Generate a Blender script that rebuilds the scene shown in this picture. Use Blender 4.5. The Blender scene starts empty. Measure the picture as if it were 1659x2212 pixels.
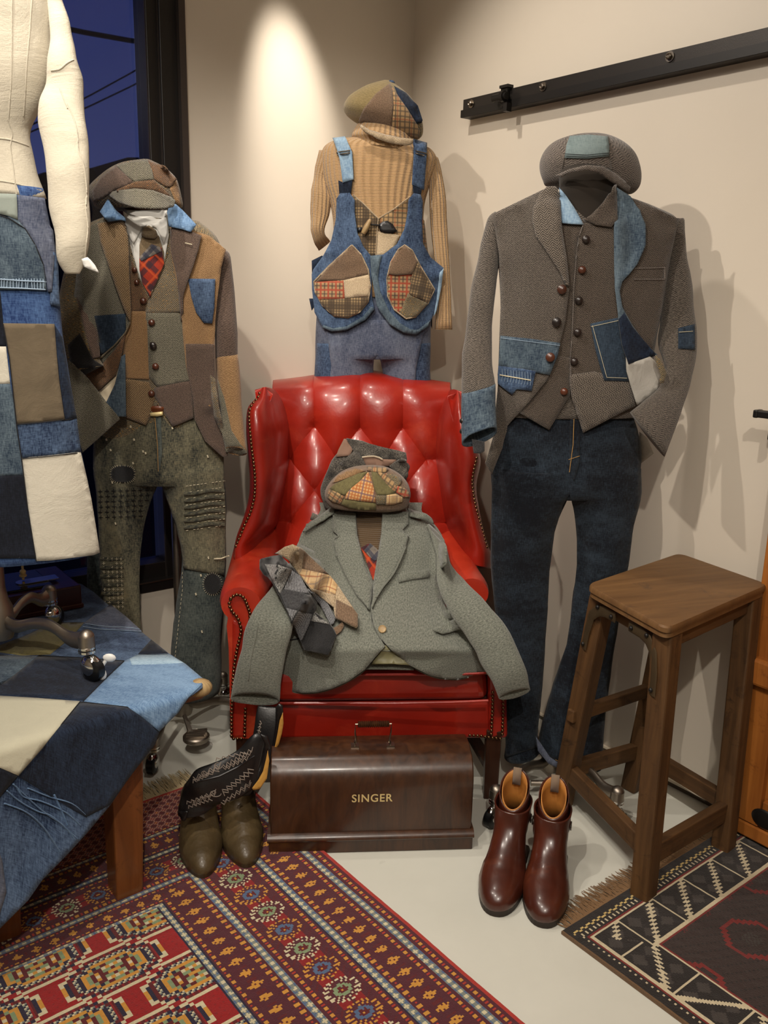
import bpy, bmesh, math, random
from mathutils import Vector as V, Matrix, noise
from mathutils.bvhtree import BVHTree
from mathutils.geometry import delaunay_2d_cdt
random.seed(7)
R = math.radians
PI = math.pi
sc = bpy.context.scene
col = sc.collection

# ---------------------------------------------------------------- camera
FP, PITCH, ROLL, TR = 1880.0, R(13.75), R(1.345), R(-52.3)
def _axes():
    fw = V((0, math.cos(PITCH), -math.sin(PITCH))); rt = V((1, 0, 0)); up = rt.cross(fw)
    c, s = math.cos(ROLL), math.sin(ROLL)
    r2 = rt*c + up*s; u2 = up*c - rt*s
    m = Matrix.Rotation(-(TR+PI/2), 3, 'Z')
    return m@r2, m@u2, m@fw
RX, UY, FW = _axes()
C0 = V((-2.060, -2.558, 1.35))
cd = bpy.data.cameras.new('camera'); cam = bpy.data.objects.new('camera', cd); col.objects.link(cam)
cd.sensor_width = 36.0; cd.lens = FP/2212*36.0; cd.clip_start = 0.02
mw = Matrix((RX, UY, -FW)).transposed().to_4x4(); mw.translation = C0
cam.matrix_world = mw
sc.camera = cam
sc.view_settings.view_transform = 'Standard'; sc.view_settings.look = 'None'
sc.view_settings.gamma = 1.0; sc.view_settings.use_curve_mapping = False
sc.view_settings.exposure = 0.17
HF = V((FW.x, FW.y, 0)).normalized(); HR = V((HF.y, -HF.x, 0))

def ray(x, y): return FW + RX*((x-829.5)/FP) - UY*((y-1106)/FP)
def P(x, y, D):                       # point seen at (x, y), D metres ahead of the camera
    d = ray(x, y); return C0 + d*(D/d.dot(HF))
def onz(x, y, z=0.0):
    d = ray(x, y); return C0 + d*((z-C0.z)/d.z)
def onx(x, y, X=0.0):
    d = ray(x, y); return C0 + d*((X-C0.x)/d.x)
def ony(x, y, Y=0.0):
    d = ray(x, y); return C0 + d*((Y-C0.y)/d.y)
def DD(p): return (p-C0).dot(HF)
def loc_(u, D, z): return V((C0.x, C0.y, 0)) + HR*u + HF*D + V((0, 0, z))

# ---------------------------------------------------------------- light
w = bpy.data.worlds.new('world'); sc.world = w; w.use_nodes = True
_n = w.node_tree.nodes; _l = w.node_tree.links; _n.clear()
_tc = _n.new('ShaderNodeTexCoord'); _sp = _n.new('ShaderNodeSeparateXYZ'); _cr = _n.new('ShaderNodeValToRGB')
_bg = _n.new('ShaderNodeBackground'); _wo = _n.new('ShaderNodeOutputWorld')
_l.new(_tc.outputs['Generated'], _sp.inputs[0]); _l.new(_sp.outputs['Z'], _cr.inputs[0])
_cr.color_ramp.elements[0].position = 0.0; _cr.color_ramp.elements[0].color = (0.042, 0.055, 0.16, 1)
_cr.color_ramp.elements[1].position = 0.45; _cr.color_ramp.elements[1].color = (0.006, 0.012, 0.085, 1)
_l.new(_cr.outputs[0], _bg.inputs[0]); _bg.inputs[1].default_value = 1.0
_l.new(_bg.outputs[0], _wo.inputs[0])

WARM = (1.0, 0.91, 0.80)
def spot(name, loc, tgt, power, size, blend=0.5, rad=0.02, colr=WARM):
    d = bpy.data.lights.new(name, 'SPOT'); d.energy = power; d.spot_size = R(size); d.spot_blend = blend
    d.shadow_soft_size = rad; d.color = colr
    o = bpy.data.objects.new(name, d); col.objects.link(o); o.location = loc
    o.rotation_euler = (V(tgt)-V(loc)).to_track_quat('-Z', 'Y').to_euler(); return o
def area(name, loc, tgt, power, sx, sy, colr=WARM):
    d = bpy.data.lights.new(name, 'AREA'); d.energy = power; d.shape = 'RECTANGLE'; d.size = sx; d.size_y = sy; d.color = colr
    o = bpy.data.objects.new(name, d); col.objects.link(o); o.location = loc
    o.rotation_euler = (V(tgt)-V(loc)).to_track_quat('-Z', 'Y').to_euler(); return o
CEIL = 2.75
spot('spot_lamp_wall', (-0.61, -0.33, 2.72), (-0.485, 0.0, 1.84), 110, 27, 1.0, 0.02)
spot('spot_lamp_corner', (-0.85, -0.50, 2.70), (-0.15, -0.85, 1.2), 30, 100, 0.7, 0.02)
spot('spot_lamp_right', (-1.95, -0.75, 2.70), (-0.15, -1.15, 1.0), 62, 80, 0.7, 0.02)
spot('spot_lamp_front', (-2.10, -1.70, 2.70), (-0.7, -0.7, 0.6), 80, 75, 0.8, 0.02)
spot('spot_lamp_left', (-1.70, -1.20, 2.70), (-1.15, -0.3, 1.0), 34, 75, 0.8, 0.02)
spot('spot_lamp_far', (-2.3, -3.1, 2.70), (-1.0, -1.5, 0.1), 110, 85, 0.8, 0.03)
area('ceiling_fill', (-2.3, -2.6, 2.70), (-2.0, -2.3, 0), 38, 2.2, 2.2)  # added soft fill light under the ceiling, no fixture there

# ---------------------------------------------------------------- mesh helpers
def prop(o, label=None, cat=None, group=None, kind=None):
    if label: o['label'] = label
    if cat: o['category'] = cat
    if group: o['group'] = group
    if kind: o['kind'] = kind
    return o
def thing(name, label, cat, loc=(0, 0, 0), group=None, kind=None):
    o = bpy.data.objects.new(name, None); col.objects.link(o); o.location = loc; o.empty_display_size = .05
    return prop(o, label, cat, group, kind)
def wloc(o):
    p = V((0, 0, 0))
    while o: p += o.location; o = o.parent
    return p
def mk(name, verts, faces, mat, parent=None, smooth=True, uvs=None, origin=None, label=None, cat=None, group=None, kind=None, mi=None):
    """verts in world coordinates"""
    base = wloc(parent) if parent else V((0, 0, 0))
    org = V(origin) if origin is not None else base
    me = bpy.data.meshes.new(name)
    me.from_pydata([tuple(V(v)-org) for v in verts], [], faces)
    for m in (mat if isinstance(mat, (list, tuple)) else [mat]): me.materials.append(m)
    if uvs:
        ul = me.uv_layers.new(name='UVMap')
        for lp in me.loops: ul.data[lp.index].uv = uvs[lp.vertex_index]
    if mi: me.polygons.foreach_set('material_index', mi)
    me.polygons.foreach_set('use_smooth', [smooth]*len(me.polygons))
    me.update()
    o = bpy.data.objects.new(name, me); col.objects.link(o)
    if parent: o.parent = parent
    o.location = org-base
    return prop(o, label, cat, group, kind)
def mod_solid(o, t, off=-1.0):
    m = o.modifiers.new('s', 'SOLIDIFY'); m.thickness = t; m.offset = off; m.use_even_offset = False; return o
def mod_sub(o, n=1):
    m = o.modifiers.new('sub', 'SUBSURF'); m.levels = n; m.render_levels = n; return o
def mod_bev(o, wd, n=2, ang=35):
    m = o.modifiers.new('b', 'BEVEL'); m.width = wd; m.segments = n; m.limit_method = 'ANGLE'; m.angle_limit = R(ang); return o
def cr1(a, b, c, d, t):
    return 0.5*((2*b) + (c-a)*t + (2*a-5*b+4*c-d)*t*t + (3*b-a-3*c+d)*t*t*t)
def crspline(pts, n, closed=False):
    out = []; m = len(pts); rng = m if closed else m-1
    for i in range(rng):
        g = (lambda k: pts[k % m]) if closed else (lambda k: pts[min(max(k, 0), m-1)])
        a, b, c, d = g(i-1), g(i), g(i+1), g(i+2)
        for k in range(n):
            t = k/n
            out.append(tuple(cr1(a[j], b[j], c[j], d[j], t) for j in range(len(b))))
    if not closed: out.append(tuple(pts[-1]))
    return out
def nz(p, s, amp, seed=0.0):
    q = V(p)*s; q.x += seed*17.3; q.z += seed*5.1
    return noise.noise(q)*amp
def box8(c, a, b, d):     # centre and three half-axis vectors
    vs = [c+a*i+b*j+d*k for i in (-1, 1) for j in (-1, 1) for k in (-1, 1)]
    fs = [(0, 1, 3, 2), (4, 6, 7, 5), (0, 4, 5, 1), (2, 3, 7, 6), (0, 2, 6, 4), (1, 5, 7, 3)]
    return vs, fs
class MB:
    def __init__(s): s.v = []; s.f = []; s.uv = []; s.mi = []
    def add(s, vs, fs, uv=None, mi=0):
        n = len(s.v); s.v += [V(v) for v in vs]; s.f += [tuple(i+n for i in f) for f in fs]
        s.uv += list(uv) if uv else [(v[0]+v[1]*.7, v[2]) for v in vs]; s.mi += [mi]*len(fs); return s
    def box(s, c, hx, hy, hz, ax=None, mi=0):
        c = V(c); X, Y, Z = ax if ax else (V((1, 0, 0)), V((0, 1, 0)), V((0, 0, 1)))
        vs, fs = box8(c, X*hx, Y*hy, Z*hz)
        hs = (hx, hy, hz); lo = hs.index(max(hs)); ot = [k for k in (0, 1, 2) if k != lo]
        uv = []
        for i in (-1, 1):
            for j in (-1, 1):
                for k in (-1, 1):
                    q = (i*hx, j*hy, k*hz); uv.append((q[ot[0]]+q[ot[1]]+c.x, q[lo]+c.y))
        return s.add(vs, fs, uv, mi)
    def beam(s, p, q, wx, wy, side=None, mi=0, w2=None):
        p, q = V(p), V(q); d = (q-p); L = d.length; z = d.normalized()
        side = V(side) if side is not None else V((1, 0, 0))
        x = (side - z*side.dot(z)).normalized(); y = z.cross(x)
        a = w2 or (wx, wy)
        vs = [p+x*i*wx/2+y*j*wy/2 for i, j in ((-1, -1), (1, -1), (1, 1), (-1, 1))] + [q+x*i*a[0]/2+y*j*a[1]/2 for i, j in ((-1, -1), (1, -1), (1, 1), (-1, 1))]
        fs = [(3, 2, 1, 0), (4, 5, 6, 7), (0, 1, 5, 4), (1, 2, 6, 5), (2, 3, 7, 6), (3, 0, 4, 7)]
        r0 = p.x*3.1+p.y*1.7
        uv = [(r0+i*wx/2+j*wy/2, 0) for i, j in ((-1, -1), (1, -1), (1, 1), (-1, 1))] + [(r0+i*wx/2+j*wy/2, L) for i, j in ((-1, -1), (1, -1), (1, 1), (-1, 1))]
        return s.add(vs, fs, uv, mi)
    def tube(s, pts, r, n=10, closed=False, cap=True, mi=0, flat=1.0, up=None):
        pts = [V(p) for p in pts]; m = len(pts); rs = r if isinstance(r, (list, tuple)) else [r]*m
        vs = []; uv = []; ref = V(up) if up is not None else V((0.13, 0.21, 0.97)); L = 0
        for i, p in enumerate(pts):
            a = pts[(i-1) % m] if (closed or i) else p; b = pts[(i+1) % m] if (closed or i < m-1) else p
            t = (b-a).normalized(); x = ref.cross(t)
            if x.length < 1e-4: x = V((1, 0, 0)).cross(t)
            x.normalize(); y = t.cross(x)
            if i: L += (p-pts[i-1]).length
            for k in range(n):
                an = 2*PI*k/n; vs.append(p+x*math.cos(an)*rs[i]+y*math.sin(an)*rs[i]*flat); uv.append((k/n*2*PI*rs[i], L))
        fs = []
        for i in range(m if closed else m-1):
            j = (i+1) % m
            for k in range(n):
                k2 = (k+1) % n; fs.append((i*n+k, i*n+k2, j*n+k2, j*n+k))
        if cap and not closed: fs.append(tuple(range(n))[::-1]); fs.append(tuple((m-1)*n+k for k in range(n)))
        return s.add(vs, fs, uv, mi)
    def ball(s, c, rx, ry=None, rz=None, n=12, mi=0, ax=None, half=False):
        ry = ry or rx; rz = rz or rx; c = V(c); vs = []; uv = []
        X, Y, Z = ax if ax else (V((1, 0, 0)), V((0, 1, 0)), V((0, 0, 1)))
        m = n//2
        for i in range(m+1):
            th = (PI/2 if half else PI)*i/m
            for k in range(n):
                ph = 2*PI*k/n
                vs.append(c+X*rx*math.sin(th)*math.cos(ph)+Y*ry*math.sin(th)*math.sin(ph)+Z*rz*math.cos(th)); uv.append((ph*rx, th*rz))
        fs = [(i*n+k, (i+1)*n+k, (i+1)*n+(k+1) % n, i*n+(k+1) % n) for i in range(m) for k in range(n)]
        return s.add(vs, fs, uv, mi)
    def lathe(s, c, prof, n=20, ax=None, mi=0):
        """prof: (radius, height)"""
        c = V(c); X, Y, Z = ax if ax else (V((1, 0, 0)), V((0, 1, 0)), V((0, 0, 1))); vs = []; uv = []
        for (r, h) in prof:
            for k in range(n):
                a = 2*PI*k/n; vs.append(c+X*r*math.cos(a)+Y*r*math.sin(a)+Z*h); uv.append((a*.05, h))
        fs = [(i*n+k, i*n+(k+1) % n, (i+1)*n+(k+1) % n, (i+1)*n+k) for i in range(len(prof)-1) for k in range(n)]
        fs.append(tuple(range(n))[::-1]); fs.append(tuple((len(prof)-1)*n+k for k in range(n)))
        return s.add(vs, fs, uv, mi)
    def build(s, name, mat, parent=None, smooth=False, **k):
        o = mk(name, s.v, s.f, mat, parent, smooth, s.uv, mi=s.mi if isinstance(mat, (list, tuple)) else None, **k)
        if smooth:
            try: o.data.set_sharp_from_angle(angle=R(40))
            except Exception: pass
        return o

BV = {}
def bvh_of(verts, faces): return BVHTree.FromPolygons([tuple(v) for v in verts], faces)

def loft(name, rings, mat, parent=None, n=28, sub=4, thick=0.6, power=2.0, wr=0.0, ws=9.0, cap=True, back=1.0, reg=None, uvr=0.0, seed=0, hollow=None, tilt=0, uvs=(1, 1), fold=0, uconst=None, **k):
    """rings: (xL,yL,xR,yR,D[,thick]) seen silhouette pairs; the section is an ellipse about the mid point.
    thick = half depth / half width. hollow = wall thickness (open ends)."""
    rr = []
    for q in rings:
        th = q[5] if len(q) > 5 else thick
        rr.append((q[0], q[1], q[2], q[3], q[4], th, q[6] if len(q) > 6 else q[4]))
    rr = crspline(rr, sub)
    vs = []; uv = []; L = 0; pc = None
    for qi, q in enumerate(rr):
        ta = tilt*max(0, (qi/(len(rr)-1)-.72)/.28)**1.3
        a = P(q[0], q[1], q[4]); b = P(q[2], q[3], q[6]); c = (a+b)/2; h = (b-a)/2; hw = h.length; X = h.normalized()
        Yd = -HF*math.cos(ta)+V((0, 0, math.sin(ta))); Yd = (Yd-X*Yd.dot(X)).normalized()
        if pc is not None: L += (c-pc).length
        pc = c
        for j in range(n):
            t = 2*PI*j/n; ct, st = math.cos(t), math.sin(t)
            ex = 2.0/power
            px = math.copysign(abs(ct)**ex, ct); py = math.copysign(abs(st)**ex, st)
            d = py*hw*q[5]*(1 if py > 0 else back)
            v = c + X*hw*px + Yd*d
            if wr:
                nn = (X*px+Yd*py).normalized()
                v += nn*(nz(v, ws, wr, seed)+nz(v, ws*2.3, wr*.4, seed+3))
            vs.append(v); uv.append(((j if j <= n/2 else n-j)/n*2*(uconst or hw)*1.5*uvs[0]+(uvr), L*uvs[1]))
    m = len(rr)
    fs = [(i*n+j, i*n+(j+1) % n, (i+1)*n+(j+1) % n, (i+1)*n+j) for i in range(m-1) for j in range(n)]
    if cap and not hollow:
        for base, rev in ((0, False), ((m-1)*n, True)):
            cc = sum((vs[base+j] for j in range(n)), V((0, 0, 0)))/n; ci = len(vs); vs.append(cc); uv.append(uv[base])
            for j in range(n):
                f = (base+(j+1) % n, base+j, ci); fs.append(f[::-1] if rev else f)
    o = mk(name, vs, fs, mat, parent, True, uv, **k)
    if hollow: mod_solid(o, hollow, -1)
    b = bvh_of(vs, fs)
    if reg: BV[reg] = b
    o_b[o.name] = b
    return o
o_b = {}

def inpoly(x, y, poly):
    c = False; j = len(poly)-1
    for i in range(len(poly)):
        xi, yi = poly[i][0], poly[i][1]; xj, yj = poly[j][0], poly[j][1]
        if (yi > y) != (yj > y) and x < (xj-xi)*(y-yi)/(yj-yi)+xi: c = not c
        j = i
    return c
def ptri(poly, sp, curve=False, holes=()):
    """triangulate an outline: outline points + inner lattice"""
    if curve: poly = [(p[0], p[1]) for p in crspline(poly, 5, True)]
    bl = []
    m = len(poly)
    for i in range(m):
        a, b = poly[i], poly[(i+1) % m]; L = math.hypot(b[0]-a[0], b[1]-a[1]); k = max(1, int(L/sp+.5))
        for t in range(k): bl.append((a[0]+(b[0]-a[0])*t/k, a[1]+(b[1]-a[1])*t/k))
    nb = len(bl); pts = list(bl)
    xs = [p[0] for p in bl]; ys = [p[1] for p in bl]
    y = min(ys)+sp*.5; row = 0
    while y < max(ys):
        x = min(xs)+(sp*.5 if row % 2 else sp)
        while x < max(xs):
            if inpoly(x, y, bl):
                dm = min((x-p[0])**2+(y-p[1])**2 for p in bl)
                if dm > (sp*.55)**2: pts.append((x, y))
            x += sp
        y += sp*.87; row += 1
    r = delaunay_2d_cdt([V(p) for p in pts], [(i, (i+1) % nb) for i in range(nb)], [], 1, 1e-4)
    fs = []
    for f in r[2]:
        a = sum(r[0][i].x for i in f)/len(f); b = sum(r[0][i].y for i in f)/len(f)
        if inpoly(a, b, bl): fs.append(tuple(f))
    return [(p.x, p.y) for p in r[0]], fs
def hit(x, y, on, D0):
    """first surface seen at (x,y) among the given bodies; falls back to the depth of the nearest surface"""
    d = ray(x, y).normalized(); best = None
    for b in on:
        h = BV[b].ray_cast(C0, d)
        if h[0] is not None and (best is None or h[3] < best[2]): best = (h[0], h[1], h[3])
    if best:
        nn = best[1]
        if nn.dot(d) > 0: nn = -nn
        return best[0], nn, True
    p = P(x, y, D0)
    bb = None
    for b in on:
        h = BV[b].find_nearest(p)
        if h[0] is not None and (bb is None or h[3] < bb[1]): bb = (h[0], h[3])
    if bb:
        p = P(x, y, DD(bb[0]))
    return p, -HF, False
def panel(name, poly, on, mat, parent=None, off=0.004, th=0.003, sp=9, D0=2.3, curve=False, rot=0.0, wr=0.0, ws=14, dfun=None, seed=0, smooth_it=3, uvoff=(0, 0), bulge=0.0, reg=None, keep=True, **k):
    """a piece of cloth following the body it lies on"""
    pts, fs = ptri(poly, sp, curve)
    if isinstance(on, str): on = [on]
    dep = []
    for x, y in pts:
        if on:
            p, nn, ok = hit(x, y, on, D0); dd = DD(p)
            f = max(0.35, abs(nn.dot(ray(x, y).normalized())))
            dd -= off/f if ok else off
        else: dd = D0
        if dfun: dd += dfun(x, y)
        dep.append(dd)
    nb = {}
    for f in fs:
        for i in range(3):
            nb.setdefault(f[i], set()).add(f[(i+1) % 3]); nb.setdefault(f[(i+1) % 3], set()).add(f[i])
    for _ in range(smooth_it):
        dep = [min(dep[i], .4*dep[i]+.6*sum(dep[j] for j in nb[i])/len(nb[i])) if i in nb else dep[i] for i in range(len(pts))]
    if bulge:
        xs = [p[0] for p in pts]; ys = [p[1] for p in pts]; cx, cy = sum(xs)/len(xs), sum(ys)/len(ys)
    vs = []; uv = []; c, s = math.cos(rot), math.sin(rot)
    mx = min(p[0] for p in pts)
    for i, (x, y) in enumerate(pts):
        D = dep[i]
        v = P(x, y, D)
        if wr: D -= nz(v, ws, wr, seed)+nz(v, ws*2.4, wr*.45, seed+2)
        if bulge:
            ed = min(1.0, math.sqrt(min((x-poly[j][0])**2+(y-poly[j][1])**2 for j in range(len(poly))))/60); D -= bulge*ed
        v = P(x, y, D); vs.append(v)
        a, b = (v-C0).dot(HR), v.z
        uv.append((a*c-b*s+uvoff[0], a*s+b*c+uvoff[1]))
    # orient towards camera
    f0 = fs[0]; nn = (vs[f0[1]]-vs[f0[0]]).cross(vs[f0[2]]-vs[f0[0]])
    if nn.dot(vs[f0[0]]-C0) > 0: fs = [f[::-1] for f in fs]
    if reg: BV[reg] = bvh_of(vs, fs)
    o = mk(name, vs, fs, mat, parent, True, uv, **k)
    if th: mod_solid(o, th, -1.0)
    return o
def trim(name, line, on, mat, parent=None, off=0.006, r=0.0012, D0=2.3, n=6, step=8, curve=False, **k):
    """piping, seam or cord that follows a seen line over a body"""
    if curve: line = crspline(line, 5)
    pts = []
    for i in range(len(line)-1):
        a, b = line[i], line[i+1]; L = math.hypot(b[0]-a[0], b[1]-a[1]); m = max(1, int(L/step))
        for t in range(m): pts.append((a[0]+(b[0]-a[0])*t/m, a[1]+(b[1]-a[1])*t/m))
    pts.append(tuple(line[-1][:2])); w_ = []
    if isinstance(on, str): on = [on]
    for x, y in pts:
        if on: p, nn, ok = hit(x, y, on, D0); D = DD(p)-off
        else: D = D0
        w_.append(P(x, y, D))
    mb = MB(); mb.tube(w_, r, n); return mb.build(name, mat, parent, True, **k)
def button_at(name, x, y, on, mat, parent=None, r=0.009, h=0.005, off=0.006, D0=2.3, dome=True, **k):
    p, nn, ok = hit(x, y, on if isinstance(on, (list, tuple)) else [on], D0)
    d = -ray(x, y).normalized(); z = (nn*.5+d*.5).normalized(); c = P(x, y, DD(p)-off)
    X = z.cross(V((0, 0, 1))).normalized(); Y = z.cross(X); mb = MB()
    if dome: prof = [(r*.7, -.002), (r*.95, 0), (r, h*.3), (r*.92, h*.7), (r*.6, h), (r*.2, h*1.12), (0.0003, h*1.15)]
    else: prof = [(r, -.002), (r, h*.7), (r*.9, h), (r*.72, h*.75), (r*.3, h*.7), (.0003, h*.72)]
    mb.lathe(c, prof, 16, (X, Y, z)); return mb.build(name, mat, parent, True, **k)

# ---------------------------------------------------------------- materials
class NT:
    def __init__(s, name, rough=0.8, metal=0.0, spec=0.3, sheen=0.0, coat=0.0):
        s.m = bpy.data.materials.new(name); s.m.use_nodes = True; s.t = s.m.node_tree; s.n = s.t.nodes; s.l = s.t.links
        s.b = s.n['Principled BSDF']; s.b.inputs['Roughness'].default_value = rough; s.b.inputs['Metallic'].default_value = metal
        s.b.inputs['Specular IOR Level'].default_value = spec
        if sheen: s.b.inputs['Sheen Weight'].default_value = sheen; s.b.inputs['Sheen Roughness'].default_value = .6
        if coat: s.b.inputs['Coat Weight'].default_value = coat; s.b.inputs['Coat Roughness'].default_value = .15
        s._uv = None
    def link(s, a, b): s.l.new(a, b)
    def inp(s, node, i, v):
        if isinstance(v, (int, float)): node.inputs[i].default_value = v
        elif isinstance(v, (tuple, list)): node.inputs[i].default_value = (*v[:3], 1) if len(node.inputs[i].default_value) == 4 else v[:3]
        else: s.l.new(v, node.inputs[i])
    def math(s, op, a, b=0.0, c=None):
        n = s.n.new('ShaderNodeMath'); n.operation = op; s.inp(n, 0, a); s.inp(n, 1, b)
        if c is not None: s.inp(n, 2, c)
        return n.outputs[0]
    def mix(s, f, a, b, mode='MIX'):
        n = s.n.new('ShaderNodeMixRGB'); n.blend_type = mode; s.inp(n, 0, f); s.inp(n, 1, a); s.inp(n, 2, b); return n.outputs[0]
    def uv(s, rot=0, sx=1, sy=1, obj=False):
        tc = s.n.new('ShaderNodeTexCoord'); mp = s.n.new('ShaderNodeMapping')
        s.link(tc.outputs['Object' if obj else 'UV'], mp.inputs[0]); mp.inputs['Rotation'].default_value = (0, 0, rot)
        mp.inputs['Scale'].default_value = (sx, sy, 1); s._uv = mp.outputs[0]; return s._uv
    def xy(s, vec=None):
        n = s.n.new('ShaderNodeSeparateXYZ'); s.link(vec or s._uv, n.inputs[0]); return n.outputs[0], n.outputs[1], n.outputs[2]
    def noise(s, scale, detail=3, rough=.5, vec=None, sx=None, dist=0):
        n = s.n.new('ShaderNodeTexNoise'); n.inputs['Scale'].default_value = scale; n.inputs['Detail'].default_value = detail
        n.inputs['Roughness'].default_value = rough; n.inputs['Distortion'].default_value = dist
        v = vec or s._uv
        if sx:
            mp = s.n.new('ShaderNodeMapping'); s.link(v, mp.inputs[0]); mp.inputs['Scale'].default_value = (*sx, 1)[:3] if len(sx) == 2 else sx; v = mp.outputs[0]
        s.link(v, n.inputs['Vector']); return n.outputs[0]
    def ramp(s, f, *st):
        n = s.n.new('ShaderNodeValToRGB'); s.link(f, n.inputs[0]); e = n.color_ramp.elements
        while len(e) < len(st): e.new(.5)
        for i, (p, c) in enumerate(st):
            e[i].position = p; e[i].color = (*c, 1) if isinstance(c, (tuple, list)) else (c, c, c, 1)
        return n.outputs[0]
    def bump(s, h, st=.3, dist=.002):
        n = s.n.new('ShaderNodeBump'); n.inputs['Strength'].default_value = st; n.inputs['Distance'].default_value = dist
        s.link(h, n.inputs['Height']); s.link(n.outputs[0], s.b.inputs['Normal'])
    def col(s, c): s.inp(s.b, 'Base Color', c); return s
    def rough(s, r): s.inp(s.b, 'Roughness', r)
    def fin(s): return s.m
def lin(r, g, b):
    f = lambda c: ((c/255+.055)/1.055)**2.4 if c > 10 else c/255/12.92
    return (f(r), f(g), f(b))
def mul(c, k): return tuple(x*k for x in c)

def m_plain(name, c, rough=.6, metal=0, spec=.4, bump=0, bs=200, var=0.0, coat=0, vs=6):
    t = NT(name, rough, metal, spec, coat=coat); t.uv(obj=True)
    if var: f = t.noise(vs, 4, .6); t.col(t.mix(f, mul(c, 1-var), mul(c, 1+var)))
    else: t.col(c)
    if bump: t.bump(t.noise(bs, 3), bump, .001)
    return t.fin()
def m_tweed(name, c1, c2, kind='herring', w=.013, p=.0042, fleck=None, rot=0, var=.25, bump=.35):
    t = NT(name, .92, 0, .15, sheen=.25); t.uv(rot); X, Y, _ = t.xy()
    dn = t.noise(70, 2); X2 = t.math('ADD', X, t.math('MULTIPLY', dn, .0014)); Y2 = t.math('ADD', Y, t.math('MULTIPLY', t.noise(55, 2), .0014))
    if kind == 'herring':
        tri = t.math('PINGPONG', X2, w/2); ph = t.math('DIVIDE', t.math('ADD', Y2, t.math('MULTIPLY', tri, 1.0)), p)
        s = t.math('SINE', t.math('MULTIPLY', ph, 2*PI))
    elif kind == 'twill':
        ph = t.math('DIVIDE', t.math('ADD', X2, Y2), p); s = t.math('SINE', t.math('MULTIPLY', ph, 2*PI))
    elif kind == 'bird':
        s = t.math('MULTIPLY', t.math('SINE', t.math('MULTIPLY', X2, 2*PI/p)), t.math('SINE', t.math('MULTIPLY', Y2, 2*PI/p)))
        s = t.math('MULTIPLY', s, 1.6)
    else:
        s = t.math('MULTIPLY', t.math('SUBTRACT', t.noise(300, 2, .7), .5), 5.0)
    s = t.math('ADD', t.math('MULTIPLY', s, .5), .5)
    s = t.math('ADD', s, t.math('MULTIPLY', t.math('SUBTRACT', t.noise(340, 2, .8), .5), 2.6))
    s.node.use_clamp = True
    c = t.mix(s, c1, c2)
    if fleck: c = t.mix(t.ramp(t.noise(260, 1, .5), (.64, 0), (.70, 1)), c, fleck)
    v = t.noise(12, 5, .7); c = t.mix(t.math('MULTIPLY', t.math('SUBTRACT', v, .32), var*2.4), c, mul(c1, .6))
    t.col(c); t.bump(t.math('ADD', s, t.noise(500, 2)), bump, .0012); return t.fin()
def m_plaid(name, base, lines, base2=None, rot=0, bump=.3, weave=.0024):
    """lines: (period, width, offset, colour, strength)"""
    t = NT(name, .92, 0, .15, sheen=.2); t.uv(rot); X, Y, _ = t.xy()
    dn = t.noise(60, 2); X = t.math('ADD', X, t.math('MULTIPLY', dn, .0016)); Y = t.math('ADD', Y, t.math('MULTIPLY', t.noise(52, 2), .0016))
    s = t.math('SINE', t.math('MULTIPLY', t.math('ADD', X, Y), 2*PI/weave))
    s = t.math('ADD', t.math('MULTIPLY', s, .25), .5)
    n_ = t.math('MULTIPLY', t.math('SUBTRACT', t.noise(340, 2, .8), .5), 1.8)
    c = t.mix(t.math('ADD', s, n_), mul(base, .72), base2 or mul(base, 1.25))
    for (per, wd, off, cc, stg) in lines:
        for A, ph in ((X, s), (Y, t.math('SUBTRACT', 1.0, s))):
            q = t.math('ABSOLUTE', t.math('SUBTRACT', t.math('FRACT', t.math('DIVIDE', t.math('ADD', A, off), per)), .5))
            m = t.math('LESS_THAN', q, wd/per/2)
            m = t.math('MULTIPLY', m, t.math('MULTIPLY', t.math('ADD', ph, .35), stg)); m.node.use_clamp = True
            c = t.mix(m, c, cc)
    c = t.mix(t.math('MULTIPLY', t.noise(420, 1), .35), c, mul(base, .5))
    t.col(c); t.bump(t.noise(450, 2), bump, .001); return t.fin()
def m_denim(name, dark, light, fade=.5, rot=0, fs=7, sx=(1, .35), worn=None):
    t = NT(name, .9, 0, .2, sheen=.08); t.uv(rot); X, Y, _ = t.xy()
    th = t.noise(1, 2, .7, sx=(480, 70)); th2 = t.noise(1, 2, .7, sx=(90, 420))
    tw = t.math('SINE', t.math('MULTIPLY', t.math('ADD', X, t.math('MULTIPLY', Y, .8)), 2*PI/.0016))
    f = t.noise(fs, 5, .65, sx=sx)
    f2 = t.noise(fs*5, 4, .7, sx=sx)
    a = t.math('ADD', t.math('MULTIPLY', t.math('SUBTRACT', f, .5), 2.2), fade)
    a = t.math('ADD', a, t.math('MULTIPLY', t.math('SUBTRACT', f2, .5), .9))
    a = t.math('ADD', a, t.math('MULTIPLY', t.math('SUBTRACT', th, .5), 1.5)); a = t.math('ADD', a, t.math('MULTIPLY', t.math('SUBTRACT', th2, .5), 1.2))
    a = t.math('ADD', a, t.math('MULTIPLY', tw, .06)); a.node.use_clamp = True
    c = t.mix(a, dark, light)
    if worn:
        c = t.mix(t.ramp(t.noise(11, 4, .7, sx=(1, .8)), (.60, 0), (.78, .8)), c, worn)
    t.col(c); t.bump(t.math('ADD', th, t.math('MULTIPLY', f2, .6)), .35, .0012); return t.fin()
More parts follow.
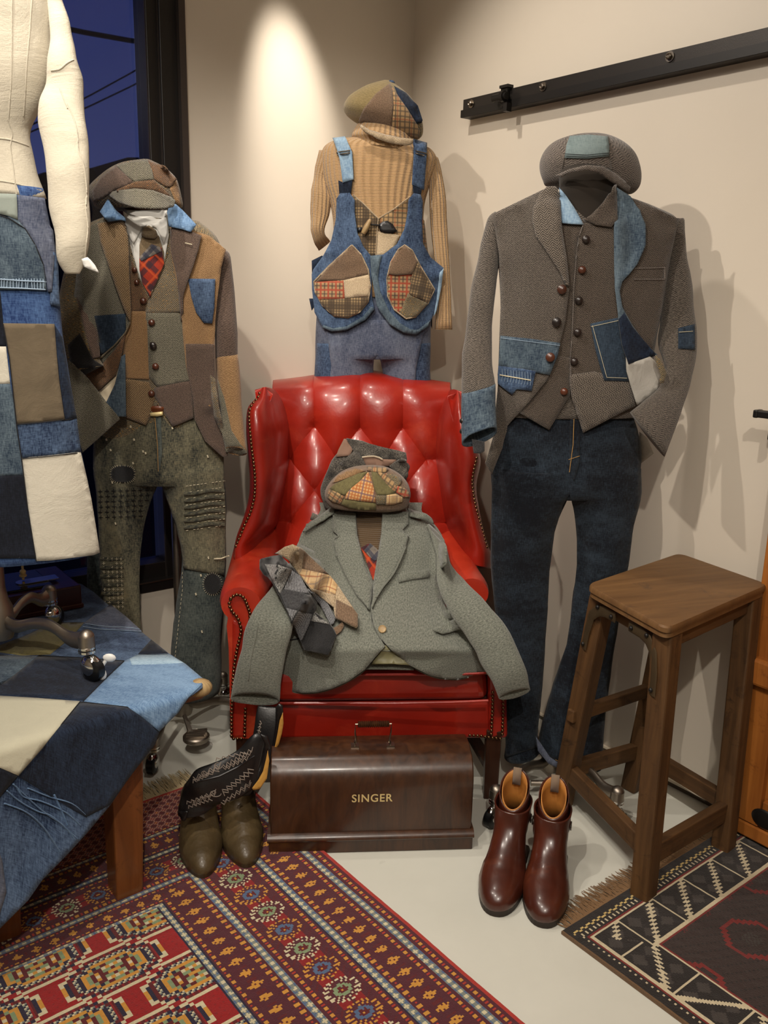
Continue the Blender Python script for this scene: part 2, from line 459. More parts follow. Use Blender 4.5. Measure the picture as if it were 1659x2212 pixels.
def m_knit(name, c, per=.008, amp=1.0, dirx=True):
    t = NT(name, .93, 0, .12, sheen=.3); t.uv(); X, Y, _ = t.xy()
    a = t.math('MULTIPLY', (X if dirx else Y), 2*PI/per); s = t.math('ADD', t.math('MULTIPLY', t.math('SINE', a), .5), .5)
    k = t.math('ADD', t.math('MULTIPLY', t.math('SINE', t.math('MULTIPLY', (Y if dirx else X), 2*PI/.003)), .12), 0)
    h = t.math('ADD', s, k)
    cc = t.mix(t.noise(300, 2), mul(c, .8), mul(c, 1.15)); t.col(cc); t.bump(h, amp, .004); return t.fin()
def m_linen(name, c, wr=.4, var=.08):
    t = NT(name, .92, 0, .15, sheen=.1); t.uv()
    a = t.noise(1, 2, .6, sx=(120, 900)); b = t.noise(1, 2, .6, sx=(900, 120)); v = t.noise(14, 5, .65, dist=1.2)
    cc = t.mix(v, mul(c, 1-var), mul(c, 1+var)); cc = t.mix(t.math('MULTIPLY', a, .22), cc, mul(c, .7)); t.col(cc)
    t.bump(t.math('ADD', t.math('ADD', t.math('MULTIPLY', a, .18), t.math('MULTIPLY', b, .18)), t.math('MULTIPLY', v, 1.2)), wr, .006); return t.fin()
def m_leather(name, c, dark, worn=None, rough=.38, coat=.15, cr=60, wf=.5, spec=.5, bump=.25):
    t = NT(name, rough, 0, spec, coat=coat); t.uv(obj=True)
    v = t.noise(5, 4, .6); cc = t.mix(t.ramp(v, (.3, 0), (.7, 1)), dark, c)
    if worn: cc = t.mix(t.math('MULTIPLY', t.ramp(t.noise(9, 6, .7, dist=.6), (.55, 0), (.75, 1)), wf), cc, worn)
    t.col(cc)
    vo = t.n.new('ShaderNodeTexVoronoi'); vo.inputs['Scale'].default_value = cr*4; t.link(t._uv, vo.inputs['Vector'])
    h = t.math('ADD', t.math('MULTIPLY', vo.outputs['Distance'], .35), t.math('MULTIPLY', t.noise(cr, 5, .65), .8))
    t.bump(h, bump, .0016)
    t.rough(t.math('ADD', t.math('MULTIPLY', t.noise(18, 4), .25), rough-.1)); return t.fin()
def m_wood(name, c1, c2, sc_=1.0, rough=.5, coat=0, dark=None, bump=.25, along='Y', obj=False, spec=.35, str_=30):
    t = NT(name, rough, 0, spec, coat=coat); t.uv(obj=obj)
    s = (40*sc_, 3*sc_) if along == 'Y' else (3*sc_, 40*sc_)
    if obj: s = {'Z': (38*sc_, 38*sc_, 2.6*sc_), 'X': (2.6*sc_, 38*sc_, 38*sc_), 'Y': (38*sc_, 2.6*sc_, 38*sc_)}[along]
    g = t.noise(1, 5, .65, sx=s, dist=.6); g2 = t.noise(4*sc_, 4, .6)
    f = t.math('ADD', t.math('MULTIPLY', g, .75), t.math('MULTIPLY', g2, .35))
    cc = t.mix(t.ramp(f, (.35, 0), (.72, 1)), c1, c2)
    if dark: cc = t.mix(t.ramp(t.noise(14*sc_, 6, .75, dist=.8), (.56, 0), (.70, .8)), cc, dark)
    t.col(cc); t.bump(g, bump, .0015); return t.fin()
def m_metal(name, c, rough=.3, var=.1, bump=0):
    t = NT(name, rough, 1.0, .5); t.uv(obj=True)
    t.col(t.mix(t.noise(30, 4, .6), mul(c, 1-var), mul(c, 1+var)))
    if bump: t.bump(t.noise(350, 2), bump, .0006)
    return t.fin()

MT = {}
def mats():
    M = MT
    # paint and floor
    t = NT('wall paint', .36, 0, .35); t.uv(obj=True)
    t.col(t.mix(t.noise(2.2, 4, .6), lin(206, 196, 180), lin(214, 204, 189))); t.bump(t.noise(60, 4, .6), .08, .002)
    t.rough(t.math('ADD', t.math('MULTIPLY', t.noise(3, 3), .2), .30)); M['wall'] = t.fin()
    t = NT('painted concrete floor', .3, 0, .4); t.uv(obj=True)
    t.col(t.mix(t.noise(3.5, 5, .65), lin(194, 193, 182), lin(212, 211, 200))); t.rough(t.math('ADD', t.math('MULTIPLY', t.noise(5, 4), .25), .2))
    t.bump(t.noise(9, 3), .05, .004); M['floor'] = t.fin()
    M['ceil'] = m_plain('ceiling paint', lin(225, 218, 205), .8)
    M['base'] = m_plain('baseboard paint', lin(226, 214, 192), .35)
    M['gap'] = m_plain('dark shadow gap', lin(84, 74, 62), .8)
    M['frame'] = m_plain('black window frame', lin(28, 25, 24), .35, .0, .5, bump=.05)
    M['frame2'] = m_plain('grey window frame edge', lin(70, 62, 58), .4, .3)
    M['silver'] = m_metal('brushed strip', lin(150, 140, 126), .35)
    M['iron'] = m_plain('black iron', lin(46, 42, 39), .42, .55, .5, bump=.15, bs=500, var=.2)
    M['irondark'] = m_plain('dark iron', lin(28, 25, 23), .45, .4, .5)
    M['steel'] = m_metal('zinc steel', lin(120, 112, 102), .35)
    M['pewter'] = m_metal('cast pewter stand', lin(156, 146, 134), .42, .15, .12)
    M['chrome'] = m_metal('chrome caster', lin(200, 198, 195), .12, .05)
    M['rubber'] = m_plain('black caster wheel', lin(14, 14, 15), .35)
    M['whiteplastic'] = m_plain('white brake lever', lin(225, 224, 220), .35)
    # cloth
    M['tw_grey'] = m_tweed('grey herringbone tweed', lin(32, 28, 25), lin(118, 108, 98), 'herring', .013, .0042)
    M['tw_grey2'] = m_tweed('grey brown herringbone tweed', lin(33, 27, 23), lin(102, 90, 79), 'herring', .014, .0046, rot=.12)
    M['tw_greybig'] = m_tweed('bold grey herringbone tweed', lin(34, 29, 26), lin(132, 121, 109), 'herring', .020, .0056)
    M['tw_greycap'] = m_tweed('grey cap tweed', lin(50, 44, 40), lin(124, 113, 104), 'herring', .013, .0045)
    M['tw_olive'] = m_tweed('olive herringbone tweed', lin(56, 48, 34), lin(142, 128, 100), 'herring', .012, .0044, lin(176, 128, 52))
    M['tw_olive2'] = m_tweed('olive barleycorn tweed', lin(62, 54, 42), lin(140, 126, 104), 'bird', .012, .0055, lin(160, 120, 60))
    M['tw_brown'] = m_tweed('brown tweed', lin(66, 46, 32), lin(122, 94, 68), 'bird', .01, .0048, lin(150, 100, 60))
    M['tw_tan'] = m_tweed('tan herringbone tweed', lin(110, 80, 50), lin(168, 134, 94), 'herring', .011, .0044)
    M['tw_tan2'] = m_tweed('tan plain tweed', lin(108, 80, 52), lin(156, 122, 84), 'plain')
    M['tw_mauve'] = m_tweed('brown plum tweed', lin(52, 40, 34), lin(116, 96, 84), 'twill', .01, .0045)
    M['tw_sage'] = m_tweed('green grey herringbone tweed', lin(50, 48, 39), lin(136, 130, 112), 'herring', .012, .0046)
    M['tw_cream'] = m_tweed('cream herringbone tweed', lin(150, 128, 100), lin(216, 196, 164), 'herring', .012, .0046)
    M['tw_moss'] = m_tweed('moss felt wool', lin(112, 96, 60), lin(140, 122, 82), 'plain')
    M['tw_lapel'] = m_tweed('lapel barleycorn tweed', lin(78, 58, 38), lin(158, 132, 96), 'bird', .01, .0060)
    M['grey_wool'] = m_tweed('light grey green wool', lin(84, 87, 79), lin(128, 130, 119), 'plain', var=.12, bump=.25)
    M['grey_wool_dark'] = m_tweed('grey wool collar underside', lin(92, 86, 78), lin(116, 110, 100), 'plain', var=.1)
    M['tie_taupe'] = m_tweed('taupe tie wool', lin(104, 88, 66), lin(128, 110, 84), 'plain')
    M['felt_black'] = m_tweed('black wool', lin(14, 14, 15), lin(30, 30, 32), 'plain', var=.1)
    M['felt_char'] = m_tweed('charcoal wool', lin(36, 36, 38), lin(66, 66, 68), 'plain')
    M['tw_salt'] = m_tweed('salt and pepper wool', lin(48, 48, 50), lin(168, 166, 160), 'plain')
    M['tw_pin'] = m_tweed('grey striped wool', lin(46, 46, 50), lin(142, 142, 144), 'twill', .01, .0050)
    M['tw_oat'] = m_tweed('oatmeal wool', lin(136, 116, 90), lin(190, 170, 140), 'plain')
    M['tw_coco'] = m_tweed('cocoa wool', lin(92, 72, 54), lin(128, 104, 82), 'plain')
    M['blackplaid'] = m_tweed('dark grey mottled tweed', lin(28, 27, 26), lin(138, 130, 118), 'plain', var=1.2)
    M['pl_tan'] = m_plaid('tan checked tweed', lin(170, 138, 96), [(.014, .0045, 0, lin(78, 68, 56), .9), (.042, .002, .008, lin(150, 60, 40), .9)])
    M['pl_tan2'] = m_plaid('tan windowpane tweed', lin(178, 146, 104), [(.03, .012, 0, lin(206, 176, 130), .8), (.03, .002, 0, lin(150, 82, 50), .9), (.03, .0018, .009, lin(90, 84, 90), .7)])
    M['pl_glen'] = m_plaid('brown glen check tweed', lin(150, 126, 92), [(.05, .018, 0, lin(60, 48, 38), .9), (.0085, .0034, .002, lin(56, 46, 38), .85)])
    M['pl_red'] = m_plaid('red checked tweed', lin(168, 138, 100), [(.012, .0045, 0, lin(62, 50, 48), .9), (.024, .006, .006, lin(168, 62, 40), .9)])
    M['pl_tie'] = m_plaid('red plaid tie wool', lin(148, 44, 24), [(.040, .013, 0, lin(30, 30, 40), .95), (.040, .005, .012, lin(190, 80, 34), .8)], rot=.75, weave=.003)
    M['pl_tieb'] = m_plaid('blue grey plaid tie wool', lin(120, 112, 104), [(.028, .010, 0, lin(44, 48, 66), .95)], rot=.75)
    M['denim_mid'] = m_denim('mid blue denim', lin(24, 38, 64), lin(92, 114, 144), .42)
    M['denim_dark'] = m_denim('dark indigo denim', lin(10, 16, 30), lin(40, 54, 76), .35)
    M['denim_black'] = m_denim('near black indigo denim', lin(10, 13, 22), lin(32, 38, 52), .35)
    M['denim_teal'] = m_denim('teal blue denim', lin(40, 54, 70), lin(104, 120, 130), .45)
    M['denim_tealdark'] = m_denim('dark teal denim', lin(20, 30, 44), lin(58, 74, 90), .4)
    M['denim_pale'] = m_denim('pale blue denim', lin(104, 134, 164), lin(164, 188, 204), .5)
    M['denim_sky'] = m_denim('washed sky denim', lin(56, 88, 128), lin(124, 154, 186), .55)
    M['denim_blue'] = m_denim('bright blue denim', lin(24, 46, 92), lin(82, 112, 158), .45)
    M['denim_grey'] = m_denim('grey washed denim', lin(54, 62, 84), lin(112, 118, 134), .45)
    M['denim_sage'] = m_denim('sage cap cotton', lin(92, 108, 110), lin(122, 136, 136), .55)
    M['denim_olive'] = m_denim('dirty washed denim', lin(26, 32, 33), lin(128, 122, 98), .46, worn=lin(150, 138, 106), fs=6)
    M['denim_olive2'] = m_denim('dark dirty denim', lin(30, 40, 44), lin(92, 98, 92), .46)
    M['denim_night'] = m_denim('jeans indigo denim', lin(7, 11, 20), lin(46, 58, 70), .26, fs=9, sx=(.5, 1), worn=None)
    M['denim_wornline'] = m_denim('worn crease denim', lin(24, 34, 46), lin(48, 60, 72), .5)
    M['denim_khaki'] = m_denim('olive canvas', lin(84, 78, 50), lin(116, 108, 72), .5)
    M['thread'] = m_plain('cream stitching', lin(206, 196, 168), .8)
    M['thread_gold'] = m_plain('gold stitching', lin(168, 130, 74), .8)
    M['thread_dark'] = m_plain('dark stitching', lin(24, 24, 28), .8)
    M['thread_sky'] = m_plain('pale blue stitching', lin(150, 170, 190), .8)
    M['linen'] = m_linen('white linen', lin(206, 200, 184), .5)
    M['linen_flat'] = m_linen('off white linen', lin(192, 184, 166), .5)
    M['linen_brown'] = m_linen('brown slubbed linen', lin(104, 92, 74), .4, .35)
    M['linen_cream'] = m_linen('cream linen', lin(196, 192, 170), .35)
    M['canvas_grey'] = m_linen('pale grey pocket cotton', lin(168, 164, 156), .5)
    M['shirt'] = m_linen('white shirt cotton', lin(218, 216, 210), .15, .03)
    M['lining'] = m_linen('ivory lining', lin(214, 200, 172), .2)
    M['neckform'] = m_linen('beige mannequin cloth', lin(186, 168, 136), .1)
    M['neckform_black'] = m_linen('black mannequin cloth', lin(46, 40, 34), .1)
    M['khaki_satin'] = m_plain('khaki satin lining', lin(118, 114, 84), .4, .0, .4)
    M['pinklining'] = m_linen('dusty brown lining', lin(132, 104, 88), .2)
    M['knit_tan'] = m_knit('camel rib knit', lin(186, 150, 106), .0105, 1.0)
    M['knit_brown'] = m_knit('brown knit', lin(86, 66, 42), .0045, .5, False)
    M['button'] = m_leather('brown leather button', lin(92, 46, 26), lin(48, 24, 14), None, .35, .3)
    M['button_dark'] = m_leather('dark leather button', lin(40, 28, 24), lin(20, 14, 12), None, .35, .3)
    M['horn'] = m_wood('horn toggle', lin(126, 98, 64), lin(186, 160, 116), 3, .35)
    M['belt'] = m_leather('brown belt leather', lin(120, 62, 30), lin(80, 40, 20))
    M['blackleather'] = m_leather('black boot leather', lin(22, 20, 22), lin(12, 11, 12), None, .4, .2)
    M['red'] = m_leather('red chair leather', lin(164, 36, 20), lin(130, 24, 14), lin(192, 70, 40), .34, .22, 34, .35)
    M['red_worn'] = m_leather('worn red arm leather', lin(182, 52, 28), lin(150, 34, 18), lin(196, 96, 50), .36, .2, 34, .6)
    M['nail'] = m_metal('antique brass nail', lin(120, 92, 66), .32)
    M['tuft'] = m_metal('dark tufting stud', lin(98, 70, 52), .3)
    M['mahog'] = m_wood('dark chair leg wood', lin(38, 20, 13), lin(62, 34, 20), 1, .35, .2, obj=True, along='Z')
    t = NT('varnished bentwood', .36, 0, .5, coat=.25); t.uv(obj=True)
    g = t.noise(1, 5, .7, sx=(26, 26, 5), dist=1.0); c_ = t.mix(t.ramp(g, (.3, 0), (.75, 1)), lin(38, 21, 12), lin(78, 46, 24))
    c_ = t.mix(t.ramp(t.noise(7, 6, .75, dist=1.5), (.60, 0), (.72, .35)), c_, lin(122, 74, 34)); t.col(c_); t.rough(t.math('ADD', t.math('MULTIPLY', t.noise(60, 4), .3), .22))
    t.bump(g, .12, .001); M['bentwood'] = t.fin()
    M['gold'] = m_plain('gold transfer', lin(222, 200, 142), .4, .3, .5)
    M['stoolwood'] = m_wood('worn stool wood', lin(60, 40, 22), lin(102, 72, 42), 1.0, .6, 0, lin(42, 28, 17), .5)
    M['stooltop'] = m_wood('stained stool seat', lin(84, 58, 34), lin(118, 86, 52), .8, .55, 0, lin(66, 52, 42), .35)
    M['bracket'] = m_plain('weathered iron bracket', lin(84, 70, 50), .5, .5, .5, bump=.3, var=.25, vs=30)
    M['doorwood'] = m_wood('amber barn door wood', lin(128, 70, 26), lin(178, 112, 50), .7, .42, .15, lin(88, 44, 20), .25, obj=True, along='Z')
    M['tablewood'] = m_wood('table leg wood', lin(90, 52, 26), lin(136, 82, 42), .8, .35, .3, lin(56, 30, 16), .2, obj=True, along='Z')
    M['machinewood'] = m_wood('machine base wood', lin(40, 18, 12), lin(70, 32, 18), 1, .3, .3, obj=True, along='X')
    M['japan'] = m_plain('black japanned metal', lin(12, 12, 18), .12, 0, .6)
    M['boot_brown'] = m_leather('chestnut boot leather', lin(88, 38, 22), lin(50, 21, 14), lin(130, 68, 40), .30, .25, 20, .45, .5, .12)
    M['boot_brown_strap'] = m_leather('boot strap leather', lin(92, 42, 26), lin(58, 26, 17), None, .35, .2, 30)
    M['boot_lining'] = m_leather('tan boot lining', lin(196, 134, 62), lin(168, 108, 46), None, .55, 0, 20)
    M['pull_tab'] = m_tweed('grey brown pull tab webbing', lin(112, 92, 74), lin(140, 120, 100), 'plain')
    M['sole'] = m_plain('dark boot sole', lin(40, 30, 24), .5)
    M['boot_olive'] = m_leather('olive brown grained leather', lin(98, 82, 54), lin(62, 50, 31), lin(128, 106, 70), .42, .1, 26, .5, .5, 1.0)
    M['boot_sole2'] = m_plain('brown boot welt', lin(58, 44, 28), .5)
    M['bootstitch'] = m_plain('grey boot stitching', lin(138, 126, 116), .7)
    M['bootedge'] = m_leather('yellow boot lining', lin(206, 158, 78), lin(170, 120, 50), None, .5)
    M['ring'] = m_plain('pale ring handle', lin(188, 172, 148), .4)
    M['outdoor'] = m_plain('dark rooftops', lin(9, 8, 12), .9)
    M['cable'] = m_plain('black cable', lin(6, 6, 10), .8)
    M['rugcol'] = None
    def rugm(name, bump=.6):
        t = NT(name, .95, 0, .08, sheen=.15); t.uv(obj=True)
        a = t.n.new('ShaderNodeVertexColor'); a.layer_name = 'Col'
        c = t.mix(t.noise(160, 3, .7), t.mix(1.0, a.outputs[0], (.72, .72, .72), 'MULTIPLY'), t.mix(1.0, a.outputs[0], (1.28, 1.28, 1.28), 'MULTIPLY'))
        c = t.mix(t.math('MULTIPLY', t.noise(5, 4), .25), c, (.02, .012, .01)); t.col(c); t.bump(t.noise(420, 2, .7), bump, .003); return t.fin()
    M['rug'] = rugm('woven rug pile'); M['rug_edge'] = m_plain('rug edge cord', lin(140, 28, 18), .9, bump=.5)
    M['fringe'] = m_plain('cream fringe', lin(188, 170, 132), .9); M['fringe_br'] = m_plain('brown fringe', lin(116, 88, 60), .9)
    t = NT('window glass', 0.02, 0, .5); t.b.inputs['Transmission Weight'].default_value = 1.0; t.b.inputs['IOR'].default_value = 1.45; M['glass'] = t.fin()
mats()
M = MT

# ---------------------------------------------------------------- room
XW, YW = -4.6, -5.6        # far sides of the shop behind the camera
WX = -0.852                # right end of window opening on the left wall (y=0)
wz0 = ony(342, 1271, 0).z
mb = MB(); mb.box((XW/2, YW/2, -.05), -XW/2+.15, -YW/2+.15, .05); mb.build('floor', M['floor'], kind='structure')
mb = MB(); mb.box((XW/2, YW/2, CEIL+.05), -XW/2+.15, -YW/2+.15, .05); mb.build('ceiling', M['ceil'], kind='structure')
mb = MB()
mb.box((WX/2, .06, CEIL/2), -WX/2, .06, CEIL/2)
mb.box(((WX+XW)/2, .06, wz0/2), (WX-XW)/2, .06, wz0/2)
mb.box(((WX+XW)/2, .06, (2.62+CEIL)/2), (WX-XW)/2, .06, (CEIL-2.62)/2)
mb.box((XW+.4, .06, CEIL/2), .4, .06, CEIL/2)
mb.build('wall_left', M['wall'], kind='structure')
mb = MB(); mb.box((.06, YW/2, CEIL/2), .06, -YW/2, CEIL/2); mb.build('wall_right', M['wall'], kind='structure')
mb = MB(); mb.box((XW-.06, YW/2, CEIL/2), .06, -YW/2, CEIL/2); mb.build('wall_back', M['wall'], kind='structure')
mb = MB(); mb.box((XW/2, YW-.06, CEIL/2), -XW/2, .06, CEIL/2); mb.build('wall_front', M['wall'], kind='structure')
mb = MB(); mb.box((XW/2, -.003, .006), -XW/2-.003, .003, .006); mb.build('trim_1', M['gap'], kind='structure')
mb = MB(); mb.box((-.003, YW/2, .006), .003, -YW/2-.003, .006); mb.build('trim_2', M['gap'], kind='structure')
mb = MB(); mb.box((XW/2, -.004, .0165), -XW/2-.004, .004, .0045); o = mb.build('baseboard_left', M['base'], kind='structure'); mod_bev(o, .002)
mb = MB(); mb.box((-.004, YW/2, .0165), .004, -YW/2-.004, .0045); o = mb.build('baseboard_right', M['base'], kind='structure'); mod_bev(o, .002)
# window: frame profile in steps, glass set back in the opening
win = thing('window_1', None, None, (WX, 0, wz0), kind='structure')
gx = ony(353.7, 0, .04).x
mb = MB(); ztop = 2.62
mb.box((WX-.010, .045, (wz0+ztop)/2), .010, .055, (ztop-wz0)/2); mb.build('window_frame', M['frame2'], win)
mb = MB()
mb.box((WX-.045, .060, (wz0+ztop)/2), .026, .050, (ztop-wz0)/2)
mb.box((WX-.086, .072, (wz0+ztop)/2), .018, .045, (ztop-wz0)/2)
mb.box(((gx+WX-.10)/2, .080, (wz0+ztop)/2), abs(gx-WX+.10)/2, .040, (ztop-wz0)/2)
x2 = XW+.8
mb.box(((gx+x2)/2, .055, wz0+.010), (gx-x2)/2+.1, .060, .016)
mb.box(((gx+x2)/2, .075, wz0+.050), (gx-x2)/2+.1, .040, .026)
mb.box(((gx+x2)/2, .060, ztop-.03), (gx-x2)/2, .050, .03)
mb.box((x2, .060, (wz0+ztop)/2), .03, .050, (ztop-wz0)/2)
o = mb.build('window_frame', M['frame'], win); mod_bev(o, .002)
mb = MB(); mb.box(((gx+x2)/2, -.0075, wz0+.028), (gx-x2)/2+.08, .003, .0018); mb.build('metal_strip', M['silver'], win)
mb = MB()
mb.box((WX-.071, .022, (wz0+ztop)/2), .0015, .004, (ztop-wz0)/2); mb.box((WX-.104, .034, (wz0+ztop)/2), .002, .004, (ztop-wz0)/2)
mb.build('metal_strip', M['frame2'], win)
mb = MB(); mb.box(((gx+x2)/2, .085, (wz0+ztop)/2), (gx-x2)/2, .003, (ztop-wz0)/2); mb.build('window_pane', M['glass'], win)

# outside: cables and dark roofs seen through the pane
for i, (a, b, lab) in enumerate([((120, 38, 6), (420, 88, 8), 'thick power cable high outside the window'), ((150, 215, 9), (400, 75, 12), 'thin cable rising to the right outside the window'),
                       ((150, 235, 9), (400, 112, 12), 'lower thin cable outside the window')]):
    A = ony(a[0], a[1], a[2]); B = ony(b[0], b[1], a[2]); A, B = A+(A-B)*2, B+(B-A)*2
    pts = [A.lerp(B, t/16)-V((0, 0, math.sin(PI*t/16)*.35)) + V((0, 0, .26)) for t in range(17)]
    mb = MB(); mb.tube(pts, .022 if i == 0 else .010, 6)
    mb.build('power_cable', M['cable'], smooth=True, origin=A, label=lab, cat='cable')
random.seed(3)
mb = MB(); yy = 14.0
xs = [ony(px, 400, yy).x for px in (-500, 640)]
prof = [(-500, 470), (-60, 460), (60, 400), (95, 372), (115, 372), (170, 368), (200, 362), (215, 395), (262, 380), (275, 340), (300, 340), (312, 380), (390, 372), (640, 380)]
vs = []
for px, py in prof:
    p = ony(px, py, yy); vs += [p, V((p.x, yy, -4)), V((p.x, yy+3, p.z)), V((p.x, yy+3, -4))]
fs = []
for i in range(len(prof)-1):
    a, b = 4*i, 4*(i+1); fs += [(a, a+1, b+1, b), (a+2, a, b, b+2), (a+3, a+2, b+2, b+3)]
mk('hillside', vs, fs, M['outdoor'], smooth=False, kind='structure', origin=vs[0])

# barn door track on the right wall
tr = thing('barn_door_track', 'long black steel sliding door track bolted to the right wall', 'door track', onx(1001, 230))
def rail(p0, p1, x0, x1): # from wall distance x0..x1, between heights at the far end
    pass
e0 = onx(1000.6, 215.6, -.045); e1 = onx(1000, 244.8, -.045); yl = (e0.y+e1.y)/2; zt, zb = e0.z, e1.z
yn = -2.3
mb = MB(); mb.box((-.041, (yl+yn)/2, (zt+zb)/2), .004, abs(yl-yn)/2, (zt-zb)/2); o = mb.build('track_bar', M['iron'], tr); mod_bev(o, .001)
b0 = onx(1012, 258, -.012); zc = b0.z
mb = MB(); mb.box((-.024, (b0.y+yn)/2, zc+.003), .022, abs(b0.y-yn)/2, .003)
mb.box((-.045, (b0.y+yn)/2, zc+.011), .002, abs(b0.y-yn)/2, .011)
mb.box((-.020, (b0.y+yn)/2, zc+.028), .002, abs(b0.y-yn)/2, .012)
o = mb.build('lower_channel', M['irondark'], tr)
for px, py in ((1019, 224.5), (1174, 187.5), (1448, 122.5)):
    p = onx(px, py, -.045); mb = MB()
    X, Y, Z = V((0, 1, 0)), V((0, 0, 1)), V((-1, 0, 0))
    mb.lathe(p, [(.0125, 0), (.0125, .003), (.0085, .003)], 20, (X, Y, Z)); mb.lathe(p+Z*.003, [(.008, 0), (.008, .007), (.0055, .009), (.003, .007)], 6, (X, Y, Z))
    mb.build('bolt', M['steel'], tr, True)
    mb = MB(); mb.box((-.022, p.y-.018, (zb+zc)/2+.010), .012, .016, (zb-zc)/2+.006); mb.build('spacer', M['irondark'], tr)
p = onx(1098, 207, -.05); mb = MB()
mb.box(p+V((.005, .012, 0)), .012, .014, .028); mb.tube([p+V((-.018, .045, -.004)), p+V((-.018, -.012, -.004))], .011, 12); mb.tube([p+V((-.018, .008, -.004)), p+V((-.018, -.004, -.004))], .016, 12)
mb.box(p+V((-.008, -.006, -.034)), .010, .008, .012); mb.box(p+V((-.002, .008, .026)), .012, .018, .004); mb.box(p+V((.0, .03, .0)), .008, .012, .008)
o = mb.build('end_stop', M['irondark'], tr, True)

# sliding barn door, only its near-left strip is in view
dx = -.062; e = onx(1573, 1793, dx-.02)
dl, dt = e.y, 1.98
door = thing('door_1', None, None, (dx, dl, 0), kind='structure')
W_ = .95; yr = dl-W_
def dbox(mb, y0, y1, z0, z1, x0, x1): mb.box(((x0+x1)/2, (y0+y1)/2, (z0+z1)/2), abs(x1-x0)/2, abs(y1-y0)/2, abs(z1-z0)/2)
mb = MB(); dbox(mb, dl, yr, .018, dt, dx+.028, dx); mb.build('door_leaf', M['doorwood'], door)
bs = .034/1
mb = MB(); dbox(mb, dl, dl-.075, .06, dt, dx, dx-.020); o = mb.build('door_stile', M['doorwood'], door); mod_bev(o, .003)
mb = MB(); dbox(mb, yr, yr+.075, .06, dt, dx, dx-.020); o = mb.build('door_stile', M['doorwood'], door); mod_bev(o, .003)
mb = MB(); dbox(mb, dl, yr, .018, .057, dx, dx-.021); o = mb.build('door_rail', M['doorwood'], door); mod_bev(o, .004)
for z0, z1 in ((.060, .135), (.60, .70), (1.85, 1.95)):
    mb = MB(); dbox(mb, dl-.079, yr+.079, z0, z1, dx, dx-.018); o = mb.build('door_rail', M['doorwood'], door); mod_bev(o, .003)
p = onx(1612, 1520, dx); mb = MB(); mb.box((dx-.022, p.y-.16, .475), .022, .16, .035); o = mb.build('door_ledge', M['doorwood'], door); mod_bev(o, .008)
p = onx(1650, 1770, dx-.02); mb = MB()
mb.ball(p+V((0, 0, 0)), .006, .034, .026, 20); o = mb.build('door_pull', M['irondark'], door, True)
p = onx(1634, 893, dx-.03); mb = MB()
mb.box(p+V((.0, -.055, 0)), .012, .055, .0085); mb.box(p+V((0, -.045, -.03)), .010, .006, .028); mb.box(p+V((.0, -.004, .0)), .014, .006, .0095)
o = mb.build('door_latch', M['irondark'], door); mod_bev(o, .003)

# soft dark cloth edge lying on the window ledge is built with the table group

# ---------------------------------------------------------------- mannequin by the right wall
def zf(x0, y0, s): return lambda pts: [(x0+p[0]*s, y0+p[1]*s) for p in pts]
def zr(x0, y0, s): return lambda rs: [(x0+r[0]*s, y0+r[1]*s, x0+r[2]*s, y0+r[3]*s)+tuple(r[4:]) for r in rs]
def flow(pts): return pts
def stand(lab, hub, hz, casters, pole_top, grp=None, pedal=None, spread=.0, wheel=.026, levers=(), legh=.09):
    """hub = floor point under the pole, casters = floor points; curved cast legs, ball ends, chrome casters"""
    st = thing('mannequin_stand', lab, 'mannequin stand', (hub.x, hub.y, hz), grp)
    H = V((hub.x, hub.y, 0))
    mb = MB(); mb.lathe((hub.x, hub.y, hz), [(.030, legh-.045), (.034, legh-.03), (.034, legh+.03), (.026, legh+.05), (.021, legh+.08), (.021, legh+.13), (.019, legh+.14)], 20)
    mb.build('hub', M['pewter'], st, True)
    mb = MB(); mb.tube([V((hub.x, hub.y, hz+legh)), V((hub.x, hub.y, pole_top))], .0135, 14); mb.build('pole', M['pewter'], st, True)
    for ci, c in enumerate(casters):
        c = V((c.x, c.y, 0)); d = (c-H); L = d.length; d.normalize(); s = V((-d.y, d.x, 0)); top = .103
        pr = [(0, legh+.012), (.2, legh-.006), (.42, legh+.012), (.62, legh+.016), (.82, legh-.004), (1.0, top-.012)]
        pr = crspline([(a*L, b) for a, b in pr], 5)
        mb = MB(); vs = []; fs = []
        m = len(pr)
        for i, (a, b) in enumerate(pr):
            t = i/(m-1); hh = .021*(1-.35*math.sin(PI*min(1, t*1.1))) ; ww = .0125*(1-.3*math.sin(PI*t))
            cc = H+d*a+V((0, 0, hz+b))
            for k in range(10):
                an = 2*PI*k/10; vs.append(cc+s*ww*math.cos(an)+V((0, 0, hh*math.sin(an))))
        for i in range(m-1):
            for k in range(10): fs.append((i*10+k, i*10+(k+1) % 10, (i+1)*10+(k+1) % 10, (i+1)*10+k))
        mb.add(vs, fs); mb.ball(c+V((0, 0, hz+top-.004)), .018, .018, .018, 16); mb.lathe(c+V((0, 0, hz)), [(.018, top-.03), (.018, top)], 16)
        lg = mb.build('leg', M['pewter'], st, True)
        mb = MB(); mb.lathe(c+V((0, 0, hz)), [(.014, .062), (.019, .064), (.019, .069), (.015, .071), (.019, .073), (.019, .078), (.014, .080)], 18); ax = (d, s, V((0, 0, 1)))
        mb.ball(c+V((0, 0, hz+.033))+d*.009, .027, .019, .027, 16, ax=ax); cs = mb.build('caster', M['chrome'], lg, True)
        mb = MB(); mb.lathe(c+V((0, 0, hz+wheel))+d*.016-s*.013, [(wheel*.8, 0), (wheel, .004), (wheel, .022), (wheel*.8, .026)], 20, (d, V((0, 0, 1)), s)); mb.build('wheel', M['rubber'], lg, True)
    return st

T = zf(960, 260, .3617); TR_ = zr(960, 260, .3617)
D3 = 2.25
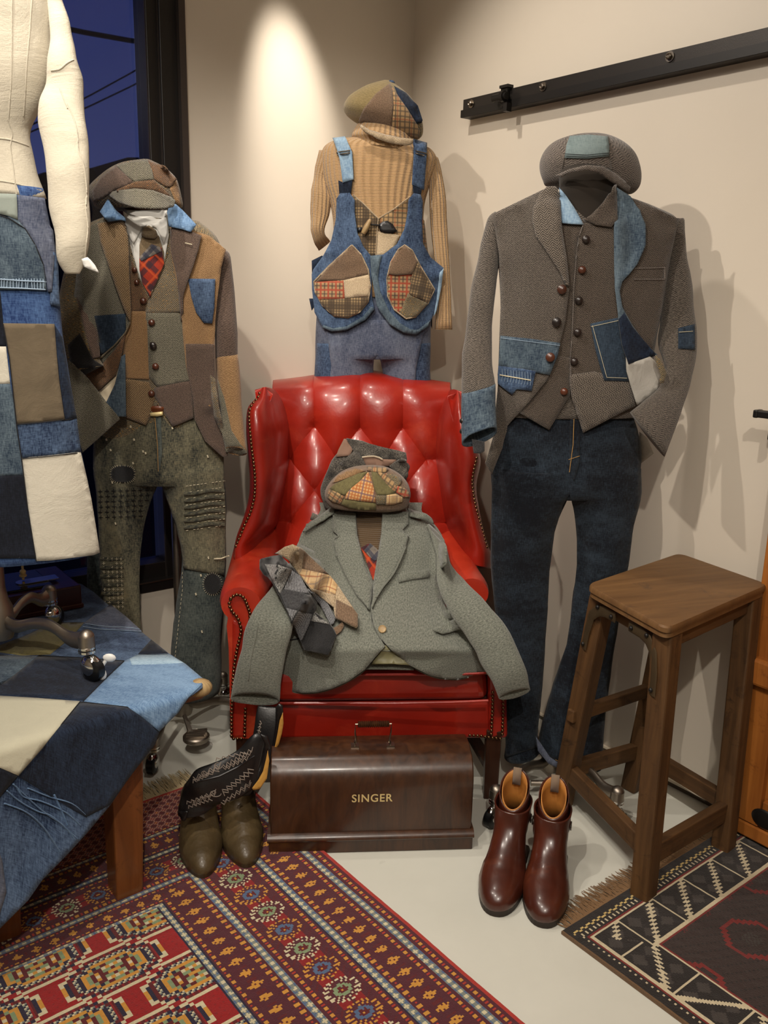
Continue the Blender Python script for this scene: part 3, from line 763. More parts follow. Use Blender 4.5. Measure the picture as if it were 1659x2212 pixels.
# hidden body that the clothes rest on (becomes the jacket's own shell)
hub3 = loc_((onz(1195, 1700)-C0).dot(HR), D3+.02, 0)
def gp(px, py): return onz(px, py)
st3 = stand('grey cast mannequin stand on casters under the dark jeans and herringbone jacket', hub3, 0,
            [gp(1068, 1780), gp(1327, 1783), gp(1252, 1668), gp(1120, 1640)], .27)
mb = MB()
for c in (gp(1082, 1778), gp(1327, 1783)):
    pass
a_, b_ = gp(1082, 1778).lerp(V((hub3.x, hub3.y, 0)), .55), gp(1327, 1783).lerp(V((hub3.x, hub3.y, 0)), .55)
mb.tube([a_+V((0, 0, .052)), b_+V((0, 0, .052))], .0085, 12); mb.build('cross_bar', M['pewter'], st3, True)
nk = loft('neck_form', TR_([(740, 262, 960, 270, D3-.03), (690, 300, 1010, 310, D3-.035), (685, 350, 1020, 360, D3-.035), (690, 430, 1015, 440, D3-.03), (700, 500, 1010, 510, D3-.025), (690, 620, 1040, 630, D3-.02)]),
          M['neckform_black'], st3, thick=.8, reg='neck3')

jk = thing('tweed_jacket', 'grey herringbone jacket with denim cuff and denim pocket band, on the right mannequin', 'jacket', P(1250, 700, D3))
body_r = TR_([(560, 440, 1130, 470, D3, .35), (420, 500, 1260, 520, D3, .32), (312, 560, 1385, 590, D3, .32), (308, 680, 1372, 700, D3, .38), (322, 860, 1335, 870, D3, .44),
              (334, 1060, 1305, 1080, D3, .46), (336, 1280, 1262, 1280, D3, .46), (335, 1450, 1240, 1450, D3, .46), (335, 1600, 1230, 1600, D3, .46), (330, 1760, 1190, 1760, D3, .44)])
loft('jacket_body', body_r, M['tw_grey'], jk, n=40, thick=.4, power=2.3, reg='b3', back=.9)
# jeans
jn = thing('jeans', 'dark indigo flared jeans with pale creases on the right mannequin', 'jeans', P(1215, 1300, D3))
hipr = [(1088, 868, 1360, 878, D3, .42), (1074, 920, 1378, 925, D3, .42), (1064, 975, 1385, 975, D3, .42), (1062, 1025, 1382, 1025, D3, .42), (1063, 1068, 1380, 1068, D3, .38)]
loft('hip_section', hipr, M['denim_night'], jn, thick=.42, n=36, wr=.004, ws=11, reg='h3')
loft('trouser_leg', [(1063, 1010, 1250, 1010, D3, .75), (1061, 1080, 1219, 1088, D3, .75), (1060, 1140, 1197, 1150, D3, .75), (1062, 1230, 1186, 1235, D3, .75), (1070, 1330, 1182, 1335, D3, .7), (1078, 1430, 1174, 1435, D3, .75),
               (1086, 1520, 1168, 1525, D3, .9), (1092, 1580, 1160, 1590, D3, 1.1), (1090, 1638, 1166, 1612, D3, 1.1)], M['denim_night'], jn, thick=.75, wr=.006, ws=9, hollow=.002, reg='ll3', seed=2)
loft('trouser_leg', [(1215, 1010, 1382, 1010, D3, .75), (1232, 1080, 1380, 1080, D3, .75), (1246, 1150, 1366, 1150, D3, .75), (1246, 1220, 1357, 1220, D3, .7), (1238, 1300, 1342, 1300, D3, .7), (1224, 1390, 1326, 1390, D3, .75),
               (1196, 1480, 1312, 1480, D3, .8), (1172, 1560, 1305, 1560, D3, .8), (1162, 1622, 1300, 1655, D3-.02, .7)], M['denim_night'], jn, thick=.75, wr=.006, ws=9, hollow=.002, reg='rl3', seed=5)
jf = [(1080, 900), (1370, 905), (1378, 940), (1383, 1000), (1380, 1080), (1366, 1150), (1357, 1225), (1342, 1300), (1326, 1390), (1312, 1480), (1305, 1560), (1298, 1652), (1220, 1652), (1186, 1634), (1166, 1612), (1174, 1560), (1197, 1480), (1224, 1392), (1238, 1300), (1246, 1220), (1246, 1150), (1238, 1090), (1230, 1068), (1216, 1092), (1198, 1150), (1187, 1235), (1182, 1335), (1174, 1435), (1168, 1525), (1160, 1590), (1164, 1614), (1125, 1626), (1092, 1636), (1092, 1580), (1087, 1520), (1079, 1430), (1071, 1330), (1063, 1230), (1061, 1140), (1062, 1080), (1064, 1000)]
panel('front', jf, ['h3', 'll3', 'rl3'], M['denim_night'], jn, off=.003, th=.002, sp=9, D0=D3, wr=.005, ws=9, reg='jf3', smooth_it=6)
panel('fly', [(1232, 905), (1252, 905), (1252, 1000), (1240, 1040), (1230, 1010)], ['jf3'], M['denim_night'], jn, off=.004, sp=7, D0=D3)
trim('fly_stitching', [(1240, 905), (1238, 960), (1230, 1020)], ['jf3'], M['thread_gold'], jn, off=.007, r=.0008)
trim('fly_stitching', [(1228, 993), (1252, 985)], ['jf3'], M['thread_gold'], jn, off=.0075, r=.0007)
trim('pocket_stitching', [(1325, 880), (1335, 895), (1360, 903)], ['jf3'], M['thread_gold'], jn, off=.005, r=.0009)
for q in ([(1163, 1600), (1185, 1635), (1225, 1652), (1300, 1648)], ):
    trim('hem_stitching', q, ['jf3'], M['thread_gold'], jn, off=.004, r=.0007)
panel('hem_lining', [(1158, 1592), (1162, 1622), (1185, 1650), (1210, 1662), (1215, 1654), (1188, 1636), (1168, 1606)], [], M['denim_grey'], jn, D0=D3-.09, sp=7)

# waistcoat
wc = thing('waistcoat', 'grey brown herringbone waistcoat with six buttons under the right mannequin jacket', 'waistcoat', P(1250, 700, D3-.1))
panel('waistcoat_left_front', T([(650, 560), (840, 590), (850, 640), (800, 700), (790, 1000), (770, 1300), (765, 1560), (745, 1640), (625, 1848), (450, 1745), (520, 1640), (600, 1540), (640, 1350), (650, 1100), (640, 800)]), ['b3', 'h3', 'neck3'], M['tw_grey2'], wc, off=.006, sp=11, D0=D3, reg='wl3', wr=.002)
panel('waistcoat_right_front', T([(828, 625), (850, 600), (1060, 590), (1080, 1000), (1110, 1300), (1150, 1550), (1142, 1695), (830, 1862), (762, 1650), (748, 1560), (752, 1430), (765, 1250), (772, 1000), (790, 790), (805, 690)]), ['b3', 'h3', 'neck3'], M['tw_grey2'], wc, off=.011, th=.004, sp=11, D0=D3, reg='wr3', wr=.002)
panel('waistband', T([(752, 1520), (900, 1500), (1118, 1560), (1142, 1700), (830, 1866), (762, 1650), (750, 1580)]), ['wr3'], M['tw_greybig'], wc, off=.0035, sp=11, D0=D3, rot=1.25)
panel('waistband', T([(648, 1400), (755, 1420), (752, 1640), (625, 1850), (450, 1748), (530, 1640), (610, 1540)]), ['wl3'], M['tw_grey2'], wc, off=.0025, sp=11, D0=D3, rot=-.5)
panel('collar', T([(1030, 380), (1035, 590), (1000, 635), (905, 622), (858, 600), (832, 592), (880, 560), (950, 490)]), ['b3', 'neck3'], M['tw_grey2'], wc, off=.020, th=.005, sp=9, D0=D3, rot=.6)
panel('collar_facing', T([(684, 400), (720, 440), (775, 520), (832, 622), (760, 618), (704, 612), (690, 520)]), ['b3', 'neck3'], M['denim_pale'], wc, off=.016, th=.004, sp=9, D0=D3)
trim('piping', T([(832, 615), (805, 690), (790, 790), (773, 1000), (765, 1250), (752, 1430), (762, 1650), (830, 1862), (1142, 1700)]), ['wr3', 'wl3'], M['tw_greycap'], wc, off=.003, r=.0016)
for i, (bx, by) in enumerate([(845, 712), (822, 893), (803, 1075), (795, 1265), (775, 1440), (715, 1620)]):
    q = T([(bx, by)])[0]
    button_at('button', q[0], q[1], ['wr3', 'wl3'], M['button'] if i in (1, 5) else M['button_dark'], wc, r=.0095, h=.007, off=.003)
pk = panel('pocket', T([(872, 1215), (1040, 1178), (1055, 1290), (1105, 1560), (955, 1555), (905, 1380)]), ['wr3'], M['denim_tealdark'], wc, off=.005, th=.003, sp=9, D0=D3, label='dark blue denim pocket patch', reg='pk3')
trim('stitching', T([(884, 1225), (970, 1535), (1090, 1540)]), ['pk3'], M['thread'], wc, off=.0015, r=.0006)
trim('stitching', T([(876, 1232), (1042, 1195)]), ['pk3'], M['thread'], wc, off=.0015, r=.0006)

# jacket fronts
lf = T([(600, 408), (650, 420), (690, 520), (700, 640), (732, 830), (747, 990), (738, 1060), (722, 1200), (690, 1330), (660, 1440), (612, 1555), (500, 1690), (375, 1825), (345, 1960), (285, 2110), (243, 2050), (288, 1900), (318, 1600), (328, 1290), (336, 1100), (326, 800), (300, 640), (285, 560), (430, 490)])
panel('jacket_left_front', lf, ['b3', 'h3'], M['tw_grey'], jk, off=.016, th=.005, sp=12, D0=D3-.05, wr=.003, ws=8, reg='jl3')
panel('jacket_back_tail', T([(285, 2110), (243, 2050), (288, 1900), (330, 1750), (380, 1900)]), [], M['lining'], jk, D0=D3+.02, sp=14)
rf = T([(1090, 450), (1250, 520), (1405, 592), (1372, 700), (1335, 850), (1312, 1000), (1298, 1130), (1262, 1285), (1240, 1372), (1195, 1340), (1120, 1235), (1062, 1115), (1045, 1020), (1062, 960), (1150, 850), (1192, 740), (1195, 640), (1150, 540)])
panel('jacket_right_front', rf, ['b3'], M['tw_grey2'], jk, off=.016, th=.005, sp=12, D0=D3-.05, wr=.003, ws=8, reg='jr3')
ll = T([(575, 425), (612, 398), (660, 392), (692, 440), (702, 640), (732, 830), (748, 995), (690, 905), (605, 775), (548, 690), (527, 600), (530, 520)])
panel('lapel', ll, ['b3', 'jl3', 'neck3'], M['tw_greybig'], jk, off=.012, th=.007, sp=10, D0=D3-.1, rot=-.15, reg='lap3')
fc = T([(1022, 395), (1110, 452), (1160, 540), (1195, 620), (1196, 740), (1150, 855), (1062, 965), (1047, 1020), (1063, 1115), (1125, 1235), (1200, 1340), (1262, 1400), (1240, 1412), (1100, 1456), (1062, 1340), (1040, 1190), (1018, 1000), (1014, 640), (1026, 480)])
panel('lapel_facing', fc, ['b3', 'jr3', 'wr3', 'neck3'], M['denim_teal'], jk, off=.010, th=.005, sp=10, D0=D3-.08, label='teal denim lapel and facing', reg='fc3')
panel('dark_facing', T([(1040, 1190), (1075, 1150), (1125, 1235), (1262, 1400), (1240, 1412), (1100, 1456), (1062, 1340)]), ['fc3'], M['denim_dark'], jk, off=.003, th=.002, sp=10, D0=D3-.1)
panel('inner_pocket', T([(1080, 1340), (1102, 1456), (1230, 1412), (1262, 1440), (1295, 1530), (1280, 1605), (1190, 1680), (1150, 1702), (1118, 1600), (1090, 1500)]), ['wr3'], M['canvas_grey'], jk, off=.012, th=.003, sp=9, D0=D3-.12, wr=.004, ws=22, smooth_it=6)
panel('hem_edge', T([(1262, 1400), (1300, 1440), (1328, 1510), (1312, 1568), (1285, 1574), (1292, 1520), (1262, 1440)]), [], M['tw_olive'], jk, D0=D3-.13, sp=8)
panel('denim_band', T([(334, 1286), (520, 1305), (692, 1330), (678, 1400), (630, 1522), (480, 1494), (322, 1466)]), ['jl3'], M['denim_teal'], jk, off=.004, th=.003, sp=10, label='blue denim pocket band', reg='db3')
panel('pocket_flap', T([(322, 1466), (545, 1500), (520, 1616), (430, 1606), (403, 1640), (318, 1572)]), ['jl3', 'db3'], M['denim_mid'], jk, off=.005, th=.004, sp=9, D0=D3-.1, label='pointed denim pocket flap', reg='pf3')
trim('stitching', T([(335, 1300), (690, 1345)]), ['db3'], M['thread_sky'], jk, off=.0015, r=.0006)
trim('stitching', T([(330, 1520), (515, 1552)]), ['pf3'], M['thread'], jk, off=.0015, r=.0014)
for i in range(11):
    x = 345+i*17; trim('stitching', T([(x, 1482+i*2.6), (x+2, 1530+i*3), (x-3, 1558+i*2.4)]), ['pf3'], M['thread_sky'], jk, off=.0012, r=.0005)
for a, b in (((1132, 885), (1320, 880)), ((1132, 950), (1316, 950)), ((1316, 880), (1316, 950))): trim('chest_pocket_welt', T([a, b]), ['jr3'], M['tw_greycap'], jk, off=.001, r=.0018)
for i, (bx, by) in enumerate([(702, 1010), (670, 1205), (632, 1415)]):
    q = T([(bx, by)])[0]; button_at('button', q[0], q[1], ['jl3', 'db3'], M['button'] if i != 1 else M['button_dark'], jk, r=.0115, h=.008, off=.004)
loft('sleeve', TR_([(300, 545, 420, 600, D3, .5), (258, 590, 370, 700, D3-.01, .7), (222, 740, 332, 760, D3-.01, .9), (182, 900, 318, 905, D3-.02, .85), (148, 1100, 300, 1090, D3-.04, .75), (122, 1300, 282, 1280, D3-.06, .7), (108, 1480, 292, 1460, D3-.09, .65), (104, 1650, 304, 1590, D3-.11, .6)]),
     M['tw_grey'], jk, thick=.75, wr=.006, ws=10, reg='sl3', cap=True)
loft('cuff', TR_([(104, 1630, 304, 1575, D3-.11, .62), (101, 1780, 312, 1735, D3-.13, .62), (108, 1935, 318, 1850, D3-.15, .6)]), M['denim_teal'], jk, thick=.62, wr=.003, hollow=.004, reg='cf3', label='blue denim cuff', power=2.2, tilt=.8)
for by in (1795, 1857):
    c = T([(110, by)])[0]; c = P(c[0], c[1], D3-.135); mb = MB(); mb.ball(c, .0085, .0085, .0075, 12); mb.build('button', M['button_dark'], jk, True)
panel('cuff_strap', T([(165, 1905), (240, 1920), (240, 1975), (215, 1990), (175, 1988)]), [], M['felt_char'], jk, D0=D3-.16, sp=8)
rs = TR_([(1290, 560, 1400, 595, D3, .5), (1320, 640, 1425, 600, D3, .7), (1330, 800, 1442, 780, D3-.01, .9), (1308, 1000, 1478, 985, D3-.02, .8), (1292, 1200, 1494, 1190, D3-.03, .7), (1285, 1340, 1502, 1390, D3-.05, .65), (1325, 1490, 1480, 1540, D3-.08, .7), (1262, 1612, 1432, 1690, D3-.11, .6), (1110, 1742, 1312, 2008, D3-.16, .42)])
loft('sleeve', rs, M['tw_grey'], jk, thick=.7, wr=.006, ws=10, reg='sr3', sub=5)
panel('elbow_patch', T([(1398, 1240), (1496, 1216), (1499, 1370), (1398, 1362)]), ['sr3'], M['denim_tealdark'], jk, off=.003, sp=7)
trim('stitching', T([(1400, 1265), (1496, 1258)]), ['sr3'], M['thread'], jk, off=.006, r=.0007)
panel('back_hem', T([(1165, 1860), (1210, 1895), (1250, 1990), (1170, 2052)]), [], M['canvas_grey'], jk, D0=D3+.04, sp=10)

# cap
def cap_shell(th, rings, mat, n=36, **k): return loft('crown', rings, mat, th, n=n, **k)
cp = thing('newsboy_cap', 'large grey herringbone cap with a sage cotton panel on the right mannequin', 'cap', P(1275, 340, D3))
cap_shell(cp, TR_([(850, 80, 880, 80, D3+.02, .9), (760, 90, 975, 93, D3+.02, .85), (662, 122, 1062, 134, D3+.02, .8), (598, 178, 1130, 200, D3+.02, .78), (567, 240, 1162, 275, D3+.02, .75), (565, 300, 1172, 340, D3+.02, .7), (582, 355, 1160, 400, D3+.02, .62), (606, 392, 1120, 440, D3+.03, .5), (700, 400, 1040, 440, D3+.03, .4)]), M['tw_greycap'], wr=.004, ws=9, reg='c3')
panel('sage_panel', T([(748, 93), (860, 84), (976, 95), (985, 150), (983, 214), (850, 228), (718, 224), (728, 150)]), ['c3'], M['denim_sage'], cp, off=.004, sp=9, reg='sp3')
for y in (200, 212): trim('seam', T([(722, y), (850, y+6), (983, y-6)]), ['c3', 'sp3'], M['thread_dark'], cp, off=.002, r=.0005)
for q in ([(748, 93), (715, 225), (700, 300)], [(976, 95), (988, 215), (1000, 290)]): trim('seam', T(q), ['c3'], M['tw_grey'], cp, off=.002, r=.0013)
vis = T([(662, 330), (740, 292), (850, 266), (950, 276), (1022, 316), (1085, 366), (1114, 400), (1103, 430), (1085, 420), (1000, 360), (930, 312), (850, 294), (760, 310), (690, 338)])
o = panel('visor', vis, [], M['tw_greycap'], cp, D0=D3-.13, th=.006, sp=7, dfun=lambda x, y: .14*((x-1270)/75)**2*.55)

# ---------------------------------------------------------------- mannequin by the window (tweed suit)
A = zf(0, 0, .339); AR = zr(0, 0, .339)
B = zf(0, 700, .3618); BR = zr(0, 700, .3618)
D2 = 2.42
hub2 = onz(395, 1568); hub2 = V((hub2.x, hub2.y, 0))
st2 = stand('grey cast mannequin stand with slotted foot pedal behind the denim covered table', hub2, 0,
            [onz(333, 1663), hub2+(onz(560, 1590)-hub2)*1.0, hub2+V((-.24, .06, 0)), hub2+V((.18, .07, 0))], .9)
# foot pedal
pc_ = onz(424, 1592, .05); mb = MB(); X = HR; Y = HF
vs = []; 
mb.lathe(pc_, [(.036, -.010), (.040, -.006), (.040, .004), (.036, .008), (.032, .004)], 24)
for k in range(-2, 3): mb.beam(pc_+X*(-.030+.002*abs(k))+Y*(k*.012)+V((0, 0, .007)), pc_+X*(.030-.002*abs(k))+Y*(k*.012+.014)+V((0, 0, .007)), .004, .005)
mb.beam(pc_+V((0, 0, .0))-X*.02+Y*.02, onz(398, 1545, .09), .014, .010, w2=(.010, .008))
mb.build('foot_pedal', M['pewter'], st2, True)
nk = loft('neck_form', AR([(800, 1300, 1030, 1300, D2, .8), (795, 1345, 1042, 1350, D2, .8), (800, 1400, 1050, 1400, D2, .8), (780, 1500, 1070, 1500, D2, .7)]), M['neckform'], st2, thick=.8, reg='neck2')
loft('neck_cap', AR([(785, 1290, 1035, 1290, D2-.01, .82), (790, 1325, 1038, 1335, D2-.01, .82), (820, 1345, 1020, 1352, D2-.01, .8)]), M['machinewood'], st2, thick=.8)
j2 = thing('patchwork_tweed_jacket', 'brown and tan patchwork tweed jacket with blue denim breast pocket, mannequin by the window', 'jacket', P(340, 640, D2))
j2r = [(228, 468, 430, 478, D2, .4), (182, 492, 468, 512, D2, .36), (176, 540, 478, 560, D2, .40), (176, 620, 472, 640, D2, .44), (190, 720, 462, 730, D2, .46), (200, 820, 462, 830, D2, .46), (205, 900, 462, 910, D2, .46), (208, 950, 470, 960, D2, .42)]
loft('jacket_body', j2r, M['tw_olive'], j2, n=40, thick=.4, power=2.3, reg='b2')
# jeans
jn2 = thing('mended_jeans', 'faded dirty jeans with black patches and cross stitching, mannequin by the window', 'jeans', P(330, 1200, D2))
loft('hip_section', BR([(590, 480, 1300, 480, D2, .42), (570, 600, 1322, 620, D2, .42), (560, 750, 1335, 780, D2, .42), (560, 860, 1338, 900, D2, .42), (565, 930, 1340, 950, D2, .38)]), M['denim_olive'], jn2, n=36, reg='h2')
loft('trouser_leg', BR([(563, 850, 965, 850, D2, .75), (572, 940, 938, 960, D2, .75), (582, 1060, 895, 1070, D2, .75), (590, 1200, 858, 1210, D2, .7), (596, 1380, 836, 1390, D2, .7), (602, 1560, 832, 1560, D2, .75), (612, 1700, 836, 1700, D2, .8), (600, 1880, 842, 1880, D2, .85), (560, 2120, 850, 2120, D2, .9)]),
     M['denim_olive'], jn2, wr=.006, ws=9, hollow=.002, reg='ll2')
loft('trouser_leg', BR([(925, 850, 1338, 850, D2, .7), (962, 950, 1340, 960, D2, .72), (1008, 1080, 1345, 1080, D2, .72), (1055, 1220, 1350, 1210, D2, .72), (1084, 1360, 1348, 1370, D2, .72), (1092, 1440, 1338, 1480, D2, .72), (1062, 1620, 1334, 1640, D2, .75), (1026, 1840, 1328, 1840, D2, .8), (1028, 2020, 1318, 2020, D2, .8), (1060, 2240, 1312, 2195, D2, .8)]),
     M['denim_olive2'], jn2, wr=.006, ws=9, hollow=.002, reg='rl2', seed=4)
loft('flare', BR([(530, 1330, 640, 1330, D2+.05, .6), (522, 1450, 640, 1450, D2+.06, .6), (518, 1600, 640, 1600, D2+.06, .6), (515, 1800, 700, 1800, D2+.06, .6), (510, 2100, 760, 2100, D2+.06, .6)]), M['denim_olive2'], jn2, wr=.003, hollow=.002)
jf = B([(592, 500), (1300, 500), (1330, 700), (1338, 950), (1346, 1100), (1349, 1250), (1345, 1400), (1338, 1500), (1200, 1480), (1095, 1460), (1084, 1360), (1055, 1225), (1008, 1085), (960, 950), (942, 935), (925, 985), (893, 1075), (857, 1212), (836, 1390), (832, 1560), (834, 1700), (842, 1830), (800, 1830), (700, 1760), (620, 1660), (600, 1500), (596, 1350), (588, 1180), (578, 1000), (562, 880), (570, 640)])
panel('front', jf, ['h2', 'll2', 'rl2'], M['denim_olive'], jn2, off=.003, th=.002, sp=8, D0=D2, wr=.004, ws=13, reg='jf2', smooth_it=5)
panel('fly', B([(925, 540), (960, 540), (968, 780), (950, 900), (940, 860), (935, 700)]), ['jf2'], M['denim_olive2'], jn2, off=.003, sp=6)
trim('fly_stitching', B([(925, 560), (940, 720), (945, 880)]), ['jf2'], M['thread_gold'], jn2, off=.004, r=.0009)
def ell(cx, cy, rx, ry, n=18, p=2.0, rot=0):
    o = []
    for i in range(n):
        a = 2*PI*i/n; x = math.copysign(abs(math.cos(a))**(2/p), math.cos(a))*rx; y = math.copysign(abs(math.sin(a))**(2/p), math.sin(a))*ry
        o.append((cx+x*math.cos(rot)-y*math.sin(rot), cy+x*math.sin(rot)+y*math.cos(rot)))
    return o
panel('thigh_patch', B(ell(732, 897, 72, 50, 20, 2.8)), ['jf2'], M['felt_black'], jn2, off=.003, sp=6, label='black oval wool patch')
panel('knee_patch', B(ell(1268, 1553, 54, 63, 20)), ['rl2', 'jf2'], M['felt_black'], jn2, off=.004, sp=6, label='black round wool patch')
def stitches(name, segs, on, mat, par, off=.004, r=.0008, D0=2.3):
    mb = MB()
    for (a, b) in segs:
        w_ = []
        for t in (0, .5, 1):
            x = a[0]+(b[0]-a[0])*t; y = a[1]+(b[1]-a[1])*t; p, nn, ok = hit(x, y, on, D0); w_.append(P(x, y, DD(p)-off))
        mb.tube(w_, r, 4)
    return mb.build(name, mat, par, True)
sg = []
for i in range(8):
    for j in range(6):
        x, y = 598+i*40+(j % 2)*4, 1000+j*31-i*1.5
        if x > 900-j*9: continue
        sg += [((x-12, y), (x+12, y)), ((x, y-12), (x, y+12))]
stitches('cross_stitching', [(B([a])[0], B([b])[0]) for a, b in sg], ['jf2'], M['thread_dark'], jn2, .004, .0009)
for (ex_, ey_, r1, r2, pw) in ((732, 897, 72, 51, 2.8), (1268, 1553, 55, 65, 2.0)):
    sg = [(ell(ex_, ey_, r1+6, r2+6, 30, pw)[i], ell(ex_, ey_, r1-5, r2-5, 30, pw)[i]) for i in range(30)]
    stitches('patch_stitching', [(B([a])[0], B([b])[0]) for a, b in sg], ['jf2', 'rl2'], M['thread'], jn2, .006, .0005)
sg = []; random.seed(5)
for j in range(8):
    for i in range(11):
        if random.random() < .25: continue
        x, y = 1110+i*22, 968+j*38-i*3; sg.append(((x, y), (x+13, y-2)))
stitches('sashiko_stitching', [(B([a])[0], B([b])[0]) for a, b in sg], ['jf2', 'rl2'], M['thread'], jn2, .006, .0008)
for j in range(6):
    y = 1010+j*40; q = B([(1102, y+4), (1170, y), (1250, y-16), (1338, y-12)])
    trim('pleat', crspline(q, 4), ['jf2', 'rl2'], M['denim_olive'], jn2, off=.001, r=.006, n=8)
sg = []
for j in range(12):
    for i in range(5):
        if random.random() < .15: continue
        x, y = 610+i*26+j*1, 1402+j*26; sg.append(((x, y), (x+17, y+2))); sg.append(((x+8, y-8), (x+8, y+10)))
stitches('mending_stitching', [(B([a])[0], B([b])[0]) for a, b in sg], ['jf2', 'll2'], M['thread'], jn2, .005, .0008)
for j in range(6):
    y = 1400+j*52; trim('pleat', B([(602, y), (660, y+5), (738, y-4)]), ['jf2', 'll2'], M['denim_olive'], jn2, off=.0, r=.006, n=8)
sg = []
for (x, y) in ((780, 612), (635, 690), (660, 752), (855, 760), (800, 690), (1030, 620), (795, 830), (670, 945), (1245, 1395), (1200, 1500), (1170, 1612), (1206, 1836), (1240, 790), (690, 1190), (870, 770)):
    sg.append(((x-2, y-6), (x+2, y+7)))
stitches('paint_drop', [(B([a])[0], B([b])[0]) for a, b in sg], ['jf2', 'rl2'], M['thread'], jn2, .004, .0024)
trim('torn_edge', B([(1278, 1402), (1320, 1400), (1366, 1384)]), ['rl2', 'jf2'], M['thread'], jn2, off=.006, r=.0022)
sg = []
for i in range(26):
    y = 1480+i*26; x = 1100-i*2.8 if i > 4 else 1090; sg.append(((x, y), (x-2, y+14)))
stitches('seam_stitching', [(B([a])[0], B([b])[0]) for a, b in sg if a[1] < 2000], ['rl2'], M['thread'], jn2, .004, .0008)
panel('belt', B([(880, 470), (990, 470), (975, 535), (940, 550), (900, 545)]), ['h2'], M['belt'], jn2, off=.010, th=.003, sp=7)
panel('belt_buckle', B([(895, 530), (972, 522), (972, 545), (940, 552), (896, 550)]), ['h2'], M['gold'], jn2, off=.014, th=.002, sp=6)

# shirt and tie
sh = thing('white_shirt', 'white shirt collar showing above the patchwork waistcoat', 'shirt', P(315, 500, D2))
panel('shirt_front', A([(795, 1340), (1060, 1340), (1075, 1500), (1050, 1650), (955, 1895), (880, 1760), (845, 1650), (800, 1480)]), ['b2', 'neck2'], M['shirt'], sh, off=.006, sp=7, reg='s2')
panel('collar', A([(788, 1345), (805, 1360), (850, 1410), (938, 1432), (905, 1450), (850, 1552), (812, 1490), (800, 1440)]), ['b2', 'neck2', 's2'], M['shirt'], sh, off=.006, th=.003, sp=6)
panel('collar', A([(1060, 1335), (1066, 1430), (1064, 1490), (1044, 1552), (995, 1450), (960, 1432), (1010, 1415), (1045, 1380)]), ['b2', 'neck2', 's2'], M['shirt'], sh, off=.006, th=.003, sp=6)
tie = thing('plaid_necktie', 'taupe necktie with red plaid lower part under the patchwork waistcoat', 'necktie', P(322, 540, D2-.1))
panel('tie_blade', A([(888, 1560), (905, 1500), (1010, 1500), (1042, 1600), (1046, 1690), (1000, 1790), (956, 1892), (905, 1800), (887, 1700)]), ['b2', 's2'], M['tie_taupe'], tie, off=.009, th=.004, sp=6, reg='t2')
panel('plaid_section', A([(887, 1640), (970, 1555), (1030, 1580), (1046, 1680), (1000, 1790), (956, 1892), (905, 1800), (888, 1720)]), ['t2'], M['pl_tie'], tie, off=.002, th=.001, sp=6)
panel('plaid_section', A([(887, 1640), (965, 1555), (1020, 1575), (1030, 1600), (900, 1665)]), ['t2'], M['pl_tieb'], tie, off=.0035, th=.001, sp=6)
panel('knot', A([(908, 1447), (950, 1436), (992, 1465), (1003, 1500), (985, 1512), (900, 1500)]), ['b2', 's2', 't2'], M['tie_taupe'], tie, off=.010, th=.006, sp=5, bulge=.005)
# waistcoat
w2 = thing('patchwork_waistcoat', 'patchwork tweed waistcoat with leather buttons over white shirt and plaid necktie', 'waistcoat', P(330, 760, D2-.1))
wv = [(273, 500), (288, 560), (300, 600), (322, 642), (345, 596), (362, 545), (368, 505), (392, 560), (398, 650), (405, 740), (415, 830), (418, 903), (373, 922), (340, 873), (315, 919), (272, 902), (236, 895), (225, 850), (235, 800), (270, 720), (275, 640)]
panel('waistcoat_front', wv, ['b2', 'h2', 's2'], M['tw_olive2'], w2, off=.007, th=.003, sp=8, D0=D2, reg='w2', wr=.002)
for nm, po, mt, rt in (('tan_section', [(260, 672), (314, 672), (318, 700), (322, 820), (272, 818), (265, 760)], 'tw_tan', 0), ('sage_section', [(314, 676), (385, 676), (397, 700), (412, 822), (370, 830), (340, 836), (322, 815), (317, 730)], 'tw_sage', 0),
                   ('brown_section', [(234, 815), (272, 818), (322, 826), (334, 862), (315, 919), (272, 902), (240, 880)], 'tw_lapel', 0), ('plum_section', [(333, 838), (370, 828), (413, 822), (418, 903), (373, 922), (345, 874), (334, 858)], 'tw_mauve', .2),
                   ('upper_section', [(323, 645), (345, 596), (362, 545), (370, 505), (392, 560), (393, 674), (316, 678)], 'tw_olive2', 0), ('upper_section', [(284, 560), (300, 600), (321, 642), (312, 672), (262, 672), (275, 600)], 'tw_brown', 0)):
    panel(nm, po, ['w2'], M[mt], w2, off=.0025 if 'upper' not in nm else .002, th=.0015, sp=8, D0=D2, rot=rt)
trim('piping', [(284, 545), (300, 600), (322, 643), (345, 596), (362, 545)], ['w2', 's2'], M['tw_olive'], w2, off=.004, r=.0016)
for bx, by, c in ((913, 1918, 'b'), (967, 2056, 'b'), (975, 2200, 'd')):
    q = A([(bx, by)])[0]; button_at('button', q[0], q[1], ['w2'], M['button'] if c == 'b' else M['button_dark'], w2, r=.009, h=.007, off=.004)
for bx, by, c in ((916, 134, 'd'), (929, 253, 'b'), (905, 415, 'b')):
    q = B([(bx, by)])[0]; button_at('button', q[0], q[1], ['w2'], M['button'] if c == 'b' else M['button_dark'], w2, r=.009, h=.007, off=.004)
for a_ in ((858, 1720), (872, 1800)):
    q = A([a_])[0]; button_at('button', q[0], q[1], ['w2'], M['button'], w2, r=.007, h=.006, off=.004)

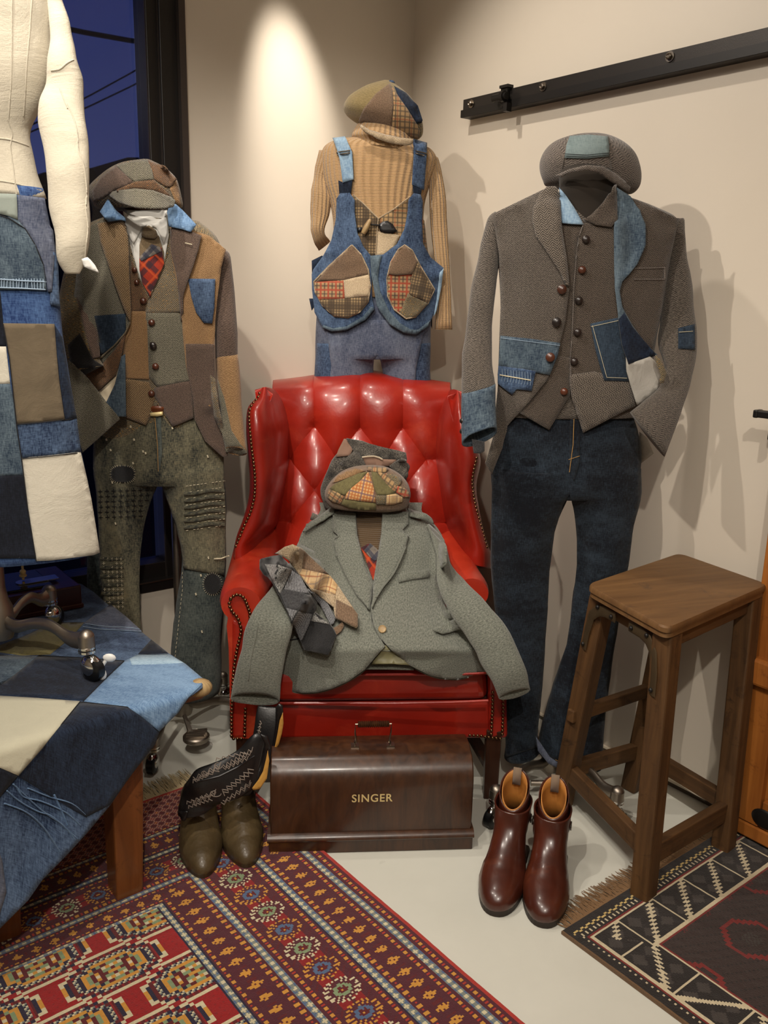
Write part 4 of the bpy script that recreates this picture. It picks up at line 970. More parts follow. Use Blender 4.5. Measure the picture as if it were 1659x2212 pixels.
# jacket fronts
jl = [(228, 470), (262, 478), (278, 510), (280, 600), (283, 660), (281, 700), (268, 722), (248, 755), (222, 785), (175, 808), (160, 760), (165, 700), (160, 640), (168, 560), (186, 492)]
panel('jacket_left_front', jl, ['b2'], M['tw_sage'], j2, off=.018, th=.004, sp=9, D0=D2-.06, reg='jl2', wr=.003)
panel('lower_flap', [(146, 778), (162, 790), (190, 818), (222, 860), (255, 900), (258, 906), (178, 978), (166, 930), (150, 850)], [], M['tw_sage'], j2, D0=D2-.14, th=.004, sp=9, wr=.006, ws=12, rot=.3, label='turned up hem of sage tweed')
panel('inner_facing', [(175, 808), (222, 785), (248, 755), (272, 716), (262, 770), (250, 810), (205, 850), (185, 830)], [], M['tw_brown'], j2, D0=D2-.10, th=.003, sp=9)
panel('cream_lining', [(205, 850), (250, 810), (258, 790), (246, 840), (228, 880)], [], M['lining'], j2, D0=D2-.09, th=.002, sp=9)
panel('denim_strip', [(262, 770), (270, 765), (272, 900), (252, 900), (226, 876), (248, 830)], [], M['denim_teal'], j2, D0=D2-.14, th=.003, sp=9)
panel('denim_pocket', A([(600, 2012), (800, 1998), (800, 2100), (770, 2160), (730, 2205), (640, 2260), (610, 2150)])+B([(600, 120)]), ['jl2'], M['denim_tealdark'], j2, off=.004, th=.002, sp=8, D0=D2-.1)
panel('lapel', A([(618, 1425), (700, 1408), (775, 1400), (806, 1440), (816, 1560), (822, 1750), (832, 1960), (826, 2050), (795, 1985), (740, 1840), (690, 1690), (640, 1545)]), ['b2', 'jl2', 's2'], M['tw_lapel'], j2, off=.010, th=.006, sp=7, D0=D2-.08)
trim('front_edge_piping', A([(832, 1960), (826, 2060), (800, 2120), (730, 2200)])+B([(640, 165), (560, 240), (480, 300)]), ['jl2'], M['tw_olive'], j2, off=.006, r=.002, D0=D2-.12)
jr = A([(1085, 1440), (1180, 1450), (1330, 1500), (1440, 1590), (1412, 1700), (1385, 1900), (1372, 2050), (1366, 2212)])+B([(1275, 150), (1278, 320), (1300, 480), (1340, 700), (1362, 785), (1330, 792), (1225, 700), (1165, 570), (1150, 420), (1110, 250), (1090, 50)])+A([(1160, 2050), (1135, 1850), (1085, 1600)])
panel('jacket_right_front', jr, ['b2', 'h2'], M['tw_tan'], j2, off=.018, th=.004, sp=9, D0=D2-.06, reg='jr2', wr=.003)
panel('plum_section', B([(1108, 118), (1275, 120), (1280, 320), (1300, 480), (1345, 700), (1362, 787), (1330, 794), (1225, 700), (1163, 570), (1148, 420), (1115, 260)]), ['jr2'], M['tw_mauve'], j2, off=.003, th=.002, sp=9, D0=D2-.1)
panel('hip_pocket', B([(1255, 305), (1285, 330), (1300, 480), (1340, 660), (1320, 650), (1280, 560), (1262, 430)]), ['jr2', 'b2'], M['tw_olive2'], j2, off=.008, th=.003, sp=7, D0=D2-.1, smooth_it=12)
panel('denim_breast_pocket', A([(1198, 1775), (1372, 1778), (1366, 1960), (1352, 2062), (1300, 2058), (1250, 1990), (1222, 1900)]), ['jr2'], M['denim_mid'], j2, off=.005, th=.003, sp=7, D0=D2-.1)
panel('lapel', A([(1082, 1440), (1150, 1442), (1284, 1502), (1262, 1600), (1230, 1700), (1190, 1810), (1160, 1900), (1152, 2050), (1138, 1880), (1122, 1740), (1088, 1600)]), ['b2', 'jr2', 's2', 'w2'], M['tw_mauve'], j2, off=.010, th=.006, sp=7, D0=D2-.08, rot=.25)
trim('buttonhole', A([(1178, 1548), (1224, 1558)]), ['jr2'], M['thread'], j2, off=.017, r=.0011)
panel('collar_left', A([(690, 1262), (700, 1290), (740, 1340), (795, 1385), (800, 1405), (770, 1402), (690, 1415), (636, 1348)]), ['b2', 'neck2'], M['denim_sky'], j2, off=.035, th=.004, sp=6, D0=D2-.05, label='turned up pale denim collar')
panel('collar_right', A([(1120, 1300), (1170, 1345), (1252, 1432), (1215, 1478), (1140, 1455), (1075, 1440), (1064, 1350), (1080, 1310)]), ['b2', 'neck2'], M['denim_sky'], j2, off=.035, th=.004, sp=6, D0=D2-.05, label='turned up pale denim collar')
loft('sleeve', [(410, 500, 486, 540, D2, .5), (462, 560, 498, 556, D2, .9), (462, 640, 508, 640, D2-.01, .8), (464, 740, 513, 740, D2-.02, .75), (466, 774, 514, 771, D2-.02, .75)], M['tw_mauve'], j2, thick=.8, wr=.004, reg='sr2')
loft('forearm', [(466, 768, 514, 765, D2-.02, .75), (470, 840, 521, 840, D2-.03, .7), (476, 910, 527, 908, D2-.04, .7), (486, 972, 533, 978, D2-.06, .65)], M['tw_tan'], j2, thick=.7, wr=.004, hollow=.003, reg='fr2', tilt=.8)
panel('sage_strip', [(470, 820), (484, 860), (500, 930), (520, 960), (534, 978), (520, 984), (488, 976), (478, 930)], ['fr2'], M['tw_sage'], j2, off=.002, sp=7, th=.001)
loft('sleeve', [(180, 490, 230, 500, D2+.02, .6), (145, 560, 205, 580, D2+.01, .8), (130, 640, 205, 650, D2-.03, .8), (128, 720, 214, 725, D2-.07, .75), (140, 775, 215, 772, D2-.10, .7), (160, 800, 225, 790, D2-.12, .6)], M['tw_olive'], j2, thick=.8, wr=.006, reg='sl2')
panel('sleeve_section_and_shade', [(162, 600), (172, 610), (200, 660), (212, 720), (216, 770), (200, 775), (180, 700), (164, 640)], ['sl2'], M['tw_mauve'], j2, off=.003, sp=8)
panel('sleeve_section_and_shade', [(146, 745), (172, 720), (200, 775), (222, 790), (175, 815), (152, 790)], ['sl2'], M['felt_black'], j2, off=.004, sp=8)  # black piece paints the shade at the bend of the sleeve
# cap
c2 = thing('newsboy_cap', 'patchwork brown and olive newsboy cap on the mannequin by the window', 'cap', P(295, 400, D2))
cap_shell(c2, AR([(905, 1014, 955, 1016, D2, .9), (780, 1038, 1040, 1058, D2, .85), (680, 1090, 1112, 1122, D2, .8), (604, 1158, 1140, 1185, D2, .8), (578, 1212, 1153, 1255, D2, .78), (592, 1285, 1156, 1310, D2, .7), (640, 1335, 1125, 1325, D2, .55), (760, 1330, 1040, 1330, D2, .45)]), M['tw_olive2'], wr=.005, ws=10, reg='cc2')
panel('top_wedge', A([(742, 1052), (860, 1022), (938, 1015), (968, 1080), (980, 1142), (920, 1148), (860, 1158), (800, 1110)]), ['cc2'], M['tw_sage'], c2, off=.003, sp=6, th=.002)
panel('right_wedge', A([(940, 1016), (1050, 1062), (1125, 1140), (1090, 1190), (1060, 1190), (985, 1142), (968, 1080)]), ['cc2'], M['tw_brown'], c2, off=.003, sp=6, th=.002)
panel('side_wedge', A([(1125, 1142), (1148, 1240), (1152, 1312), (1120, 1290), (1085, 1200)]), ['cc2'], M['tw_tan'], c2, off=.003, sp=6, th=.002)
panel('left_wedge', A([(738, 1054), (800, 1112), (850, 1160), (740, 1210), (690, 1240), (600, 1290), (585, 1215), (640, 1130)]), ['cc2'], M['tw_mauve'], c2, off=.003, sp=6, th=.002, rot=.5)
panel('band', A([(738, 1210), (862, 1156), (980, 1146), (1080, 1235), (1090, 1260), (980, 1215), (860, 1200), (750, 1225)]), ['cc2'], M['tw_brown'], c2, off=.022, th=.004, sp=6, D0=D2-.12)
panel('visor', A([(688, 1226), (750, 1212), (860, 1200), (975, 1212), (1085, 1252), (1117, 1275), (1110, 1312), (1060, 1328), (960, 1326), (860, 1318), (760, 1290), (700, 1252)]), [], M['tw_sage'], c2, D0=D2-.15, th=.005, sp=6, dfun=lambda x, y: .10*((x-306)/75)**2-(y-405)*.0010)

# ---------------------------------------------------------------- mannequin in the corner behind the armchair
Cz = zf(600, 130, .33); CR = zr(600, 130, .33)
D1 = 2.82
hub1 = loc_((P(815, 800, D1)-C0).dot(HR), D1, 0)
st1 = thing('mannequin_stand', 'mannequin pole and neck form under the camel jumper, behind the armchair', 'mannequin stand', hub1)
mb = MB(); mb.tube([hub1+V((0, 0, .03)), hub1+V((0, 0, 1.05))], .014, 14); mb.build('pole', M['pewter'], st1, True)
mb = MB(); mb.lathe(hub1, [(.17, 0), (.17, .012), (.03, .02), (.022, .05)], 32); mb.build('base_plate', M['pewter'], st1, True)
jp = thing('ribbed_jumper', 'camel ribbed roll neck jumper on the mannequin behind the armchair', 'jumper', P(820, 450, D1))
loft('torso', CR([(520, 505, 880, 545, D1, .5), (400, 520, 950, 560, D1, .42), (310, 560, 1010, 590, D1, .40), (285, 640, 1040, 660, D1, .42), (300, 800, 1000, 800, D1, .46), (345, 950, 960, 950, D1, .5), (365, 1100, 955, 1100, D1, .5), (350, 1300, 970, 1300, D1, .5), (330, 1550, 990, 1550, D1, .5)]), M['knit_tan'], jp, n=72, power=2.2, reg='b1', uconst=.16)
loft('roll_neck', CR([(520, 420, 880, 470, D1, .85), (492, 470, 895, 520, D1, .85), (484, 500, 898, 548, D1, .85), (500, 530, 895, 590, D1, .8), (480, 560, 915, 620, D1, .7)]), M['knit_tan'], jp, n=48, thick=.85, reg='n1', hollow=.004, uconst=.13)
loft('sleeve', CR([(268, 590, 400, 610, D1, .6), (236, 740, 332, 755, D1, .85), (218, 880, 346, 890, D1-.01, .8), (212, 1000, 336, 1020, D1-.01, .75), (218, 1110, 312, 1105, D1-.02, .75), (240, 1190, 322, 1150, D1-.01, .7), (268, 1248, 345, 1185, D1+.03, .7)]), M['knit_tan'], jp, thick=.8, wr=.006, ws=12, reg='sl1', uconst=.05, n=40)
loft('sleeve', CR([(950, 600, 1050, 640, D1, .6), (985, 720, 1072, 715, D1, .85), (995, 900, 1098, 890, D1-.01, .8), (1000, 1080, 1108, 1080, D1-.01, .75), (1022, 1290, 1121, 1290, D1-.02, .7), (1045, 1480, 1131, 1478, D1-.02, .6), (1028, 1762, 1144, 1764, D1-.02, .5)]), M['knit_tan'], jp, thick=.8, wr=.003, reg='sr1', hollow=.004, uconst=.05, n=40)
j1 = thing('faded_jeans', 'faded blue grey jeans on the mannequin behind the red armchair', 'jeans', P(812, 800, D1))
loft('hip_section', CR([(300, 1450, 1000, 1450, D1, .4), (262, 1600, 1005, 1600, D1, .42), (250, 1740, 1002, 1750, D1, .42), (246, 1850, 1000, 1850, D1, .42), (246, 1950, 1000, 1950, D1, .4)]), M['denim_grey'], j1, n=36, reg='h1')
loft('trouser_leg', CR([(246, 1850, 645, 1850, D1, .7), (243, 2000, 624, 2000, D1, .7), (240, 2200, 612, 2200, D1, .7), (250, 2700, 600, 2700, D1, .7), (255, 3600, 590, 3600, D1, .7)]), M['denim_mid'], j1, wr=.004, reg='ll1', hollow=.002)
loft('trouser_leg', CR([(640, 1850, 1000, 1850, D1, .7), (672, 1960, 1000, 1960, D1, .7), (690, 2060, 998, 2060, D1, .7), (705, 2200, 995, 2200, D1, .7), (715, 2700, 985, 2700, D1, .7), (720, 3600, 980, 3600, D1, .7)]), M['denim_mid'], j1, wr=.004, reg='rl1', hollow=.002)
panel('front', CR and Cz([(300, 1700), (960, 1700), (985, 1760), (950, 1800), (930, 1900), (905, 2020), (895, 2190), (705, 2190), (690, 2060), (672, 1960), (650, 1930), (628, 1960), (620, 2190), (330, 2190), (350, 2000), (330, 1850)]), ['h1', 'll1', 'rl1'], M['denim_grey'], j1, off=.003, sp=8, D0=D1, th=.002, smooth_it=5, label='paler worn front')

ov = thing('denim_tool_vest', 'blue denim vest with teardrop tweed pockets over the camel jumper', 'vest', P(812, 560, D1))
vv = Cz([(490, 880), (555, 935), (660, 1038), (760, 975), (868, 892), (900, 1000), (960, 1050), (975, 1200), (990, 1290), (960, 1400), (700, 1400), (610, 1300), (420, 1350), (360, 1200), (380, 1050), (440, 900)])
panel('tweed_back', vv, ['b1', 'h1'], M['pl_tan'], ov, off=.006, sp=8, D0=D1, th=.003, reg='v1')
panel('dark_plaid_section', Cz([(492, 885), (560, 942), (655, 1038), (648, 1110), (645, 1280), (560, 1280), (520, 1130), (500, 1000)]), ['v1'], M['pl_glen'], ov, off=.003, sp=7, D0=D1, th=.0015)
panel('cream_section', Cz([(655, 1120), (800, 1145), (770, 1220), (700, 1280), (640, 1285), (645, 1200)]), ['v1'], M['tw_cream'], ov, off=.003, sp=7, D0=D1, th=.0015)
trim('piping', Cz([(492, 882), (560, 938), (658, 1038), (765, 972), (866, 894)]), ['v1', 'b1'], M['tw_oat'], ov, off=.005, r=.0022)
trim('piping', Cz([(658, 1038), (650, 1120), (642, 1280)]), ['v1'], M['tw_oat'], ov, off=.005, r=.0016)
lb = Cz([(385, 905), (408, 872), (470, 868), (502, 915), (503, 1000), (520, 1130), (560, 1220), (608, 1278), (612, 1400), (618, 1560), (634, 1630), (575, 1695), (450, 1762), (350, 1772), (288, 1742), (240, 1650), (224, 1500), (222, 1400), (232, 1370), (300, 1275), (350, 1180), (378, 1050)])
panel('left_front', lb, ['b1', 'v1', 'h1'], M['denim_mid'], ov, off=.014, sp=8, D0=D1-.05, th=.004, reg='lb1', wr=.002)
rb = Cz([(858, 912), (893, 870), (936, 880), (950, 922), (946, 1050), (952, 1200), (1000, 1290), (1086, 1360), (1064, 1500), (1034, 1640), (984, 1740), (905, 1792), (830, 1782), (735, 1725), (650, 1610), (614, 1400), (606, 1280), (690, 1272), (782, 1202), (832, 1100), (852, 1000)])
panel('right_front', rb, ['b1', 'v1', 'h1'], M['denim_mid'], ov, off=.016, sp=8, D0=D1-.05, th=.004, reg='rb1', wr=.002)
panel('pale_facing', Cz([(606, 1280), (682, 1276), (668, 1330), (655, 1420), (672, 1520), (730, 1640), (800, 1720), (870, 1762), (920, 1764), (1000, 1700), (985, 1742), (905, 1796), (828, 1786), (733, 1730), (648, 1612), (612, 1400)]), ['rb1'], M['denim_teal'], ov, off=.004, sp=7, D0=D1-.06, th=.002)
panel('pale_facing', Cz([(634, 1628), (575, 1700), (450, 1768), (350, 1776), (288, 1748), (300, 1735), (360, 1755), (450, 1742), (560, 1675), (612, 1612)]), ['lb1'], M['denim_teal'], ov, off=.004, sp=7, D0=D1-.06, th=.002)
panel('side_hem', Cz([(1060, 1390), (1086, 1362), (1072, 1480), (1040, 1640), (1020, 1680), (1040, 1560)]), ['rb1'], M['denim_pale'], ov, off=.004, sp=7, D0=D1-.06, th=.002)
for po, nm in (([(222, 1312), (290, 1278), (300, 1290), (232, 1372), (224, 1400)], 'back_flap'), ([(205, 1560), (232, 1560), (236, 1620), (222, 1640)], 'back_flap'), ([(985, 1690), (1012, 1660), (1010, 1760)], 'back_flap')):
    panel(nm, Cz(po), [], M['denim_dark'], ov, D0=D1+.02, sp=8, th=.003)
p1 = Cz([(485, 1210), (545, 1272), (592, 1370), (607, 1480), (592, 1580), (535, 1650), (460, 1686), (370, 1676), (292, 1605), (245, 1520), (236, 1450), (330, 1352)])
panel('teardrop_pocket', p1, ['lb1'], M['tw_oat'], ov, off=.006, sp=7, D0=D1-.08, th=.003, reg='p1', label='teardrop patchwork tweed pocket on the left')
p2 = Cz([(830, 1210), (880, 1245), (935, 1350), (1026, 1500), (984, 1590), (900, 1682), (840, 1692), (762, 1632), (720, 1545), (714, 1430), (740, 1322), (790, 1238)])
panel('teardrop_pocket', p2, ['rb1'], M['pl_red'], ov, off=.006, sp=7, D0=D1-.08, th=.003, reg='p2', label='teardrop patchwork tweed pocket on the right')
for po, r_, m_, rt in (([(485, 1214), (545, 1275), (590, 1372), (598, 1400), (430, 1440), (340, 1440), (250, 1450), (330, 1356)], 'p1', 'tw_coco', 0),
                 ([(240, 1452), (430, 1440), (440, 1560), (270, 1570), (246, 1520)], 'p1', 'pl_red', 0), ([(430, 1440), (598, 1402), (606, 1480), (596, 1545), (440, 1558)], 'p1', 'tw_cream', 1.5),
                 ([(268, 1572), (596, 1548), (590, 1582), (535, 1650), (460, 1684), (370, 1674), (292, 1605)], 'p1', 'pl_glen', 0),
                 ([(830, 1214), (880, 1248), (915, 1320), (880, 1400), (780, 1410), (722, 1400), (742, 1322), (790, 1240)], 'p2', 'tw_coco', .2),
                 ([(915, 1322), (1024, 1500), (984, 1590), (860, 1530), (880, 1400)], 'p2', 'pl_glen', .2), ([(850, 1530), (984, 1592), (900, 1680), (840, 1690), (800, 1660)], 'p2', 'tw_olive', .4)):
    panel('tweed_patch', Cz(po), [r_], M[m_], ov, off=.003, sp=7, D0=D1-.08, th=.001, rot=rt)
trim('piping', p1+[p1[0]], ['p1', 'lb1'], M['tw_oat'], ov, off=.003, r=.0022); trim('piping', p2+[p2[0]], ['p2', 'rb1'], M['tw_oat'], ov, off=.003, r=.0022)
panel('strap', Cz([(358, 508), (440, 498), (468, 560), (486, 600), (496, 780), (425, 802), (405, 650), (385, 580)]), ['b1'], M['denim_pale'], ov, off=.012, sp=7, D0=D1, th=.004, reg='st1')  # left strap paler than the right: lamp glare put into its colour
panel('strap', Cz([(892, 515), (978, 540), (974, 650), (958, 850), (880, 815), (890, 650)]), ['b1', 'n1'], M['denim_mid'], ov, off=.012, sp=7, D0=D1, th=.004, reg='st1b')
panel('strap_tab', Cz([(396, 785), (425, 800), (488, 782), (478, 870), (440, 930), (402, 872)]), ['b1'], M['denim_dark'], ov, off=.010, sp=7, D0=D1, th=.004)
panel('strap_tab', Cz([(884, 815), (945, 842), (938, 880), (915, 910), (890, 872)]), ['b1'], M['denim_dark'], ov, off=.010, sp=7, D0=D1, th=.004)
trim('buckle', Cz([(386, 602), (484, 590), (487, 604), (392, 620), (386, 602)]), ['b1', 'st1'], M['silver'], ov, off=.006, r=.002)
trim('buckle', Cz([(888, 590), (975, 612), (975, 628), (888, 606), (888, 590)]), ['b1', 'st1b'], M['silver'], ov, off=.006, r=.002)
panel('toggle_tab', Cz([(662, 1072), (690, 1056), (715, 1050), (752, 1072), (782, 1118), (755, 1132), (700, 1128), (668, 1118)]), ['v1'], M['blackleather'], ov, off=.008, sp=6, th=.003)
panel('toggle_tab', Cz([(518, 1098), (548, 1092), (552, 1118), (522, 1128)]), ['v1', 'lb1'], M['blackleather'], ov, off=.008, sp=6, th=.003)
trim('cord', Cz([(545, 1108), (600, 1075), (665, 1080)]), ['v1'], M['blackleather'], ov, off=.010, r=.0025)
q0, q1 = Cz([(606, 1042)])[0], Cz([(560, 1132)])[0]; pa = hit(q0[0], q0[1], ['v1'], D1)[0]; pa = P(q0[0], q0[1], DD(pa)-.018); pb = P(q1[0], q1[1], DD(pa))
mb = MB(); mb.tube([pa+(pb-pa)*t-HF*.004*math.sin(PI*t) for t in (0, .15, .5, .85, 1)], [.004, .0065, .0085, .0085, .007], 12); mb.build('toggle', M['horn'], ov, True)
cp1 = thing('newsboy_cap', 'eight panel cap in moss, brown check and navy tilted on the mannequin behind the armchair', 'cap', P(828, 210, D1))
cap_shell(cp1, CR([(690, 132, 748, 140, D1, .9), (575, 172, 792, 175, D1, .85), (470, 236, 860, 236, D1, .8), (430, 295, 905, 305, D1, .8), (436, 345, 935, 380, D1, .8), (490, 395, 948, 440, D1, .8), (545, 425, 944, 490, D1, .75), (600, 455, 915, 518, D1, .65), (680, 480, 860, 520, D1, .5)]), M['tw_moss'], wr=.005, ws=10, reg='cc1')
for po, m_ in (([(735, 148), (752, 200), (758, 300), (745, 470), (650, 462), (560, 435), (528, 400), (560, 320), (640, 220)], 'tw_coco'), ([(745, 165), (790, 235), (850, 320), (912, 420), (932, 465), (922, 512), (840, 496), (745, 472), (757, 320)], 'pl_tan'),
             ([(762, 168), (840, 212), (915, 300), (946, 395), (940, 412), (906, 416), (840, 310), (790, 235)], 'denim_dark'), ([(905, 418), (942, 410), (946, 450), (934, 500), (926, 462)], 'tw_olive')):
    panel('cap_wedge', Cz(po), ['cc1'], M[m_], cp1, off=.003, sp=6, th=.0015)
panel('visor', Cz([(543, 420), (600, 455), (700, 484), (800, 505), (888, 515), (886, 545), (850, 560), (745, 546), (650, 515), (570, 462)]), ['cc1'], M['tw_oat'], cp1, off=.024, sp=6, th=.005, D0=D1-.1)
q = Cz([(742, 150)])[0]; mb = MB(); mb.ball(P(q[0], q[1], D1-.01), .012, .012, .008, 12); mb.build('top_button', M['denim_mid'], cp1, True)

# ---------------------------------------------------------------- red leather wing armchair
E5 = zf(440, 800, .446); ER = zr(440, 800, .446)
def patch(name, rows, mat, parent=None, su=8, sv=8, dfun=None, wr=0, ws=8, solid=0, reg=None, px=None, seed=0, **k):
    """rows of (x, y, D) control points, smoothed both ways"""
    f = px or (lambda p: p)
    rr = []
    for r in rows:
        q = f([(a[0], a[1]) for a in r]); rr.append([(q[i][0], q[i][1], r[i][2]) for i in range(len(r))])
    cols = [crspline(r, su) for r in rr]; m = len(cols[0])
    grid = [crspline([cols[i][j] for i in range(len(cols))], sv) for j in range(m)]
    n = len(grid[0]); vs = []; uv = []
    for j in range(m):
        for i in range(n):
            x, y, D = grid[j][i]
            if dfun: D += dfun(x, y)
            if wr: q = P(x, y, D); D -= nz(q, ws, wr, seed)+nz(q, ws*2.5, wr*.4, seed+1)
            v = P(x, y, D); vs.append(v); uv.append(((v-C0).dot(HR), v.z+D*.5))
    fs = [(j*n+i, (j+1)*n+i, (j+1)*n+i+1, j*n+i+1) for j in range(m-1) for i in range(n-1)]
    f0 = fs[len(fs)//2]; nn = (vs[f0[1]]-vs[f0[0]]).cross(vs[f0[2]]-vs[f0[0]])
    if nn.dot(vs[f0[0]]-C0) > 0: fs = [q[::-1] for q in fs]
    if reg: BV[reg] = bvh_of(vs, fs)
    o = mk(name, vs, fs, mat, parent, True, uv, **k)
    if solid: mod_solid(o, solid, -1)
    return o
ch = thing('wing_armchair', 'red leather wing armchair with buttoned back and brass nail trim', 'armchair', loc_(-.03, 2.40, 0))
bt = [(541, 267), (757, 269), (961, 271), (435, 432), (648, 432), (868, 434), (1070, 437), (540, 588), (757, 590), (965, 592), (435, 740), (648, 742), (868, 744), (1075, 745)]
sgm = [(0, 3), (0, 4), (1, 4), (1, 5), (2, 5), (2, 6), (3, 7), (4, 7), (4, 8), (5, 8), (5, 9), (6, 9), (7, 10), (7, 11), (8, 11), (8, 12), (9, 12), (9, 13)]
lines = [(bt[a], bt[b]) for a, b in sgm] + [(bt[0], (541, 40)), (bt[1], (757, 20)), (bt[2], (961, 50)), (bt[3], (380, 428)), (bt[6], (1140, 436)), (bt[10], (365, 740)), (bt[13], (1150, 748))]
def sdist(x, y, a, b):
    dx, dy = b[0]-a[0], b[1]-a[1]; t = max(0, min(1, ((x-a[0])*dx+(y-a[1])*dy)/(dx*dx+dy*dy))); return math.hypot(x-a[0]-dx*t, y-a[1]-dy*t)
def tuft(px, py):
    x, y = (px-440)/.446, (py-800)/.446; d = 0
    for b in bt:
        r = math.hypot(x-b[0], y-b[1]); d = max(d, .024*math.exp(-(r/26)**2)+.015*math.exp(-(r/70)**2))
        if r < 75:
            a = math.atan2(y-b[1], x-b[0]); d += .0012*math.sin(a*11)*math.exp(-((r-34)/20)**2)
    e = min(sdist(x, y, a, b) for a, b in lines)
    return d+.012*math.exp(-(e/8)**2)+.010*math.exp(-(e/38)**2)
rows = [[(330, 150, 2.98), (480, 110, 2.99), (600, 96, 3.0), (760, 80, 3.0), (950, 106, 3.0), (1070, 125, 2.99), (1195, 150, 2.98)],
        [(340, 100, 2.93), (480, 84, 2.95), (600, 66, 2.96), (760, 50, 2.96), (950, 75, 2.96), (1070, 95, 2.95), (1190, 112, 2.93)],
        [(342, 94, 2.82), (480, 77, 2.83), (600, 58, 2.84), (760, 42, 2.84), (950, 67, 2.84), (1070, 87, 2.83), (1188, 104, 2.82)],
        [(346, 125, 2.75), (480, 112, 2.735), (600, 98, 2.73), (760, 88, 2.73), (950, 105, 2.73), (1070, 120, 2.735), (1182, 132, 2.75)],
        [(370, 220, 2.74), (480, 215, 2.70), (600, 210, 2.69), (760, 205, 2.69), (950, 210, 2.70), (1070, 215, 2.71), (1160, 225, 2.75)]]
for y, D in ((340, 2.69), (470, 2.665), (600, 2.63), (740, 2.60), (880, 2.55), (1050, 2.48)):
    rows.append([(350, y, D+.05), (480, y, D), (600, y, D-.005), (760, y, D-.005), (950, y, D), (1070, y, D+.005), (1180, y, D+.05)])
patch('backrest', rows, M['red'], ch, su=20, sv=13, dfun=tuft, solid=.03, reg='back', px=E5)
for i, b in enumerate(bt):
    if i in (8, 9, 11, 12, 5, 4): pass
    q = E5([b])[0]; button_at('tufting_button', q[0], q[1], ['back'], M['tuft'], ch, r=.0078, h=.006, off=.001)
Wz = zf(460, 820, .217)
dW = [2.50, 2.40, 2.355, 2.37, 2.47, 2.70]
lr = [[(470, 95), (472, 86), (500, 76), (540, 74), (580, 85), (640, 112)], [(425, 190), (430, 182), (470, 190), (540, 195), (620, 190), (700, 200)], [(352, 290), (348, 290), (400, 300), (520, 330), (640, 340), (740, 330)],
      [(335, 500), (333, 500), (390, 500), (520, 500), (660, 500), (765, 500)], [(352, 750), (350, 750), (410, 750), (530, 750), (660, 750), (765, 750)], [(372, 1000), (370, 1000), (430, 1000), (540, 1000), (650, 1000), (750, 1000)],
      [(357, 1200), (355, 1200), (415, 1210), (530, 1210), (630, 1210), (720, 1210)], [(300, 1400), (298, 1400), (350, 1410), (480, 1420), (590, 1420), (680, 1400)], [(240, 1560), (238, 1560), (280, 1570), (400, 1560), (520, 1530), (650, 1490)],
      [(207, 1720), (206, 1720), (230, 1700), (340, 1660), (480, 1620), (640, 1570)], [(207, 1860), (206, 1860), (230, 1840), (340, 1800), (480, 1760), (640, 1720)]]
topadd = [.10, .06, .02] + [0]*8
patch('wing', [[(p[0], p[1], dW[i]+topadd[j]) for i, p in enumerate(r)] for j, r in enumerate(lr)], M['red'], ch, su=7, sv=7, solid=.035, px=Wz, reg='wl', wr=.003)
rr_ = [[(1175, 105), (1205, 92), (1222, 95), (1235, 105), (1240, 110), (1240, 116)], [(1135, 180), (1180, 180), (1215, 180), (1245, 185), (1262, 190), (1262, 192)], [(1112, 300), (1165, 300), (1215, 300), (1265, 300), (1295, 300), (1296, 300)],
       [(1110, 430), (1170, 430), (1230, 430), (1300, 430), (1338, 430), (1338, 430)], [(1120, 560), (1175, 560), (1230, 560), (1285, 560), (1318, 560), (1318, 560)], [(1132, 680), (1190, 690), (1245, 695), (1300, 695), (1335, 690), (1336, 690)],
       [(1155, 780), (1220, 790), (1275, 800), (1325, 805), (1360, 800), (1361, 800)], [(1165, 850), (1230, 850), (1290, 865), (1345, 880), (1388, 890), (1389, 890)], [(1165, 930), (1230, 930), (1290, 940), (1345, 950), (1388, 960), (1389, 960)]]
dR = [2.74, 2.52, 2.42, 2.40, 2.44, 2.53]; ta2 = [.10, .05, .02]+[0]*6
patch('wing', [[(p[0], p[1], dR[i]+ta2[j]) for i, p in enumerate(r)] for j, r in enumerate(rr_)], M['red'], ch, su=7, sv=8, solid=.035, px=E5, reg='wr', wr=.003)
# arms: rolled section swept front to back, open front face closed by a panel
def arm(cf, cb, r, zf_, zb_, sgn, zlow=.20, mat=M['red_worn'], reg=None):
    """cf, cb = (u, D, z) of roll centres front and back; sgn=+1 when the outside is at the left"""
    prof = []
    vs = []; fs = []; N = 18; n = 26
    for i in range(N+1):
        t = i/N; u = cf[0]+(cb[0]-cf[0])*t; D = cf[1]+(cb[1]-cf[1])*t; z = cf[2]+(cb[2]-cf[2])*t+.012*math.sin(PI*t)*-1
        rr = r*(1+.18*t); fr = 1-.14*max(0, 1-t*9)**2
        pts = []
        pts.append((sgn*.046, zlow)); pts.append((sgn*.050, zlow+.14)); pts.append((sgn*.050, z-.06)); pts.append((sgn*rr*.86*fr, z-.03))
        for k in range(15):
            a = -.15+k/14*(PI+1.0); pts.append((sgn*rr*fr*math.cos(a), z+rr*.92*fr*math.sin(a)))
        pts.append((-sgn*.038, z-rr*.98)); pts.append((-sgn*.034, z-.12)); pts.append((-sgn*.034, zlow+.1)); pts.append((-sgn*.034, zlow))
        n = len(pts)
        for (a, b) in pts: vs.append(loc_(u+a, D, b))
    for i in range(N):
        for k in range(n-1): fs.append((i*n+k, i*n+k+1, (i+1)*n+k+1, (i+1)*n+k))
    fs.append(tuple(range(n)))
    if reg: BV[reg] = bvh_of(vs, fs)
    o = mk('arm', vs, fs, mat, ch, True); o.data.set_sharp_from_angle(angle=R(60)); return o
arm((-.362, 2.115, .578), (-.388, 2.60, .605), .060, 0, 0, 1, reg='al')
arm((.238, 2.21, .590), (.190, 2.66, .605), .054, 0, 0, -1, reg='ar')
